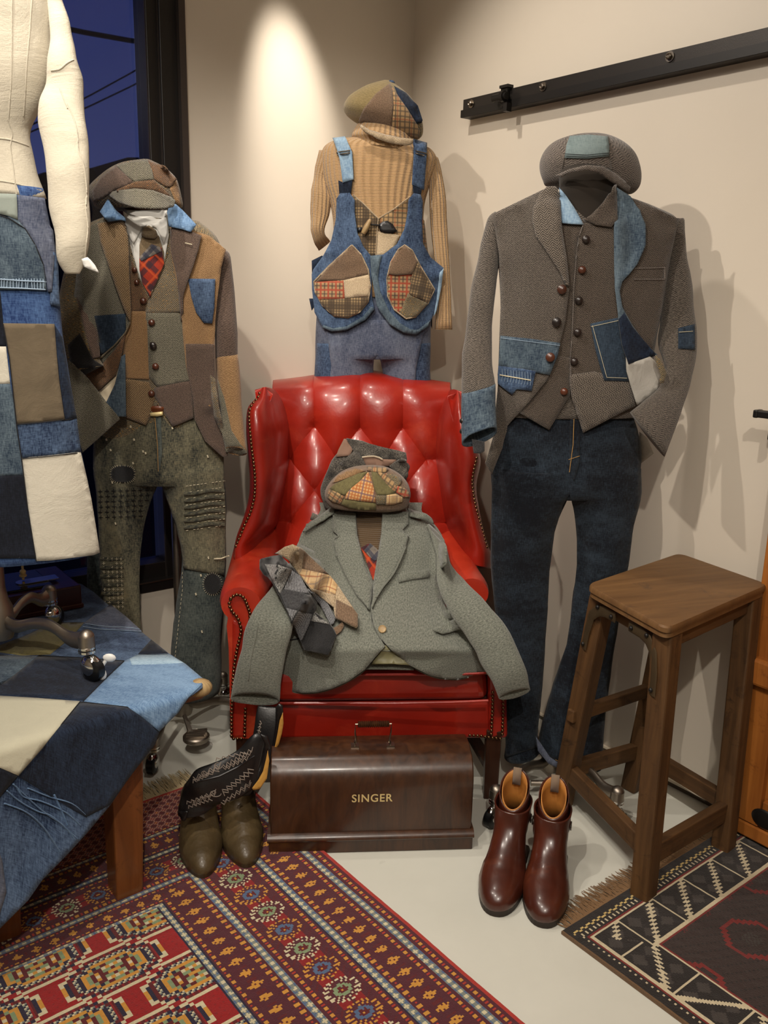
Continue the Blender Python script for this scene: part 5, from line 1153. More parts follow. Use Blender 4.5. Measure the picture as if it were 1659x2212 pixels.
# front posts (upright panels), rail, cushion, side, seat deck
def slab(nm, p, D0_, D1_, mat, px=E5, bev=.008, th=.05, **k):
    """p = 4 corners tl,tr,br,bl with depths D0 (left) and D1 (right); thickness backwards"""
    q = px(p); a = [P(q[0][0], q[0][1], D0_), P(q[1][0], q[1][1], D1_), P(q[2][0], q[2][1], D1_), P(q[3][0], q[3][1], D0_)]
    b = [v+HF*th for v in a]; o = mk(nm, a+b, [(0, 1, 2, 3), (7, 6, 5, 4), (4, 5, 1, 0), (5, 6, 2, 1), (6, 7, 3, 2), (7, 4, 0, 3)], mat, ch, False, **k)
    mod_bev(o, bev, 3); return o
slab('front_post', [(132, 1200), (232, 1240), (222, 1786), (128, 1788)], 2.11, 2.115, M['red'], bev=.012, th=.06)
slab('front_post', [(1372, 1300), (1462, 1300), (1474, 1788), (1384, 1786)], 2.165, 2.175, M['red'], bev=.012, th=.06)
slab('front_rail', [(214, 1612), (1392, 1602), (1392, 1786), (214, 1786)], 2.128, 2.18, M['red'], bev=.010, th=.06)
cl, cr = E5([(368, 1545)])[0], E5([(1382, 1535)])[0]
mb = MB(); ci = []
vs = []
zc0, zc1 = .300, .405
o = slab('seat_cushion', [(330, 1462), (1372, 1456), (1384, 1606), (330, 1618)], 2.112, 2.165, M['red'], bev=.028, th=.46)
trim('cushion_piping', E5([(360, 1612), (700, 1612), (900, 1614), (1200, 1608), (1378, 1600)]), [], M['red'], ch, D0=2.115, r=.004)
trim('cushion_piping', E5([(560, 1482), (760, 1474), (1000, 1472), (1200, 1474), (1368, 1466)]), [], M['red'], ch, D0=2.112, r=.0035)
mb = MB()
a0 = loc_(-.36, 2.15, .19); b0 = loc_(-.36, 2.68, .19); c0_ = loc_(.22, 2.70, .19); d0 = loc_(.31, 2.22, .19)
up_ = V((0, 0, .11)); vs = [a0, b0, c0_, d0, a0+up_, b0+up_, c0_+up_, d0+up_]
mk('seat_base', vs, [(0, 1, 2, 3), (7, 6, 5, 4), (0, 4, 5, 1), (1, 5, 6, 2), (2, 6, 7, 3), (3, 7, 4, 0)], M['red'], ch, False)
# outside back shell
vs = [loc_(-.37, 2.74, .19), loc_(.22, 2.76, .19), loc_(.20, 2.93, 1.02), loc_(-.36, 2.93, 1.02)]; vs += [v-HF*.04 for v in vs]
mk('outside_back', vs, [(0, 1, 2, 3), (7, 6, 5, 4), (0, 4, 5, 1), (1, 5, 6, 2), (2, 6, 7, 3), (3, 7, 4, 0)], M['red'], ch, False)
# legs and stretchers
def leg(u, D, z0=.20, w=.042, du=0, dD=0):
    mb = MB(); mb.beam(loc_(u, D, z0+.01), loc_(u+du, D+dD, 0), w, w, HR, w2=(w*.92, w*.92)); o = mb.build('leg', M['mahog'], ch); mod_bev(o, .003); return o
leg(.316, 2.19); leg(-.362, 2.14); leg(.215, 2.66, dD=.06); leg(-.345, 2.64, dD=.06)
for (a, b) in (((.316, 2.19), (.215, 2.70)), ((-.362, 2.14), (-.345, 2.68))):
    mb = MB(); mb.beam(loc_(a[0], a[1], .085), loc_(b[0], b[1], .085), .018, .030, V((0, 0, 1))); mb.build('stretcher', M['mahog'], ch)
mb = MB(); mb.beam(loc_(-.354, 2.40, .085), loc_(.268, 2.44, .085), .018, .030, V((0, 0, 1))); mb.build('stretcher', M['mahog'], ch)
# brass nails: the 100 biggest as parts
NL = []
def nails(pts, on, D0, step=8.2, off=.0):
    pts = [p[:2] for p in crspline([tuple(p) for p in pts], 6)]; acc = 0; last = pts[0]; out = [last]
    for p in pts[1:]:
        d = math.hypot(p[0]-last[0], p[1]-last[1])
        while acc+d >= step:
            t = (step-acc)/d; last = (last[0]+(p[0]-last[0])*t, last[1]+(p[1]-last[1])*t); out.append(last); d = math.hypot(p[0]-last[0], p[1]-last[1]); acc = 0
        acc += d; last = p
    for x, y in out:
        if on: q, nn, ok = hit(x, y, on, D0); NL.append((P(x, y, DD(q)-off), x, y))
        else: NL.append((P(x, y, D0), x, y))
nails(E5([(130, 1110), (124, 1135), (140, 1170), (162, 1195), (176, 1230), (180, 1270), (160, 1360), (146, 1450), (140, 1560), (136, 1650), (134, 1780)]), [], 2.104)
nails(E5([(132, 1104), (150, 1090), (172, 1088), (196, 1104), (212, 1140), (224, 1180), (222, 1240)]), [], 2.104, step=7.5)
nails(E5([(202, 1640), (200, 1700), (198, 1778)]), [], 2.108)
nails(E5([(1400, 1560), (1398, 1650), (1392, 1778)]), [], 2.163)
nails(E5([(1450, 1560), (1450, 1650), (1446, 1778)]), [], 2.168)
nails(E5([(145, 1784), (170, 1784), (196, 1784)]), [], 2.108); nails(E5([(1290, 1768), (1340, 1770), (1386, 1778), (1440, 1784)]), [], 2.165)
nails(Wz([(472, 100), (455, 170), (385, 262), (362, 350), (370, 500), (382, 640), (402, 800), (417, 950), (418, 1100), (402, 1220), (370, 1330), (320, 1440), (262, 1580), (228, 1662)]), ['wl'], 2.36, off=.002)
nails(E5([(1322, 425), (1306, 500), (1302, 560), (1318, 660), (1345, 755), (1374, 860)]), ['wr'], 2.42, off=.002)
random.seed(9)
mbn = MB(); X, Y, Z = HR, V((0, 0, 1)), -HF
mbn.lathe((0, 0, 0), [(.0046, 0), (.0044, .0012), (.0036, .0026), (.002, .0036), (.0003, .004)], 10, (X, Y, Z)); proto = None
rest = MB(); chl = wloc(ch)
for i, (p, x, y) in enumerate(NL):
    if i < 100:
        if proto is None:
            mbp = MB(); mbp.lathe(p, [(.0046, 0), (.0044, .0012), (.0036, .0026), (.002, .0036), (.0003, .004)], 10, (X, Y, Z)); proto = mbp.build('brass_nail', M['nail'], ch, True, origin=p)
        else:
            o = proto.copy(); col.objects.link(o); o.parent = ch; o.location = p-chl
    else: rest.lathe(p, [(.0046, 0), (.0044, .0012), (.0036, .0026), (.002, .0036), (.0003, .004)], 10, (X, Y, Z))
if rest.v: rest.build('brass_nail', M['nail'], ch, True, kind='stuff')

# ---------------------------------------------------------------- clothes laid out on the chair
kj = thing('wool_jacket', 'light grey green wool jacket with epaulettes laid out on the red armchair', 'jacket', P(800, 1300, 2.2))
kr = []
for y, D, xl, xr in ((640, 2.50, 560, 1060), (690, 2.47, 560, 1060), (760, 2.43, 490, 1130), (850, 2.38, 455, 1168), (1000, 2.31, 440, 1150), (1140, 2.23, 420, 1170), (1260, 2.15, 405, 1260), (1360, 2.095, 395, 1330), (1450, 2.07, 385, 1384)):
    kr.append([(xl, y, D+.05), (xl+(xr-xl)*.2, y, D), (xl+(xr-xl)*.4, y, D-.022), (xl+(xr-xl)*.6, y, D-.026), (xl+(xr-xl)*.8, y, D-.005), (xr, y, D+.045)])
patch('jacket_back', kr[:-1], M['grey_wool'], kj, su=6, sv=5, px=E5, reg='kb')
patch('hem_band', [[(780, 1415, 2.10), (880, 1418, 2.095), (1015, 1424, 2.10)], [(776, 1448, 2.088), (890, 1448, 2.084), (1018, 1452, 2.092)]], M['grey_wool'], kj, su=6, sv=3, px=E5, solid=.003)
panel('khaki_lining', E5([(878, 1330), (960, 1390), (1010, 1430), (920, 1422), (812, 1424), (840, 1380)]), ['kb'], M['khaki_satin'], kj, off=.002, sp=8, D0=2.1, wr=.003, ws=25)
kl = E5([(735, 690), (745, 820), (790, 980), (808, 1150), (815, 1215), (850, 1290), (878, 1335), (780, 1450), (700, 1506), (620, 1542), (550, 1560), (480, 1563), (400, 1552), (368, 1540), (378, 1440), (400, 1300), (420, 1200), (445, 1000), (450, 860), (480, 780), (560, 715), (630, 680)])
panel('left_front', kl, ['kb'], M['grey_wool'], kj, off=.010, th=.005, sp=9, D0=2.09, wr=.006, ws=8, reg='kl', dfun=lambda x, y: -.012*max(0, (y-1440)/60), seed=3)
kr2 = E5([(865, 690), (985, 682), (1060, 705), (1118, 750), (1168, 850), (1172, 930), (1128, 1000), (1160, 1130), (1225, 1210), (1290, 1285), (1350, 1370), (1390, 1448), (1376, 1474), (1325, 1468), (1280, 1486), (1230, 1496), (1170, 1494), (1100, 1480), (1000, 1430), (920, 1365), (850, 1290), (822, 1235), (808, 1150), (830, 1060), (850, 1000), (858, 850)])
panel('right_front', kr2, ['kb'], M['grey_wool'], kj, off=.015, th=.005, sp=9, D0=2.12, wr=.006, ws=8, reg='kr', seed=6)
panel('lapel', E5([(625, 690), (690, 680), (732, 690), (745, 800), (782, 950), (822, 1045), (805, 1157), (742, 1090), (690, 1000), (645, 900), (628, 832), (652, 800), (624, 775)]), ['kb', 'kl'], M['grey_wool'], kj, off=.010, th=.006, sp=7, D0=2.3, wr=.002, reg='klap')
panel('lapel', E5([(868, 690), (955, 680), (990, 690), (992, 742), (962, 772), (992, 806), (970, 880), (925, 980), (870, 1050), (838, 1100), (815, 1150), (822, 1020), (845, 880), (862, 780)]), ['kb', 'kr', 'kl'], M['grey_wool'], kj, off=.010, th=.006, sp=7, D0=2.3, wr=.002, reg='krap')
for q, on in (([(640, 765), (655, 798), (628, 832), (645, 900), (690, 1000), (742, 1090), (800, 1155)], ['klap', 'kl']), ([(960, 775), (990, 806), (968, 880), (922, 980), (868, 1050), (836, 1100)], ['krap', 'kr']),
              ([(808, 1155), (822, 1235), (850, 1290), (920, 1365), (1000, 1430), (1100, 1480), (1170, 1494), (1230, 1496), (1280, 1486)], ['kr']), ([(876, 1338), (780, 1450), (700, 1506), (620, 1542), (550, 1560), (480, 1563), (400, 1552)], ['kl'])):
    trim('edge_stitching', E5(q), on, M['grey_wool'], kj, off=.002, r=.0026, curve=True)
panel('epaulette', E5([(478, 782), (500, 745), (560, 705), (612, 664), (630, 668), (626, 690), (560, 735), (500, 772)]), ['kb', 'kl'], M['grey_wool'], kj, off=.020, th=.005, sp=7, D0=2.42, wr=.003, ws=30)
panel('epaulette', E5([(990, 668), (1060, 690), (1105, 718), (1118, 748), (1060, 722), (1000, 700)]), ['kb', 'kr'], M['grey_wool'], kj, off=.020, th=.005, sp=7, D0=2.42)
panel('chest_pocket_welt', E5([(942, 988), (1015, 972), (1088, 964), (1096, 985), (1090, 1002), (1010, 1012), (946, 1026)]), ['kr'], M['grey_wool'], kj, off=.005, th=.004, sp=7)
panel('pocket_flap', E5([(1110, 1258), (1160, 1226), (1216, 1206), (1256, 1226), (1292, 1252), (1230, 1258), (1162, 1274)]), ['kr'], M['grey_wool'], kj, off=.010, th=.005, sp=7, wr=.002, ws=30)
trim('pocket_slit', E5([(418, 1306), (462, 1300)]), ['kl'], M['thread_dark'], kj, off=.002, r=.0018)
q = E5([(865, 1254)])[0]; button_at('horn_button', q[0], q[1], ['kr'], M['horn'], kj, r=.0105, h=.004, off=.004, dome=False)
trim('sleeve_seam', E5([(1120, 870), (1130, 950), (1150, 1050), (1230, 1170)]), ['kr'], M['grey_wool'], kj, off=.003, r=.002)
ksr = ER([(1080, 745, 1168, 835, 2.40, .5), (1118, 860, 1190, 900, 2.35, .8), (1118, 950, 1215, 965, 2.27, .75), (1128, 1050, 1262, 1020, 2.20, .7), (1190, 1165, 1345, 1100, 2.14, .6), (1268, 1290, 1440, 1215, 2.09, .55), (1335, 1400, 1516, 1330, 2.06, .5), (1395, 1505, 1568, 1450, 2.04, .48), (1426, 1592, 1588, 1545, 2.04, .42)])
loft('sleeve', ksr, M['grey_wool'], kj, thick=.6, wr=.009, ws=9, hollow=.005, reg='ksr', seed=2, tilt=.95)
ksl = ER([(455, 850, 600, 930, 2.36, .45), (400, 960, 560, 1010, 2.25, .5), (318, 1060, 490, 1110, 2.14, .45), (240, 1170, 440, 1210, 2.065, .4), (195, 1270, 428, 1290, 2.045, .4), (172, 1370, 410, 1380, 2.035, .4), (152, 1480, 388, 1490, 2.03, .38), (130, 1590, 364, 1602, 2.03, .34)])
loft('sleeve', ksl, M['grey_wool'], kj, thick=.45, wr=.010, ws=8, hollow=.005, reg='ksl', seed=7, tilt=1.1)
trim('sleeve_crease', E5([(262, 1240), (250, 1300), (228, 1400), (215, 1500)]), ['ksl'], M['grey_wool'], kj, off=.001, r=.002)
# knit and plaid tie below the lapels
kn = panel('knitted_waistcoat', E5([(732, 660), (868, 660), (868, 760), (852, 850), (848, 930), (830, 1030), (770, 900), (742, 800)]), ['kb'], M['knit_brown'], None, off=.003, sp=7, D0=2.42, th=.003, reg='kn', label='brown knitted waistcoat under the grey wool jacket', cat='waistcoat')
kn.location = kn.location
panel('tie_blade', E5([(760, 860), (800, 838), (845, 870), (850, 920), (838, 1000), (820, 1020), (806, 980), (780, 900)]), ['kn', 'kb'], M['pl_tie'], prop(thing('plaid_necktie', 'red plaid necktie under the light grey wool jacket on the armchair', 'necktie', P(815, 1220, 2.35)), None), off=.006, sp=6, D0=2.38, th=.003, reg='kt')
panel('blue_section', E5([(776, 872), (806, 838), (846, 872), (848, 915), (826, 922), (800, 900)]), ['kt'], M['pl_tieb'], bpy.data.objects['plaid_necktie.001'], off=.002, sp=6, th=.001)

# folded checked tweed behind the cap
Fz = zf(640, 920, .1929); FR = zr(640, 920, .1929)
bg = thing('folded_tweed_bundle', 'dark grey checked tweed folded behind the flat cap on the armchair', 'folded cloth', P(790, 1010, 2.55))
loft('body', FR([(520, 150, 660, 165, 2.56, .4), (490, 230, 1000, 300, 2.55, .25), (420, 350, 1236, 420, 2.54, .22), (330, 520, 1244, 540, 2.53, .22), (285, 680, 1240, 700, 2.52, .22), (275, 800, 1200, 820, 2.51, .22), (310, 920, 1100, 920, 2.5, .22)]), M['blackplaid'], bg, wr=.010, ws=11, reg='bg')
panel('dusty_lining', Fz([(535, 142), (575, 150), (610, 215), (636, 255), (600, 330), (440, 350), (470, 270), (505, 200)]), ['bg'], M['pinklining'], bg, off=.006, sp=8, D0=2.53)
panel('back_collar', Fz([(560, 145), (700, 165), (900, 220), (1230, 300), (1240, 380), (1200, 430), (1130, 380), (930, 370), (740, 350), (640, 280)]), ['bg'], M['blackplaid'], bg, off=.010, th=.006, sp=8, D0=2.5, wr=.006, ws=22)
panel('opening', Fz([(740, 352), (850, 338), (960, 372), (1120, 378), (1100, 420), (1040, 448), (850, 448), (780, 440)]), ['bg'], M['pinklining'], bg, off=.020, sp=8, D0=2.47)
panel('front_flap', Fz([(590, 330), (640, 285), (705, 300), (740, 370), (786, 445), (700, 480), (560, 470), (480, 420)]), ['bg'], M['blackplaid'], bg, off=.026, th=.006, sp=8, D0=2.47, wr=.004, ws=22)
panel('front_flap', Fz([(1040, 450), (1100, 410), (1175, 380), (1232, 400), (1242, 580), (1200, 600), (1120, 520)]), ['bg'], M['blackplaid'], bg, off=.026, th=.006, sp=8, D0=2.47, wr=.004, ws=22)
trim('ring', Fz([(735, 352), (800, 342), (870, 340), (930, 356), (965, 376)]), ['bg'], M['ring'], bg, off=.030, r=.0026)
q = Fz([(190, 1010)])[0]; qq = P(q[0], q[1], 2.46); mb = MB(); mb.tube([qq-HR*.006, qq+HR*.006+V((0, 0, -.004)), qq+HR*.018+V((0, 0, -.014))], [.011, .010, .004], 12)
mb.build('tassel', M['grey_wool_dark'], bg, True)
fc_ = thing('newsboy_cap', 'flat cap of green corduroy and orange check wedges lying on the armchair', 'cap', P(795, 1060, 2.43))
cap_shell(fc_, FR([(790, 446, 850, 446, 2.46, .9), (600, 475, 1010, 462, 2.455, .8), (470, 540, 1150, 530, 2.45, .7), (365, 650, 1255, 630, 2.44, .62), (324, 745, 1288, 740, 2.43, .58), (335, 840, 1275, 840, 2.43, .55), (400, 905, 1235, 915, 2.43, .5), (600, 935, 1080, 955, 2.43, .4)]), M['tw_coco'], wr=.006, ws=10, reg='fc')
CW = [([(780, 448), (880, 445), (1010, 462), (1040, 480), (1000, 520), (860, 510), (810, 500)], 'pl_tan', 0), ([(560, 500), (660, 475), (780, 500), (700, 530), (600, 570), (470, 620), (400, 640), (450, 560)], 'tw_tan2', 0),
      ([(800, 512), (700, 640), (600, 720), (545, 775), (480, 760), (370, 705), (430, 650), (560, 590), (700, 530)], 'denim_khaki', .5), ([(805, 515), (838, 600), (870, 700), (890, 860), (760, 850), (545, 820), (560, 760), (610, 700), (710, 620)], 'pl_orange', .2),
      ([(840, 512), (900, 520), (960, 590), (1050, 690), (1115, 750), (1050, 775), (905, 770), (875, 700), (850, 590)], 'denim_khaki', 0), ([(905, 515), (1010, 530), (1090, 620), (1130, 700), (1115, 745), (1050, 690), (960, 590)], 'pl_tan', .6),
      ([(1015, 535), (1110, 545), (1185, 590), (1170, 650), (1120, 690), (1060, 600)], 'tw_olive', .3), ([(1120, 740), (1130, 670), (1200, 690), (1270, 740), (1272, 800), (1200, 800)], 'pl_red', .3),
      ([(370, 710), (460, 745), (530, 790), (500, 880), (400, 850), (340, 790)], 'pl_tan', .5), ([(500, 880), (530, 820), (700, 850), (890, 868), (895, 940), (760, 950), (600, 925)], 'denim_khaki', 0),
      ([(892, 775), (1010, 780), (1000, 880), (900, 885)], 'tw_olive', .8), ([(1005, 778), (1110, 760), (1190, 800), (1190, 850), (1100, 880), (1000, 888)], 'pl_tan2', 0)]
M['pl_orange'] = m_plaid('orange gingham tweed', lin(206, 166, 112), [(.0085, .0042, 0, lin(172, 96, 48), .95), (.034, .004, .004, lin(88, 84, 104), .8)])
for po, m_, rt in CW: panel('wedge', Fz(po), ['fc'], M[m_], fc_, off=.003, sp=7, th=.0015, rot=rt, D0=2.4)
q = Fz([(820, 494)])[0]; mb = MB(); mb.ball(P(q[0], q[1], DD(hit(q[0], q[1], ['fc'], 2.4)[0])-.003), .009, .009, .005, 12); mb.build('top_button', M['tw_coco'], fc_, True)

# rolled neckties
Gz = zf(440, 1150, .217)
on_t = ['kl', 'kb', 'ksl', 'al']
t1 = thing('patchwork_necktie', 'tan and brown patchwork necktie folded over the left of the grey wool jacket', 'necktie', P(690, 1260, 2.1))
patch_o = dict(th=.005, sp=6, D0=2.1, wr=.002, smooth_it=12)
panel('tie_blade', Gz([(700, 215), (800, 150), (890, 120), (980, 160), (1080, 260), (1250, 420), (1330, 520), (1450, 700), (1530, 810), (1535, 930), (1515, 945), (1380, 880), (1310, 850), (1290, 740), (1160, 640), (1070, 560), (950, 410), (860, 290), (760, 225)]), on_t, M['tw_oat'], t1, off=.024, reg='t1', **patch_o)
for po, m_, rt in (([(1002, 185), (1080, 260), (1250, 422), (980, 362)], 'tw_coco', 0), ([(980, 362), (1250, 422), (1330, 520), (1310, 625), (1070, 555), (955, 412)], 'pl_tan2', .2), ([(1070, 555), (1310, 625), (1292, 750), (1160, 640)], 'tw_oat', .5), ([(1318, 665), (1480, 745), (1530, 812), (1533, 928), (1512, 940), (1380, 878), (1312, 850)], 'tw_coco', 0)):
    panel('wool_section', Gz(po), ['t1'], M[m_], t1, off=.002, th=.001, sp=6, rot=rt)
t2_ = thing('patchwork_necktie', 'black and grey patchwork necktie folded on the left sleeve of the grey wool jacket', 'necktie', P(640, 1320, 2.05))
panel('rolled_end', Gz([(1040, 560), (1110, 575), (1190, 640), (1262, 760), (1310, 850), (1290, 900), (1255, 915), (1215, 830), (1160, 720), (1085, 640)]), on_t, M['tw_pin'], t2_, off=.014, **patch_o)
panel('tie_blade', Gz([(562, 300), (570, 262), (700, 230), (760, 225), (880, 340), (960, 430), (1060, 610), (1130, 700), (1120, 760), (1100, 790), (1200, 870), (1262, 925), (1320, 1020), (1240, 1225), (1000, 1170), (970, 1100), (880, 900), (800, 720), (700, 530), (565, 350)]), on_t, M['felt_black'], t2_, off=.028, reg='t2b', **patch_o)
for po, m_, rt in (([(608, 315), (740, 322), (882, 372), (762, 612), (690, 492)], 'tw_salt', 0), ([(882, 378), (960, 432), (1056, 612), (960, 592), (800, 562)], 'tw_pin', .5), ([(762, 606), (800, 562), (960, 592), (1062, 626), (1126, 722), (1104, 800), (1082, 815), (822, 750)], 'felt_char', 0),
                   ([(822, 752), (1082, 816), (1042, 930), (966, 1092), (888, 900)], 'tw_pin', .5), ([(1104, 785), (1200, 872), (1250, 915), (1068, 882)], 'tw_salt', 0)):
    panel('wool_section', Gz(po), ['t2b'], M[m_], t2_, off=.002, th=.001, sp=6, rot=rt)
panel('keeper_loop', Gz([(1270, 962), (1330, 930), (1382, 888), (1398, 925), (1370, 980), (1315, 1022)]), on_t, M['tw_coco'], t2_, off=.008, th=.003, sp=6, D0=2.1)

# ---------------------------------------------------------------- sewing machine case
cs_ = thing('sewing_machine_case', 'dark bentwood sewing machine case with gold lettering and bail handle', 'case', (onz(578, 1852)+onz(1022, 1840))/2)
cA = onz(579, 1849); cB = onz(1021, 1837); cX = (cB-cA).normalized(); cY = V((0, 0, 1)).cross(cX); cL = (cB-cA).length
def CP(x, y, z): return cA+cX*x+cY*y+V((0, 0, z))
dpt = .205
def cprism(name, prof, mat, x0, x1, smooth=True, par=cs_, bev=0):
    n = len(prof); vs = [CP(x0, a, b) for a, b in prof]+[CP(x1, a, b) for a, b in prof]
    fs = [(i, (i+1) % n, n+(i+1) % n, n+i) for i in range(n)]+[tuple(range(n))[::-1], tuple(range(n, 2*n))]
    o = mk(name, vs, fs, mat, par, smooth); o.data.set_sharp_from_angle(angle=R(32))
    if bev: mod_bev(o, bev, 2)
    return o
dome = [(.012, .052), (.010, .10), (.010, .17)] + [(.010+.058*(1-math.cos(a)), .178+.066*math.sin(a)) for a in [PI/2*i/9 for i in range(1, 10)]] + [(.085, .249), (.12, .249)] + [(dpt-.010-.058*(1-math.cos(a)), .178+.066*math.sin(a)) for a in [PI/2*i/9 for i in range(9, 0, -1)]] + [(dpt-.010, .17), (dpt-.012, .052)]
cprism('dome', dome, M['bentwood'], .006, cL-.004, bev=.003)
mb = MB()
def cbox(mb, x0, x1, y0, y1, z0, z1):
    v = [CP(x, y, z) for x in (x0, x1) for y in (y0, y1) for z in (z0, z1)]; mb.add(v, [(0, 1, 3, 2), (4, 6, 7, 5), (0, 4, 5, 1), (2, 3, 7, 6), (0, 2, 6, 4), (1, 5, 7, 3)])
cbox(mb, .002, cL, .004, dpt, 0, .038); o = mb.build('base', M['bentwood'], cs_); mod_bev(o, .003)
cprism('moulding', [(.0, .036), (-.002, .040), (.0, .046), (.006, .051), (.012, .054), (dpt-.01, .054), (dpt+.002, .042), (dpt, .036)], M['bentwood'], -.002, cL+.002)
# handle
ux = [(q-cA).dot(cX) for q in (P(766, 1588, 2.02), P(843, 1588, 2.02))]
hy = .09; zt_ = .249
for u in ux:
    mb = MB(); cbox(mb, u-.010, u+.010, hy-.010, hy+.010, zt_-.004, zt_+.003); mb.tube([CP(u, hy-.006, zt_+.002), CP(u, hy-.006, zt_+.012), CP(u, hy+.006, zt_+.012), CP(u, hy+.006, zt_+.002)], .0022, 8)
    mb.build('handle_mount', M['silver'], cs_, True)
mb = MB(); mb.tube([CP(ux[0]+.004, hy, zt_+.008), CP(ux[0], hy-.006, zt_+.038), CP(ux[0], hy-.014, zt_+.066), CP(ux[1], hy-.014, zt_+.066), CP(ux[1], hy-.006, zt_+.038), CP(ux[1]-.004, hy, zt_+.008)], .0022, 8); hb = mb.build('handle', M['silver'], cs_, True)
mb = MB(); npk = 15; pts = []; rs = []
for i in range(npk*4+1):
    t = i/(npk*4); pts.append(CP(ux[0]+.006+(ux[1]-ux[0]-.012)*t, hy-.014, zt_+.066)); rs.append(.0078+.0018*math.cos(i/4*2*PI))
mb.tube(pts, rs, 14); mb.build('grip', M['bentwood'], hb, True)
# lettering
def lettering(txt, px0, px1, py0, py1):
    cu = bpy.data.curves.new('t', 'FONT'); cu.body = txt; cu.extrude = .0; cu.offset = .016; cu.space_character = 1.12; ob = bpy.data.objects.new('t', cu); col.objects.link(ob)
    dg = bpy.context.evaluated_depsgraph_get(); me = bpy.data.meshes.new_from_object(ob.evaluated_get(dg)); bpy.data.objects.remove(ob)
    xs = [v.co.x for v in me.vertices]; ys = [v.co.y for v in me.vertices]; x0, x1, y0, y1 = min(xs), max(xs), min(ys), max(ys)
    def face(px, py):
        d = ray(px, py); nrm = -cY; t = (CP(0, .0095, 0)-C0).dot(nrm)/d.dot(nrm); return C0+d*t
    A_, B_ = face(px0, py1), face(px1, py1-3); Tt = face(px0, py0); sx = (B_-A_).dot(cX); sz = Tt.z-A_.z
    vs = [CP((A_-cA).dot(cX)+(v.co.x-x0)/(x1-x0)*sx, .0088, A_.z+(v.co.y-y0)/(y1-y0)*sz) for v in me.vertices]
    fs = [tuple(p.vertices) for p in me.polygons]
    mb = MB(); mb.add(vs, fs)
    o = mb.build('lettering', M['gold'], cs_); return o
lettering('SINGER', 760, 848, 1716, 1733)

# ---------------------------------------------------------------- boots
def boot(name, lab, toe, dirv, slices, mat, solemat, soleth=.016, hollow=.004, p=2.3, pt=1.0, yawtop=0, group=None, wr=.0012, tw=1.0):
    """horizontal slices: (height, front, back, half width), measured from the toe tip along dirv"""
    b = thing(name, lab, 'boot', toe, group); d = V(dirv).normalized(); s = V((0, 0, 1)).cross(d)
    sl = crspline(slices, 4); n = 40; vs = []; uv = []
    def egg(xf, xb, hw, k):
        t = 2*PI*k/n; c, si = math.cos(t), math.sin(t)
        ex = 2/p; a = (xb-xf)/2; m = (xb+xf)/2
        x = m-a*math.copysign(abs(c)**ex, c)
        y = hw*math.copysign(abs(si)**ex, si)
        f = (x-xf)/max(.001, (xb-xf))           # 0 toe, 1 heel
        L = xb-xf
        if L > .14: y *= (tw+(1-tw)*(max(0, min(f, .30))/.30)**.7) if f < .36 else 1.0-.20*min(1, (f-.36)/.3)
        pass
        return x, y
    for (z, xf, xb, hw) in sl:
        for k in range(n):
            x, y = egg(xf, xb, hw, k); v = toe+d*x+s*y+V((0, 0, z)); nn = (d*(x-(xf+xb)/2)+s*y)
            if wr and nn.length > 1e-5: v += nn.normalized()*(nz(v, 28, wr)+(.0014*math.sin(x*210+y*20) if .05 < x < .125 and .03 < z < .09 else 0))
            vs.append(v); uv.append((x+y, z))
    m = len(sl); fs = [(i*n+k, i*n+(k+1) % n, (i+1)*n+(k+1) % n, (i+1)*n+k) for i in range(m-1) for k in range(n)]
    BV[lab] = bvh_of(vs, fs)
    up = mk('upper', vs, fs, mat, b, True, uv)
    bmx = up.data; mod_solid(up, hollow, 1 if False else -1)
    mb = MB(); z0, xf, xb, hw = slices[0]
    for za, zb_, gr in ((.0, soleth*.5, .004), (soleth*.5, soleth, .0055)):
        q = []
        for zz in (za, zb_):
            for k in range(n):
                x, y = egg(xf-gr, xb+gr*.6, hw+gr, k); q.append(toe+d*x+s*y+V((0, 0, zz+.0006)))
        mb.add(q, [(k, (k+1) % n, n+(k+1) % n, n+k) for k in range(n)]+[tuple(range(n))[::-1], tuple(range(n, 2*n))])
    mb.build('sole', solemat, b)
    return b, d, s
sb_ = [(.012, .004, .283, .050), (.022, .001, .285, .0515), (.035, .004, .286, .0505), (.048, .018, .285, .047), (.058, .045, .284, .043), (.068, .082, .283, .040), (.082, .118, .282, .038), (.100, .145, .281, .037), (.120, .163, .281, .038), (.140, .172, .283, .040), (.158, .176, .285, .042)]
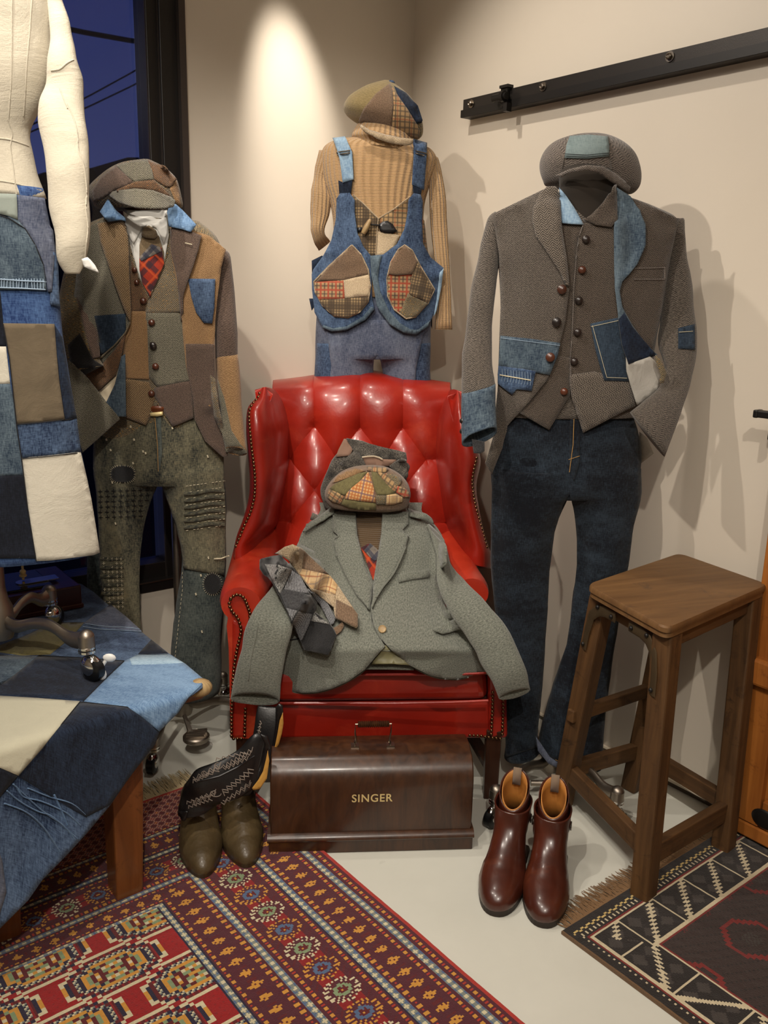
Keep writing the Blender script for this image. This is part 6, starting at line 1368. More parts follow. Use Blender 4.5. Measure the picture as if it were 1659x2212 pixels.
for (tx, ty), dirpx, lab, reg in (((1068, 1981), (1112, 1810), 'chestnut leather ankle boot, left of the pair by the stool', 'bb1'), ((1172, 2006), (1190, 1815), 'chestnut leather ankle boot, right of the pair by the stool', 'bb2')):
    toe = onz(tx, ty); d = onz(*dirpx)-toe
    b, dv, sv_ = boot('ankle_boot', lab, toe, d, sb_, M['boot_brown'], M['sole'], group=None)
    dv = dv.normalized()
    def bp(x, y, z): return toe+dv*x+sv_*y+V((0, 0, z))
    # raised back collar, lining, pull tab and wrap strap
    n = 30; vs = []; 
    for i, zz in enumerate((.100, .14, .17, .19)):
        for k in range(n):
            t = 2*PI*k/n; c, s_ = math.cos(t), math.sin(t); rise = (0 if i < 3 else 1)
            z = .10+(zz-.10)*(1+.28*max(0, -c)*(1 if c < 0 else 0))-(.035*max(0, c)*(i/3)); vs.append(bp(.238-.044*c, .0305*s_, z))
    fs = [(i*n+k, i*n+(k+1) % n, (i+1)*n+(k+1) % n, (i+1)*n+k) for i in range(3) for k in range(n)]
    o = mk('lining', vs, fs, M['boot_lining'], b, True); mod_solid(o, .002, 1)
    vs = [v+(v-bp(.238, 0, v.z-toe.z)).normalized()*.004 for v in vs if True]
    o = mk('quarter', [v for v in vs], [f for f in fs if True], M['boot_brown'], b, True); mod_solid(o, .002, -1)
    mb = MB()
    pts = [bp(.281, 0, .19), bp(.286, 0, .214), bp(.276, 0, .222), bp(.268, 0, .205), bp(.269, 0, .180)]
    q = [];
    for a in pts:
        q += [a-sv_*.010, a+sv_*.010]
    o = mk('pull_tab', q, [(2*i, 2*i+1, 2*i+3, 2*i+2) for i in range(4)], M['pull_tab'], b, True); mod_solid(o, .003, 0)
    for z0_, nm, wd, tilt in ((.133, 'strap', .009, .006), (.118, 'strap', .007, -.012)):
        vs = []; m_ = 36
        for j in (-1, 1):
            for k in range(m_):
                t = 2*PI*k/m_; c, s_ = math.cos(t), math.sin(t); vs.append(bp(.228-.0595*c, .0445*s_, z0_+j*wd+tilt*s_-.012*max(0, c)))
        o = mk(nm, vs, [(k, (k+1) % m_, m_+(k+1) % m_, m_+k) for k in range(m_)], M['boot_brown_strap'], b, True); mod_solid(o, .0026, 1)
    for sg_ in (-1, 1):
        mb = MB(); mb.tube([bp(.225+.006*math.cos(a), sg_*.046, .122+.011*math.sin(a)) for a in [2*PI*i/12 for i in range(12)]], .0016, 6, closed=True); mb.build('buckle', M['steel'], b, True)
    mb = MB(); 
    mb.beam(bp(.235, 0, 0.001), bp(.235, 0, .02), .07, .09, dv); o = mb.build('heel', M['sole'], b); mod_bev(o, .008)

Hz = zf(360, 1500, .1898); HZ = zr(360, 1500, .1898)
sw = [(.014, .002, .280, .048), (.024, -.001, .283, .050), (.038, .006, .284, .050), (.052, .028, .284, .047), (.064, .062, .283, .044), (.078, .100, .282, .042), (.096, .134, .280, .041), (.108, .145, .256, .039), (.122, .154, .236, .036), (.136, .162, .220, .032)]
ctoe = [onz(440, 1902), onz(535, 1880)]
cd1 = onz(425, 1745)-ctoe[0]; cd2 = onz(503, 1730)-ctoe[1]
b1, d_, s_ = boot('cowboy_boot', 'olive brown cowboy boot with stitched black shaft flopped over to the right', ctoe[0], cd1, sw, M['boot_olive'], M['boot_sole2'], tw=.78, p=2.15, wr=.002)
b2, d_, s_ = boot('cowboy_boot', 'olive brown cowboy boot beside the sewing machine case with its black shaft behind', ctoe[1], cd2, sw, M['boot_olive'], M['boot_sole2'], tw=.78, p=2.15, wr=.002)
loft('shaft', HZ([(770, 1130, 985, 1120, 1.945, .6), (790, 1060, 1020, 1050, 1.95, .55), (860, 900, 1150, 860, 1.98, .35), (935, 640, 1225, 640, 2.00, .28), (985, 400, 1295, 430, 2.01, .22), (1010, 230, 1325, 270, 2.02, .2), (1035, 130, 1318, 150, 2.03, .18)]), M['blackleather'], b2, wr=.006, ws=12, reg='s2b')
panel('shaft_lining', Hz([(1322, 205), (1330, 330), (1310, 450), (1275, 570), (1212, 672), (1238, 560), (1262, 440), (1285, 300)]), [], M['bootedge'], b2, D0=1.985, sp=5, th=.002)
panel('shaft_edge', Hz([(1240, 150), (1280, 110), (1318, 130), (1326, 205), (1290, 300), (1262, 440), (1238, 560), (1200, 700), (1180, 690), (1215, 500), (1240, 320)]), [], M['blackleather'], b2, D0=1.99, sp=6, th=.004)
loft('shaft', HZ([(124, 1345, 515, 1290, 1.885, .8), (138, 1240, 560, 1268, 1.888, .72), (175, 1120, 596, 1248, 1.885, .5), (235, 980, 660, 1230, 1.87, .3), (330, 855, 740, 1200, 1.875, .28), (500, 785, 820, 1165, 1.88, .26), (690, 705, 890, 1125, 1.89, .24), (840, 610, 940, 1100, 1.90, .22), (1000, 450, 975, 1085, 1.905, .20), (1135, 470, 1000, 1085, 1.91, .14)]), M['blackleather'], b1, wr=.005, ws=12, reg='s1b', sub=5)
panel('shaft_tongue', Hz([(130, 1330), (240, 1330), (215, 1430), (195, 1448), (160, 1420)]), ['s1b'], M['blackleather'], b1, off=.003, sp=6, D0=1.84)
panel('shaft_lining', Hz([(1150, 640), (1168, 760), (1140, 960), (1060, 1075), (985, 1092), (972, 1068), (1040, 980), (1095, 880), (1125, 760)]), [], M['bootedge'], b1, D0=1.862, sp=5, th=.003)
panel('shaft_edge', Hz([(1060, 450), (1140, 480), (1182, 600), (1170, 640), (1150, 640), (1125, 760), (1095, 880), (1040, 980), (972, 1068), (960, 1060), (1030, 950), (1080, 820), (1110, 680), (1115, 560)]), [], M['blackleather'], b1, D0=1.868, sp=6, th=.004)
def stitchline(pts, on, par, D0): trim('decorative_stitching', Hz(pts), on, M['bootstitch'], par, off=.0015, r=.0011, D0=D0, step=3)
def flame(x0, y0, x1, y1, n, amp, side=1):
    o = []; dx, dy = x1-x0, y1-y0; L = math.hypot(dx, dy); nx, ny = -dy/L, dx/L
    for i in range(n):
        t = i/n; o.append((x0+dx*t, y0+dy*t)); t2 = (i+.25)/n; o.append((x0+dx*t2+nx*amp*side, y0+dy*t2+ny*amp*side))
    o.append((x1, y1)); return o
for a in ((300, 940, 620, 770, 5, 45, 1), (300, 1010, 600, 880, 4, 40, -1), (640, 800, 980, 600, 7, 45, 1), (560, 760, 900, 680, 5, 35, -1), (650, 1130, 990, 860, 7, 50, -1), (620, 1230, 960, 1000, 6, 42, 1), (290, 1200, 560, 1080, 5, 46, 1), (250, 1300, 520, 1210, 6, 34, -1), (680, 820, 930, 700, 5, 40, 1), (310, 970, 610, 800, 5, 45, 1), (660, 1155, 985, 900, 7, 46, -1), (640, 1205, 950, 980, 6, 40, 1), (300, 1230, 560, 1110, 5, 40, 1), (640, 830, 960, 640, 7, 40, 1), (230, 1250, 480, 1170, 5, 34, -1)):
    stitchline(flame(*a), ['s1b'], b1, 1.86)
for c in ((590, 810, 45, 34), (560, 1130, 60, 34), (430, 900, 34, 26)): stitchline(ell(c[0], c[1], c[2], c[3], 16)[:13], ['s1b'], b1, 1.86)
for a in ((1010, 480, 1060, 300, 5, 35, 1), (1060, 520, 1080, 330, 4, 26, -1)): stitchline(flame(*a), ['s2b'], b2, 1.96)
trim('shaft_seam', Hz([(330, 1000), (600, 930), (820, 820), (1000, 700)]), ['s1b'], M['blackleather'], b1, off=.001, r=.002, D0=1.86)

# ---------------------------------------------------------------- stool
zs = .695
S4 = [onz(1266, 1262, zs), onz(1441, 1358, zs), onz(1662, 1262, zs), onz(1468, 1194, zs)]     # left, front, right, back
G4 = [onz(1212, 1738), onz(1388, 1948), onz(1562, 1833), onz(1364, 1703)]
sc_ = sum(S4, V((0, 0, 0)))/4
stl = thing('wooden_stool', 'tall worn brown wooden stool with iron corner brackets', 'stool', (sc_.x, sc_.y, 0))
# rounded seat slab
out = []
for i in range(4):
    p, a, b = S4[i], S4[i-1], S4[(i+1) % 4]; u1, u2 = (a-p).normalized(), (b-p).normalized(); r_ = .030
    for k in range(7):
        t = k/6; q = p+u1*r_*(1-t)**2+u2*r_*t**2; out.append(q)
n = len(out); cs0 = sc_
vs = []; prof = [(1.0, -.0), (1.0, -.006), (1.0, -.018), (.985, -.024), (.965, -.026)]
top_in = [cs0+(q-cs0)*.985 for q in out]
rings = [[cs0+(q-cs0)*.80 for q in out], top_in, [cs0+(q-cs0)*1.0+V((0, 0, -.004)) for q in out], [q+V((0, 0, -.014)) for q in out], [cs0+(q-cs0)*.98+V((0, 0, -.018)) for q in out], [cs0+(q-cs0)*.985+V((0, 0, -.027)) for q in out], [cs0+(q-cs0)*.93+V((0, 0, -.027)) for q in out]]
for rg in rings: vs += rg
fs = [(i*n+k, i*n+(k+1) % n, (i+1)*n+(k+1) % n, (i+1)*n+k) for i in range(len(rings)-1) for k in range(n)]; fs += [tuple(range(n))[::-1], tuple((len(rings)-1)*n+k for k in range(n))]
ax1 = (S4[0]-S4[1]).normalized(); ax2 = (S4[2]-S4[1]).normalized()
uv = [((v-cs0).dot(ax1), (v-cs0).dot(ax2)) for v in vs]
o = mk('seat', vs, fs, M['stooltop'], stl, True, uv); o.data.set_sharp_from_angle(angle=R(40))
tops = []
for i in range(4):
    c = cs0+(S4[i]-cs0)*.80; tops.append(V((c.x, c.y, zs-.027)))
LW = .050
def legpt(i, z):
    t = (tops[i].z-z)/tops[i].z; return tops[i].lerp(V((G4[i].x, G4[i].y, 0)), t)
sd = (S4[2]-S4[1]).normalized()
for i in range(4):
    g = V((G4[i].x, G4[i].y, 0)); g = g+(cs0-g).normalized()*0
    if i == 1: g += (V((cs0.x, cs0.y, 0))-g).normalized()*.02
    G4[i] = g
    mb = MB(); mb.beam(tops[i], g, LW, LW*.94, sd, w2=(LW*.98, LW*.92)); o = mb.build('leg', M['stoolwood'], stl); mod_bev(o, .005, 2)
def rail_(i, j, z, h_=.045, w_=.020, nm='stretcher', ext=0):
    a, b = legpt(i, z), legpt(j, z); d = (b-a).normalized(); a = a-d*ext; mb = MB(); mb.beam(a, b, w_, h_, d.cross(V((0, 0, 1)))); o = mb.build(nm, M['stoolwood'], stl); mod_bev(o, .003, 2)
rail_(0, 1, .125, .048, .024); rail_(1, 2, .110, .052, .024); rail_(0, 3, .125, .044, .024); rail_(2, 3, .125, .044, .024); rail_(0, 3, .315, .034, .022, ext=.035)
for i, j in ((0, 1), (1, 2), (2, 3), (3, 0)): rail_(i, j, zs-.048, .038, .022, 'apron')
# iron brackets on the front left face
fa = (legpt(1, .6)-legpt(0, .6)).normalized(); fn = fa.cross(V((0, 0, 1))).normalized()
if fn.dot(C0-cs0) < 0: fn = -fn
for i, sg_ in ((0, 1), (1, -1)):
    t_ = legpt(i, .645)+fn*(LW*.56); 
    lowd = (legpt(i, .52)-legpt(i, .645)); q0 = t_+fa*sg_*.098; q1 = t_+fa*sg_*.028; q2 = t_+lowd
    mb = MB(); mb.tube([q0+V((0, 0, 0)), q0.lerp(q1, .6), q1+V((0, 0, -.006)), t_+lowd*.22+fa*sg_*.008, t_+lowd*.6, q2], [.012, .0125, .014, .0135, .0125, .012], 14, flat=.16, up=fn)
    br = mb.build('bracket', M['bracket'], stl, True)
    for q in (q0+fa*sg_*-.012, t_+fa*sg_*.03+V((0, 0, .004)), q2-lowd*.1):
        mb = MB(); mb.ball(q+fn*.003, .0055, .0055, .0055, 10); mb.build('screw', M['irondark'], br, True)
# ---------------------------------------------------------------- rugs
def rug(name, lab, origin, ex, ey, nx, ny, cell, colf, edge=None, th=.008):
    """knotted rug: one coloured cell per knot"""
    o3 = V((origin.x, origin.y, 0)); vs = []; fs = []; cols = []
    for j in range(ny+1):
        for i in range(nx+1):
            p = o3+ex*(i*cell)+ey*(j*cell); vs.append(p+V((0, 0, th+nz(p, 5, .002)+nz(p, 60, .0006))))
    for j in range(ny):
        for i in range(nx):
            fs.append((j*(nx+1)+i, j*(nx+1)+i+1, (j+1)*(nx+1)+i+1, (j+1)*(nx+1)+i)); cols.append(colf(i, j))
    # skirt
    b = len(vs); bd = [i for i in range(nx+1)]+[j*(nx+1)+nx for j in range(1, ny+1)]+[ny*(nx+1)+i for i in range(nx-1, -1, -1)]+[j*(nx+1) for j in range(ny-1, 0, -1)]
    for k in bd: vs.append(V((vs[k].x, vs[k].y, .0005)))
    m = len(bd)
    for k in range(m): fs.append((bd[k], bd[(k+1) % m], b+(k+1) % m, b+k)); cols.append(edge or (.1, .02, .015))
    if ex.cross(ey).z < 0: fs = [f[::-1] for f in fs]
    me = bpy.data.meshes.new(name); me.from_pydata([tuple(v-o3) for v in vs], [], fs); me.materials.append(M['rug'])
    ca = me.color_attributes.new('Col', 'FLOAT_COLOR', 'CORNER'); buf = []
    for f, c in zip(fs, cols): buf += [c[0], c[1], c[2], 1.0]*len(f)
    ca.data.foreach_set('color', buf); me.update()
    o = bpy.data.objects.new(name, me); return o, o3
def fringe(name, mat, a, b, out, n, L, parent, seed=1, r=.0011):
    random.seed(seed); mb = MB()
    for i in range(n):
        t = (i+random.random()*.8)/n; p = a.lerp(b, t); q = p+out*L*(.6+.6*random.random())+(b-a).normalized()*random.uniform(-.012, .012)
        m_ = p.lerp(q, .5)+(b-a).normalized()*random.uniform(-.005, .005)
        mb.tube([p+V((0, 0, .006)), m_+V((0, 0, .004+random.random()*.004)), q+V((0, 0, .002))], [r, r*.9, r*.5], 4, cap=False)
    return mb.build(name, mat, parent, True, kind='stuff')
c_red = lin(138, 28, 30); c_dr = lin(96, 28, 32); c_pl = lin(84, 34, 44); c_or = lin(206, 146, 60); c_cr = lin(212, 200, 164); c_gr = lin(128, 134, 126); c_bl = lin(84, 104, 136); c_gn = lin(132, 150, 112); c_nv = lin(40, 34, 56); c_br = lin(172, 52, 42)
ex1 = V((1, 0, 0)); 
# rug corner frame: inner corner of the field and border bands measured inwards from the right edge
pr = onz(704.9, 1848.2); pr2 = onz(900, 2017)
eyd = (pr2-pr).normalized()                                   # along the right edge, towards the viewer
exd = V((eyd.y, -eyd.x, 0));
if exd.dot(HR) > 0: exd = -exd                                # from the right edge into the rug
top0 = onz(297, 1740.5); 
e_in = onz(349.6, 1962)
kt_ = (top0-pr).dot(eyd)                                      # coordinate of the far edge
corner1 = pr+eyd*kt_
CELL = .0042
BW = .418
YM = [(.150, .012), (.162, .042), (.243, .152), (.356, .302), (.42, .418), (9, 9)]
def ymap(y):
    if y < .150: return None
    for (a, b), (c, d) in zip(YM, YM[1:]):
        if y < c: return b+(d-b)*(y-a)/(c-a) if c < 9 else b+(y-a)
def rcol(i, j):
    x = (i+.5)*CELL; y = (j+.5)*CELL
    if x < .008 or y < .010: return c_br
    yy = ymap(y)
    if yy is None or y < .148:                                 # diamond trellis end band
        if x < .05: return c_dr if (j//3+i//3) % 2 else c_red
        u = (x/.021) % 1; v = (y/.021) % 1; d = abs(u-.5)+abs(v-.5)
        if abs(d-.42) < .085: return c_tr
        if d < .16: return (c_or, c_gr, c_tr)[(int(x/.021)+int(y/.021)) % 3]
        return c_red if d < .34 else c_dr
    m = min(x, yy); al = y if x < yy else x                   # distance from edge, position along it
    if m >= BW: return field(x, y)
    for a, b_, k in RB:
        if a <= m < b_:
            w_ = b_-a; q = (m-a)/w_
            if k == 'd':
                r_ = (al/.021) % 1; sh = abs(q-.5)
                return c_or if r_ < .46 and sh < .48 else ((c_br if sh < .3 else c_pl) if .55 < r_ < .85 else c_pl)
            if k == 'b':
                r_ = (al/.017) % 1
                if q < .10 or q > .90: return c_nv
                e = abs(q-.5)*1.1+abs(r_-.5)
                return c_cr if e < .36 else (c_gr if e < .62 else c_bl)
            if k == 'z':
                u = (al/.0385) % 1; e = abs(u-.5)*1.5+abs(q-.5)*1.1
                if e < .42: return c_or if (i*5+j*3) % 7 else c_dr
                return c_dr if abs(q-.5) < .25 and .0 < u < .16 else c_pl
            if k == 'S':
                per = .0715; idx = int((al+.028)/per); u = (((al+.028)/per) % 1-.5)*per; v = (q-.5)*w_; r_ = math.hypot(u*1.2, v*.95)
                main = c_bl if idx % 2 else c_gn; leg_ = c_or if idx % 2 else c_cr
                an = math.atan2(v, u)
                if r_ < .0105+.003*math.cos(8*an): return c_dr if r_ > .003 else c_or
                if r_ < .019: return main
                if .0235 < r_ < .036 and abs(math.sin(an*9)) > .88: return leg_
                if .033 < r_ < .038 and abs(math.sin(an*9)) > .70: return leg_
                return c_red if (abs(u) > per*.36 and abs(abs(v)-.016) < .012) else c_pl if (i*7+j*3) % 5 else c_dr
    return c_pl
RB = [(.0, .013, 'p'), (.015, .026, 'd'), (.033, .052, 'b'), (.057, .068, 'd'), (.072, .123, 'z'), (.127, .138, 'd'), (.143, .162, 'b'), (.167, .178, 'd'), (.184, .271, 'S'), (.276, .287, 'd'), (.292, .311, 'b'), (.316, .327, 'd'), (.334, .384, 'z'), (.387, .397, 'd'), (.400, .418, 'b')]
c_tr = lin(176, 130, 110)
def field(x, y):
    st = CELL*2; best = None
    for ox, oy in ((0, 0), (.1255, .1045)):
        u = ((x-.565-ox)/.251+.5) % 1; v = ((y-.5425-oy)/.209+.5) % 1; u = (u-.5)*.251; v = (v-.5)*.209
        us = int(abs(u)/st+.5)*st; vs_ = int(abs(v)/st+.5)*st
        e = max(vs_/.046, us/.078, (us/.078+vs_/.046)/1.42)
        if best is None or e < best[0]: best = (e, us, vs_, u, v)
    e, us, vs_, u, v = best; k = int(us/st)+int(vs_/st)
    if e < .14: return c_or
    if e < .36: return c_gn if abs(us-vs_*1.4) < st else c_dr
    if e < .44: return c_or if k % 2 else c_cr
    if e < .58: return c_dr if abs(u) > .012 else c_gn
    if e < .65: return c_gn
    if e < .70: return c_nv
    if e < .83: return c_or
    if e < .88: return c_nv
    if e < 1.0: return (c_gr, c_cr, c_nv)[(i_(x)+i_(y)*2) % 3]
    if e < 1.04: return c_nv
    if e < 1.16: return c_dr if i_(x) % 3 else c_red
    if e < 1.21: return c_nv
    if abs(us-.094) < .007 and vs_ < .012: return c_or
    z = e+(.05 if (int(us/(st*2)) % 2) else 0)
    if 1.24 < z < 1.33: return c_cr
    return c_red2 if (i_(x)*3+i_(y)) % 11 else c_red
c_red2 = lin(152, 26, 28)
def i_(a): return int(a/CELL)
rg, o3 = rug('patterned_rug', None, corner1, exd, eyd, int(1.30/CELL), int(1.70/CELL), CELL, rcol, edge=c_br)
rr1 = thing('patterned_rug', 'deep red knotted rug with yellow and grey bordered medallions under the cowboy boots', 'rug', o3)
rg.name = 'pile'; col.objects.link(rg); rg.parent = rr1
fringe('fringe', M['fringe'], corner1+exd*.10, corner1+exd*1.3, -eyd, 1300, .085, rr1, 3)
# dark rug
cR = onz(1212, 2018); a1 = onz(1484.5, 2209.9)-onz(1237.4, 2027.5); eA = V((a1.x, a1.y, 0)).normalized()     # towards viewer along left edge
eB = V((-eA.y, eA.x, 0))
if eB.dot(onz(1584, 1886)-cR) < 0: eB = -eB                     # along the fringed end
CL2 = .0045
k_bk = lin(34, 29, 26); k_br = lin(52, 38, 34); k_wh = lin(206, 192, 160); k_rd = lin(120, 34, 30); k_dr = lin(88, 30, 30); k_gy = lin(62, 56, 52); k_bro = lin(110, 82, 54)
def dcol(i, j):
    x = (i+.5)*CL2; y = (j+.5)*CL2     # x along fringed end (eB), y towards viewer (eA)
    W2 = .148; LX = 1.05; ed = .050
    if y < .012 or x < .006: return k_bk if x >= .006 else k_bro
    m = min(y, x+.012, LX-x); al = x if y <= m+1e-9 else y
    if m < ed:
        if abs(m-.020-.004*((al/.020) % 1 > .5)) < .0026 and m == y: return k_or2
        if abs(m-.036) < .003: return k_wh if int(al/.0045) % 3 == 0 else k_bk
        if m > ed-.006: return k_rd
        return k_bk
    if m < ed+.0055: return k_wh
    if m < ed+W2-.052:
        q = (m-ed)/(W2-.052); per = .125; u = (al/per) % 1; flip = int(al/per) % 2
        if u < .04: return k_wh
        qs = int(q*11)/11; sl_ = (.92-.84*qs) if (m == y or flip) else (.08+.84*qs); stp = sl_+(.035 if int(q*22) % 2 else 0)
        if abs(u-stp) < .062: return k_wh
        tri = abs(((u-.0) % .5)-.25)*2
        if abs(q-.3)+tri*.6 < .20 or abs(q-.72)+tri*.6 < .18: return k_gy
        return k_bk
    if m < ed+W2-.047: return k_wh
    if m < ed+W2-.041: return k_rd
    X = x-.23; Y = y-.2
    P_ = .215; u = ((X+.02)/P_ % 1-.5)*P_; v = ((Y+.04+(P_/2 if int((X+.02)/P_) % 2 else 0))/P_ % 1-.5)*P_; st = .009
    us = abs(int(abs(u)/st))*st; vv = abs(int(abs(v)/st))*st; e = max(us, vv, (us+vv)*.72)
    if .045 < e < .058 or (.063 < e < .070 and (int(u/st)+int(v/st)) % 2): return k_rd if e < .06 else k_dr
    if e < .016: return k_gy if (int(u/CL2)+int(v/CL2)) % 2 else k_br
    gx_ = (x % .09)-.045; gy_ = (y % .105)-.05
    if m < ed+W2+.01 and (abs(gx_) < .010 and abs(gy_) < .010) and (i+j) % 2 == 0: return k_dr
    return k_br if (i*13+j*7) % 11 else k_bk
k_or2 = lin(206, 178, 112)
rg2, o4 = rug('dark_tribal_rug', None, cR-eA*.0, eB, eA, int(1.05/CL2), int(1.0/CL2), CL2, dcol, edge=k_bro)
rr2 = thing('dark_tribal_rug', 'dark brown and black tribal rug with cream zigzag border under the stool', 'rug', o4)
rg2.name = 'pile'; col.objects.link(rg2); rg2.parent = rr2
fringe('fringe', M['fringe_br'], cR+eB*.02, cR+eB*1.0, -eA, 900, .055, rr2, 4)

# ---------------------------------------------------------------- low table under the denim cloth
TZ = .5
tA = onz(440, 1470, TZ); tE = -1.262; yN, yF = -.885, -.135
tb = thing('wooden_table', 'low wooden table with tapered legs under the patchwork denim cloth', 'table', (-1.62, (yN+yF)/2, 0))
mb = MB(); mb.box(((tE-2.05)/2, (yN+yF)/2, TZ-.022), (tE+2.05)/2, (yF-yN)/2, .018); o = mb.build('table_top', M['tablewood'], tb); mod_bev(o, .012, 3)
mb = MB(); mb.box(((tE-2.05)/2, (yN+yF)/2, TZ-.085), (tE+2.05)/2-.10, (yF-yN)/2-.07, .045); mb.build('apron', M['tablewood'], tb)
c = V((tE-.012, yN+.010, TZ-.012)); mb = MB(); mb.ball(c, .030, .028, .020, 14); o = mb.build('corner_knob', M['horn'], tb, True)
lg = onz(282, 1940)
for (x, y, sx) in ((lg.x, lg.y+.03, 1), (onz(12, 2030).x, onz(12, 2030).y+.02, 1), (lg.x+.03, yF-.12, 1), (-1.9, yF-.12, 1)):
    mb = MB(); mb.beam((x+.01, y, TZ-.045), (x, y, 0), .078, .078, (1, 0, 0), w2=(.062, .062)); o = mb.build('leg', M['tablewood'], tb); mod_bev(o, .005, 2)

def cloth_d(x, y):
    d = ray(x, y); p1 = TZ+.004; D1 = (p1-C0.z)/d.z*d.dot(HF)
    fl = .03+.00012*max(0, y-1500); D2 = (yN-fl-C0.y)/d.y*d.dot(HF)
    k = .03; h = max(0, min(1, .5+.5*(D1-D2)/k)); return D2*(1-h)+D1*h+k*h*(1-h)
Tz = zf(0, 1180, .4667)
ct = thing('patchwork_denim_tablecloth', 'blue denim patchwork cloth spread over the low table at the left', 'tablecloth', V((-1.6, -.6, TZ)))
def cpanel(nm, po, mat, off=0.0, th=.002, sp=10, reg=None, on=None, **k):
    o = panel(nm, po, [], mat, ct, D0=0, th=th, sp=sp, reg=reg, dfun=lambda x, y: cloth_d(x, y)-off-.004*math.sin(x*.031+y*.012)*max(0, min(1, (y-1600)/200)), smooth_it=0, **k)
    # lay the weave along the cloth
    me = o.data; ul = me.uv_layers[0]; ol = wloc(ct)
    for lp in me.loops:
        v = me.vertices[lp.vertex_index].co+ol; ul.data[lp.index].uv = ((v.x-v.z*.3)*.8+(v.y)*.6, (v.y-v.z)*.8-v.x*.6)
    return o
outl = [(-260, 1330), (-260, 1262), (0, 1240), (120, 1246), (177, 1262), (203, 1279), (224, 1298), (271, 1337), (307, 1366), (344, 1395), (398, 1438), (439, 1467), (437, 1484), (408, 1507), (385, 1540), (343, 1581), (336, 1607), (280, 1679), (238, 1740), (187, 1801), (140, 1852), (93, 1899), (61, 1945), (0, 2006), (-120, 2090), (-260, 2120)]
cpanel('cloth', outl, M['denim_mid'], 0, .004, 12, wr=.003, ws=7)
for nm, po, m_ in (('dark_patch', [(180, 503), (575, 528), (385, 715), (200, 702), (-60, 688), (-60, 660), (60, 600)], 'denim_dark'), ('sky_patch', [(385, 717), (560, 540), (630, 502), (780, 495), (860, 545), (940, 612), (933, 640), (872, 700), (825, 770), (738, 858), (665, 795), (590, 742), (480, 728)], 'denim_sky'),
                   ('navy_patch', [(640, 497), (700, 432), (778, 495), (720, 499)], 'denim_black'), ('grey_patch', [(385, 357), (450, 310), (512, 268), (584, 325), (655, 390), (500, 378)], 'denim_grey'),
                   ('olive_patch', [(-60, 480), (100, 420), (250, 352), (390, 352), (330, 420), (232, 500), (100, 505)], 'denim_khaki'), ('teal_patch', [(-60, 500), (170, 508), (60, 600), (-60, 690)], 'denim_teal'),
                   ('pale_band', [(600, 520), (640, 502), (775, 498), (850, 538), (740, 545), (610, 548)], 'denim_pale'),
                   ('cream_patch', [(-60, 688), (150, 700), (372, 717), (290, 815), (200, 930), (85, 1062), (-60, 1000)], 'linen_cream'), ('slate_patch', [(375, 719), (480, 730), (590, 744), (665, 797), (738, 860), (720, 912), (600, 1070), (510, 1196), (400, 1252), (250, 1165), (88, 1064), (200, 932), (292, 815)], 'denim_slate'),
                   ('black_patch', [(-60, 1002), (82, 1064), (0, 1160), (-60, 1200)], 'denim_black'), ('left_patch', [(-60, 1280), (10, 1450), (30, 1600), (-30, 1800), (-200, 1900), (-200, 1200)], 'denim_grey')):
    cpanel(nm, Tz(po), M[m_] if m_ in M else M['denim_dark'], .003 if nm != 'pale_band' else .0045, .0015, 10)
def ctrim(nm, pts, mat, r, off=.006, cv=True):
    pts = Tz(pts); pts = [p[:2] for p in (crspline(pts, 5) if cv else pts)]; mb = MB(); mb.tube([P(x, y, cloth_d(x, y)-off) for x, y in pts], r, 8, flat=.3); mb.build(nm, mat, ct, True)
for q in ([(385, 372), (470, 384), (560, 388), (655, 394)], [(395, 358), (480, 370), (570, 374), (645, 382)]): ctrim('chain_stitch', q, M['thread_sky'], .0022)
for q in ([(60, 1100), (190, 1220), (290, 1290), (345, 1358)], [(130, 1120), (230, 1160), (330, 1190), (392, 1240)], [(20, 1190), (120, 1230), (200, 1300), (275, 1412)], [(30, 1130), (90, 1180), (170, 1225), (240, 1250), (330, 1330), (356, 1352)], [(250, 1150), (290, 1240), (310, 1290)], [(80, 1120), (110, 1160), (190, 1180), (300, 1230), (370, 1290)]):
    ctrim('worn_crease', q, M['denim_sky'], .0050, .0022)
for q in ([(372, 717), (290, 817), (200, 932), (85, 1064)], [(385, 716), (480, 620), (575, 530)], [(88, 1066), (250, 1167), (400, 1254)], [(375, 719), (590, 743), (738, 860)], [(640, 499), (720, 501), (778, 497)], [(180, 505), (390, 515), (575, 530)]):
    ctrim('seam', q, M['thread_dark'], .0012, .0055, False)

# sewing machine in its open wooden base
Q0 = V((-1.328, -.262, TZ+.006)); bh = .064; bl, bd = .46, .215
sm = thing('sewing_machine', 'black sewing machine head in a wooden base box standing on the denim covered table', 'sewing machine', (Q0.x-bl/2, Q0.y+bd/2, TZ+.006))
mb = MB(); mb.box((Q0.x-bl/2, Q0.y+bd/2, Q0.z+bh/2), bl/2, bd/2, bh/2); o = mb.build('base_box', M['machinewood'], sm); mod_bev(o, .004, 2)
mb = MB(); mb.box((Q0.x-bl/2, Q0.y+.004, Q0.z+.006), bl/2+.003, .008, .006); o = mb.build('base_moulding', M['machinewood'], sm); mod_bev(o, .002, 2)
zt2 = Q0.z+bh
mb = MB(); mb.box((Q0.x-bl/2-.02, Q0.y+bd/2+.004, zt2+.002), bl/2-.045, bd/2-.028, .004); o = mb.build('bed', M['japan'], sm); mod_bev(o, .003)
mb = MB(); cxp = Q0.x-.095
mb.box((cxp+.012, Q0.y+.085, zt2+.008), .045, .020, .0012); mb.lathe((cxp-.033, Q0.y+.085, zt2+.0068), [(.020, 0), (.020, .0024)], 20); o = mb.build('slide_plate', M['chrome'], sm)
nx_, ny_ = cxp-.03, Q0.y+.095
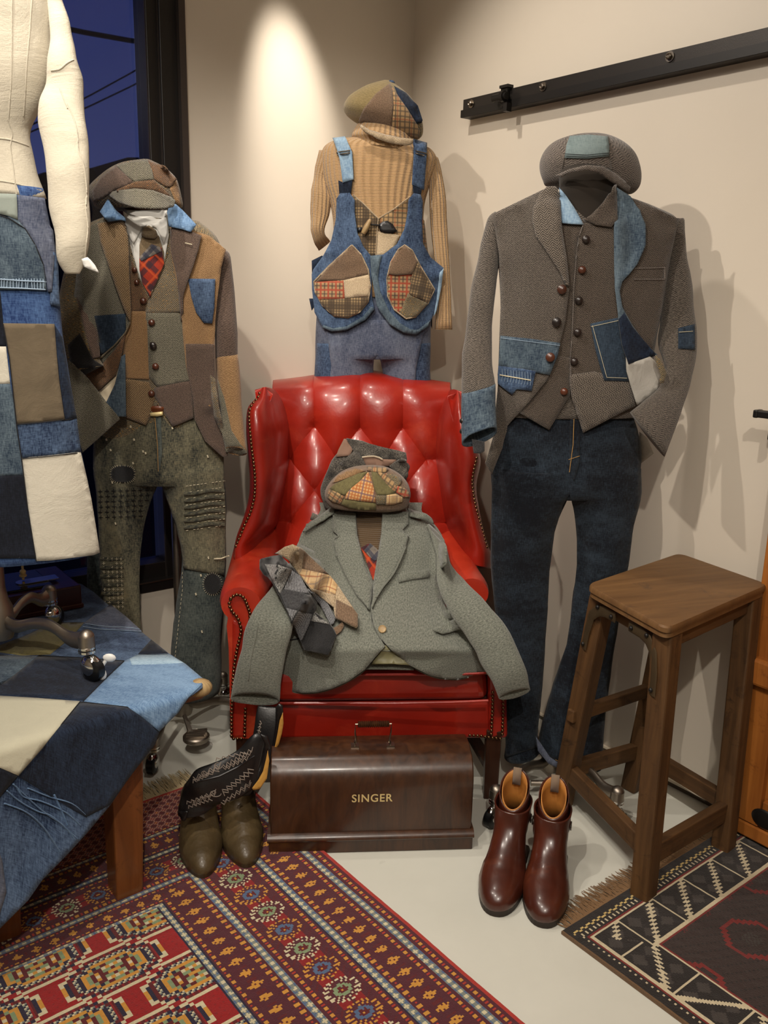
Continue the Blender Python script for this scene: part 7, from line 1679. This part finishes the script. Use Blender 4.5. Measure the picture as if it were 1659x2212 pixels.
mb = MB(); mb.tube([(nx_, ny_, zt2+.012), (nx_, ny_, zt2+.12)], .0035, 10); mb.ball((nx_, ny_, zt2+.034), .009, .009, .008, 12); mb.lathe((nx_, ny_, zt2+.020), [(.007, 0), (.010, .002), (.010, .006), (.006, .008)], 16); mb.build('needle_bar', M['gold'], sm, True)
mb = MB(); mb.tube([(nx_, ny_, zt2+.30), (nx_, ny_, zt2+.115)], [.030, .026], 16); mb.tube([(nx_, ny_, zt2+.20), (nx_-.10, ny_, zt2+.225), (nx_-.20, ny_, zt2+.22), (nx_-.235, ny_, zt2+.17), (nx_-.24, ny_, zt2+.005)], [.030, .028, .032, .036, .045], 16)
mb.build('arm', M['japan'], sm, True)

# ---------------------------------------------------------------- mannequin standing on the table, left foreground
D0_ = 1.90
A0, AR0 = zf(0, 0, .339), zr(0, 0, .339)
hub0 = onz(4, 1420, TZ); hub0 = V((hub0.x, hub0.y, 0)); c1_, c2_ = onz(192, 1471, TZ), onz(112, 1360, TZ)
st0 = stand('cast metal mannequin stand with chrome casters standing on the denim tablecloth', hub0, TZ+.006, [c1_, c2_, hub0+(hub0-c1_)*.9, hub0+(hub0-c2_)*.9], 1.30)
# brake lever on the near caster and thumb screw on the hub
dv_ = (V((c1_.x, c1_.y, 0))-hub0).normalized(); zq = TZ+.006; pp = V((c1_.x, c1_.y, zq+.022))+HR*.028+dv_*.004
mb = MB(); mb.ball(pp+V((0, 0, .030))+HR*.018, .015, .006, .010, 12, ax=(HR, HF, V((0, 0, 1)))); mb.ball(pp+V((0, 0, -.010))-HR*.001, .011, .006, .015, 12, ax=(HR, HF, V((0, 0, 1))))
mb.tube([pp+V((0, 0, .030))+HR*.014, pp+V((0, 0, .008))+HR*.000, pp+V((0, 0, -.008))-HR*.003], .0042, 8); mb.build('brake_lever', M['whiteplastic'], st0, True)
hb = V((hub0.x, hub0.y, TZ+.006+.10))-HF*.034+HR*.01; mb = MB(); mb.tube([hb, hb-HF*.020], .006, 10); mb.ball(hb-HF*.022+HR*.008, .008, .003, .006, 10, ax=(HR, HF, V((0, 0, 1)))); mb.ball(hb-HF*.022-HR*.008, .008, .003, .006, 10, ax=(HR, HF, V((0, 0, 1)))); mb.build('thumb_screw', M['chrome'], st0, True)

dr = thing('patchwork_skirt', 'long denim and linen patchwork skirt on the mannequin standing on the table', 'skirt', P(60, 900, D0_))
B0, BR0 = zf(0, 700, .3618), zr(0, 700, .3618)
sk = AR0([(-420, 1170, 270, 1200, D0_, .5), (-450, 1430, 316, 1430, D0_, .5), (-460, 1600, 352, 1600, D0_, .5), (-460, 1900, 376, 1900, D0_, .5)]) + BR0([(-480, 80, 374, 80, D0_, .48), (-500, 300, 408, 300, D0_, .48), (-520, 600, 458, 600, D0_, .46), (-540, 765, 484, 765, D0_, .46), (-560, 1050, 546, 1050, D0_, .45), (-580, 1390, 594, 1360, D0_, .45)])
loft('skirt_body', sk, M['denim_blue'], dr, n=48, wr=.004, ws=6, reg='sk', hollow=.004)
SKP = [('upper_panel', A0([(-100, 1240), (105, 1236), (112, 1400), (160, 1455), (225, 1560), (275, 1680), (298, 1850), (-100, 1845), (-100, 1380), (0, 1370), (60, 1390)]), 'denim_teal', 0), ('pale_panel', A0([(-60, 1230), (106, 1236), (112, 1400), (50, 1375), (-60, 1350)]), 'linen_cream2', .0012),
       ('side_panel', A0([(112, 1240), (285, 1262), (312, 1430), (340, 1470), (352, 1600), (330, 1860), (305, 1860), (296, 1780), (262, 1640), (215, 1540), (160, 1455), (112, 1405)]), 'denim_grey', 0),
       ('brown_linen_panel', B0([(18, -5), (112, -4), (325, 0), (340, 200), (352, 330), (386, 570), (240, 585), (98, 598), (84, 480), (55, 200)]), 'linen_brown', 0),
       ('indigo_strip', B0([(325, 0), (372, 80), (390, 180), (412, 330), (440, 470), (460, 562), (386, 571), (350, 330), (340, 200)]), 'denim_dark', 0), ('denim_panel', B0([(-60, 360), (60, 356), (84, 480), (98, 598), (128, 800), (140, 902), (-60, 912)]), 'denim_teal', 0),
       ('black_panel', B0([(-60, -200), (0, -190), (18, 0), (35, 132), (-60, 134)]), 'denim_black', 0), ('white_panel', B0([(-60, 134), (35, 134), (60, 356), (-60, 360)]), 'linen', 0), ('blue_panel', B0([(98, 598), (240, 586), (458, 560), (484, 764), (300, 784), (126, 802)]), 'denim_mid', 0),
       ('white_linen_panel', B0([(128, 800), (300, 784), (482, 764), (515, 900), (547, 1050), (575, 1220), (597, 1365), (560, 1380), (400, 1400), (300, 1412), (216, 1416), (190, 1280), (165, 1100), (150, 950)]), 'linen', 0),
       ('black_hem_panel', B0([(-60, 908), (140, 902), (165, 1100), (216, 1400), (100, 1398), (-60, 1400)]), 'denim_black', 0)]
M['linen_cream2'] = m_linen('pale grey green cotton', lin(138, 146, 138), .2); M['denim_slate'] = m_denim('slate denim', lin(34, 38, 50), lin(74, 84, 102), .4)
for nm, po, m_, of in SKP: panel(nm, po, ['sk'], M[m_], dr, off=.004+of, th=.002, sp=9, D0=D0_)
for q in (B0([(98, 600), (240, 588), (460, 564)]), B0([(340, 200), (352, 330), (386, 570)]), B0([(18, 0), (55, 200), (98, 598), (128, 800), (165, 1100), (216, 1416)]), B0([(128, 804), (300, 788), (484, 767)]), A0([(0, 1372), (60, 1392), (160, 1457), (225, 1562), (275, 1682), (298, 1850)])):
    trim('seam', q, ['sk'], M['thread_dark'], dr, off=.0065, r=.0012, D0=D0_)
sg = []
random.seed(8)
for i in range(16):
    x = -10+i*19; sg.append(((x, 1772+random.random()*10), (x+random.uniform(-6, 6), 1838)))
for q in (A0([(-20, 1778), (150, 1790), (294, 1796)]), A0([(-20, 1832), (150, 1838), (296, 1846)])): trim('frayed_seam', q, ['sk'], M['thread_sky'], dr, off=.0065, r=.0014, D0=D0_)
stitches('frayed_seam', [(A0([a])[0], A0([b])[0]) for a, b in sg], ['sk'], M['thread_sky'], dr, .006, .0009, D0=D0_)
trim('frayed_seam', A0([(330, 1460), (345, 1560), (362, 1700), (376, 1900)]), ['sk'], M['thread_sky'], dr, off=.003, r=.0012, D0=D0_)
panel('tab', A0([(345, 1540), (372, 1700), (382, 1955), (322, 1940), (330, 1780)]), ['sk'], M['denim_mid'], dr, off=.006, th=.003, sp=8, D0=D0_)

lj = thing('white_linen_jacket', 'off white linen jacket with long sleeve on the mannequin standing on the table', 'jacket', P(60, 200, D0_))
loft('jacket_body', AR0([(-560, -260, 290, -260, D0_, .5), (-540, -60, 305, -60, D0_, .52), (-500, 150, 325, 150, D0_, .52), (-480, 330, 332, 330, D0_, .52), (-470, 450, 325, 450, D0_, .52), (-430, 620, 275, 620, D0_, .52), (-400, 760, 203, 770, D0_, .55), (-400, 850, 186, 850, D0_, .55), (-410, 950, 196, 950, D0_, .55), (-430, 1100, 238, 1105, D0_, .54), (-450, 1225, 288, 1262, D0_, .54)]),
     M['linen_flat'], lj, n=48, wr=.006, ws=9, reg='lj', hollow=.003)
for q in ([(78, -40), (76, 200), (72, 500), (55, 740), (55, 770), (78, 850), (66, 940), (85, 1080), (104, 1236)], [(205, -20), (190, 200), (172, 400), (160, 600), (150, 740)], [(-20, 880), (70, 892), (182, 930)], [(-20, 1150), (100, 1170), (262, 1215)]):
    trim('seam', A0(q), ['lj'], M['linen_flat'], lj, off=.0005, r=.0014, curve=True, D0=D0_)
loft('sleeve', AR0([(230, -120, 370, -60, D0_, .6), (290, 0, 405, 20, D0_, .7), (315, 150, 452, 140, D0_-.01, .75), (322, 290, 474, 280, D0_-.02, .75), (300, 430, 482, 400, D0_-.03, .75), (278, 540, 515, 520, D0_-.03, .7), (248, 640, 532, 650, D0_-.04, .65), (245, 760, 544, 770, D0_-.05, .62), (268, 880, 555, 900, D0_-.06, .62), (285, 1000, 562, 1020, D0_-.07, .62), (300, 1180, 569, 1180, D0_-.08, .62), (318, 1370, 571, 1360, D0_-.09, .6), (345, 1530, 564, 1540, D0_-.10, .6), (375, 1660, 556, 1670, D0_-.10, .55), (425, 1745, 512, 1745, D0_-.10, .45)]),
     M['linen_flat'], lj, wr=.009, ws=10, reg='lsl')
for q in ([(430, 660), (470, 760), (492, 850), (500, 960), (535, 1060), (552, 1200), (548, 1330), (560, 1450), (545, 1600), (540, 1700)], [(325, 450), (380, 440), (430, 400), (470, 380)], [(380, 560), (410, 640), (430, 690)]):
    trim('sleeve_seam', A0(q), ['lsl'], M['linen_flat'], lj, off=.0005, r=.0015, curve=True, D0=D0_)
ws_ = thing('white_shirt', 'white shirt cuff poking out of the linen jacket sleeve', 'shirt', P(200, 575, D0_-.1))
panel('cuff', A0([(520, 1650), (555, 1638), (575, 1655), (604, 1690), (630, 1738), (570, 1716), (535, 1700)]), [], M['shirt'], ws_, D0=D0_-.125, sp=6, th=.003)
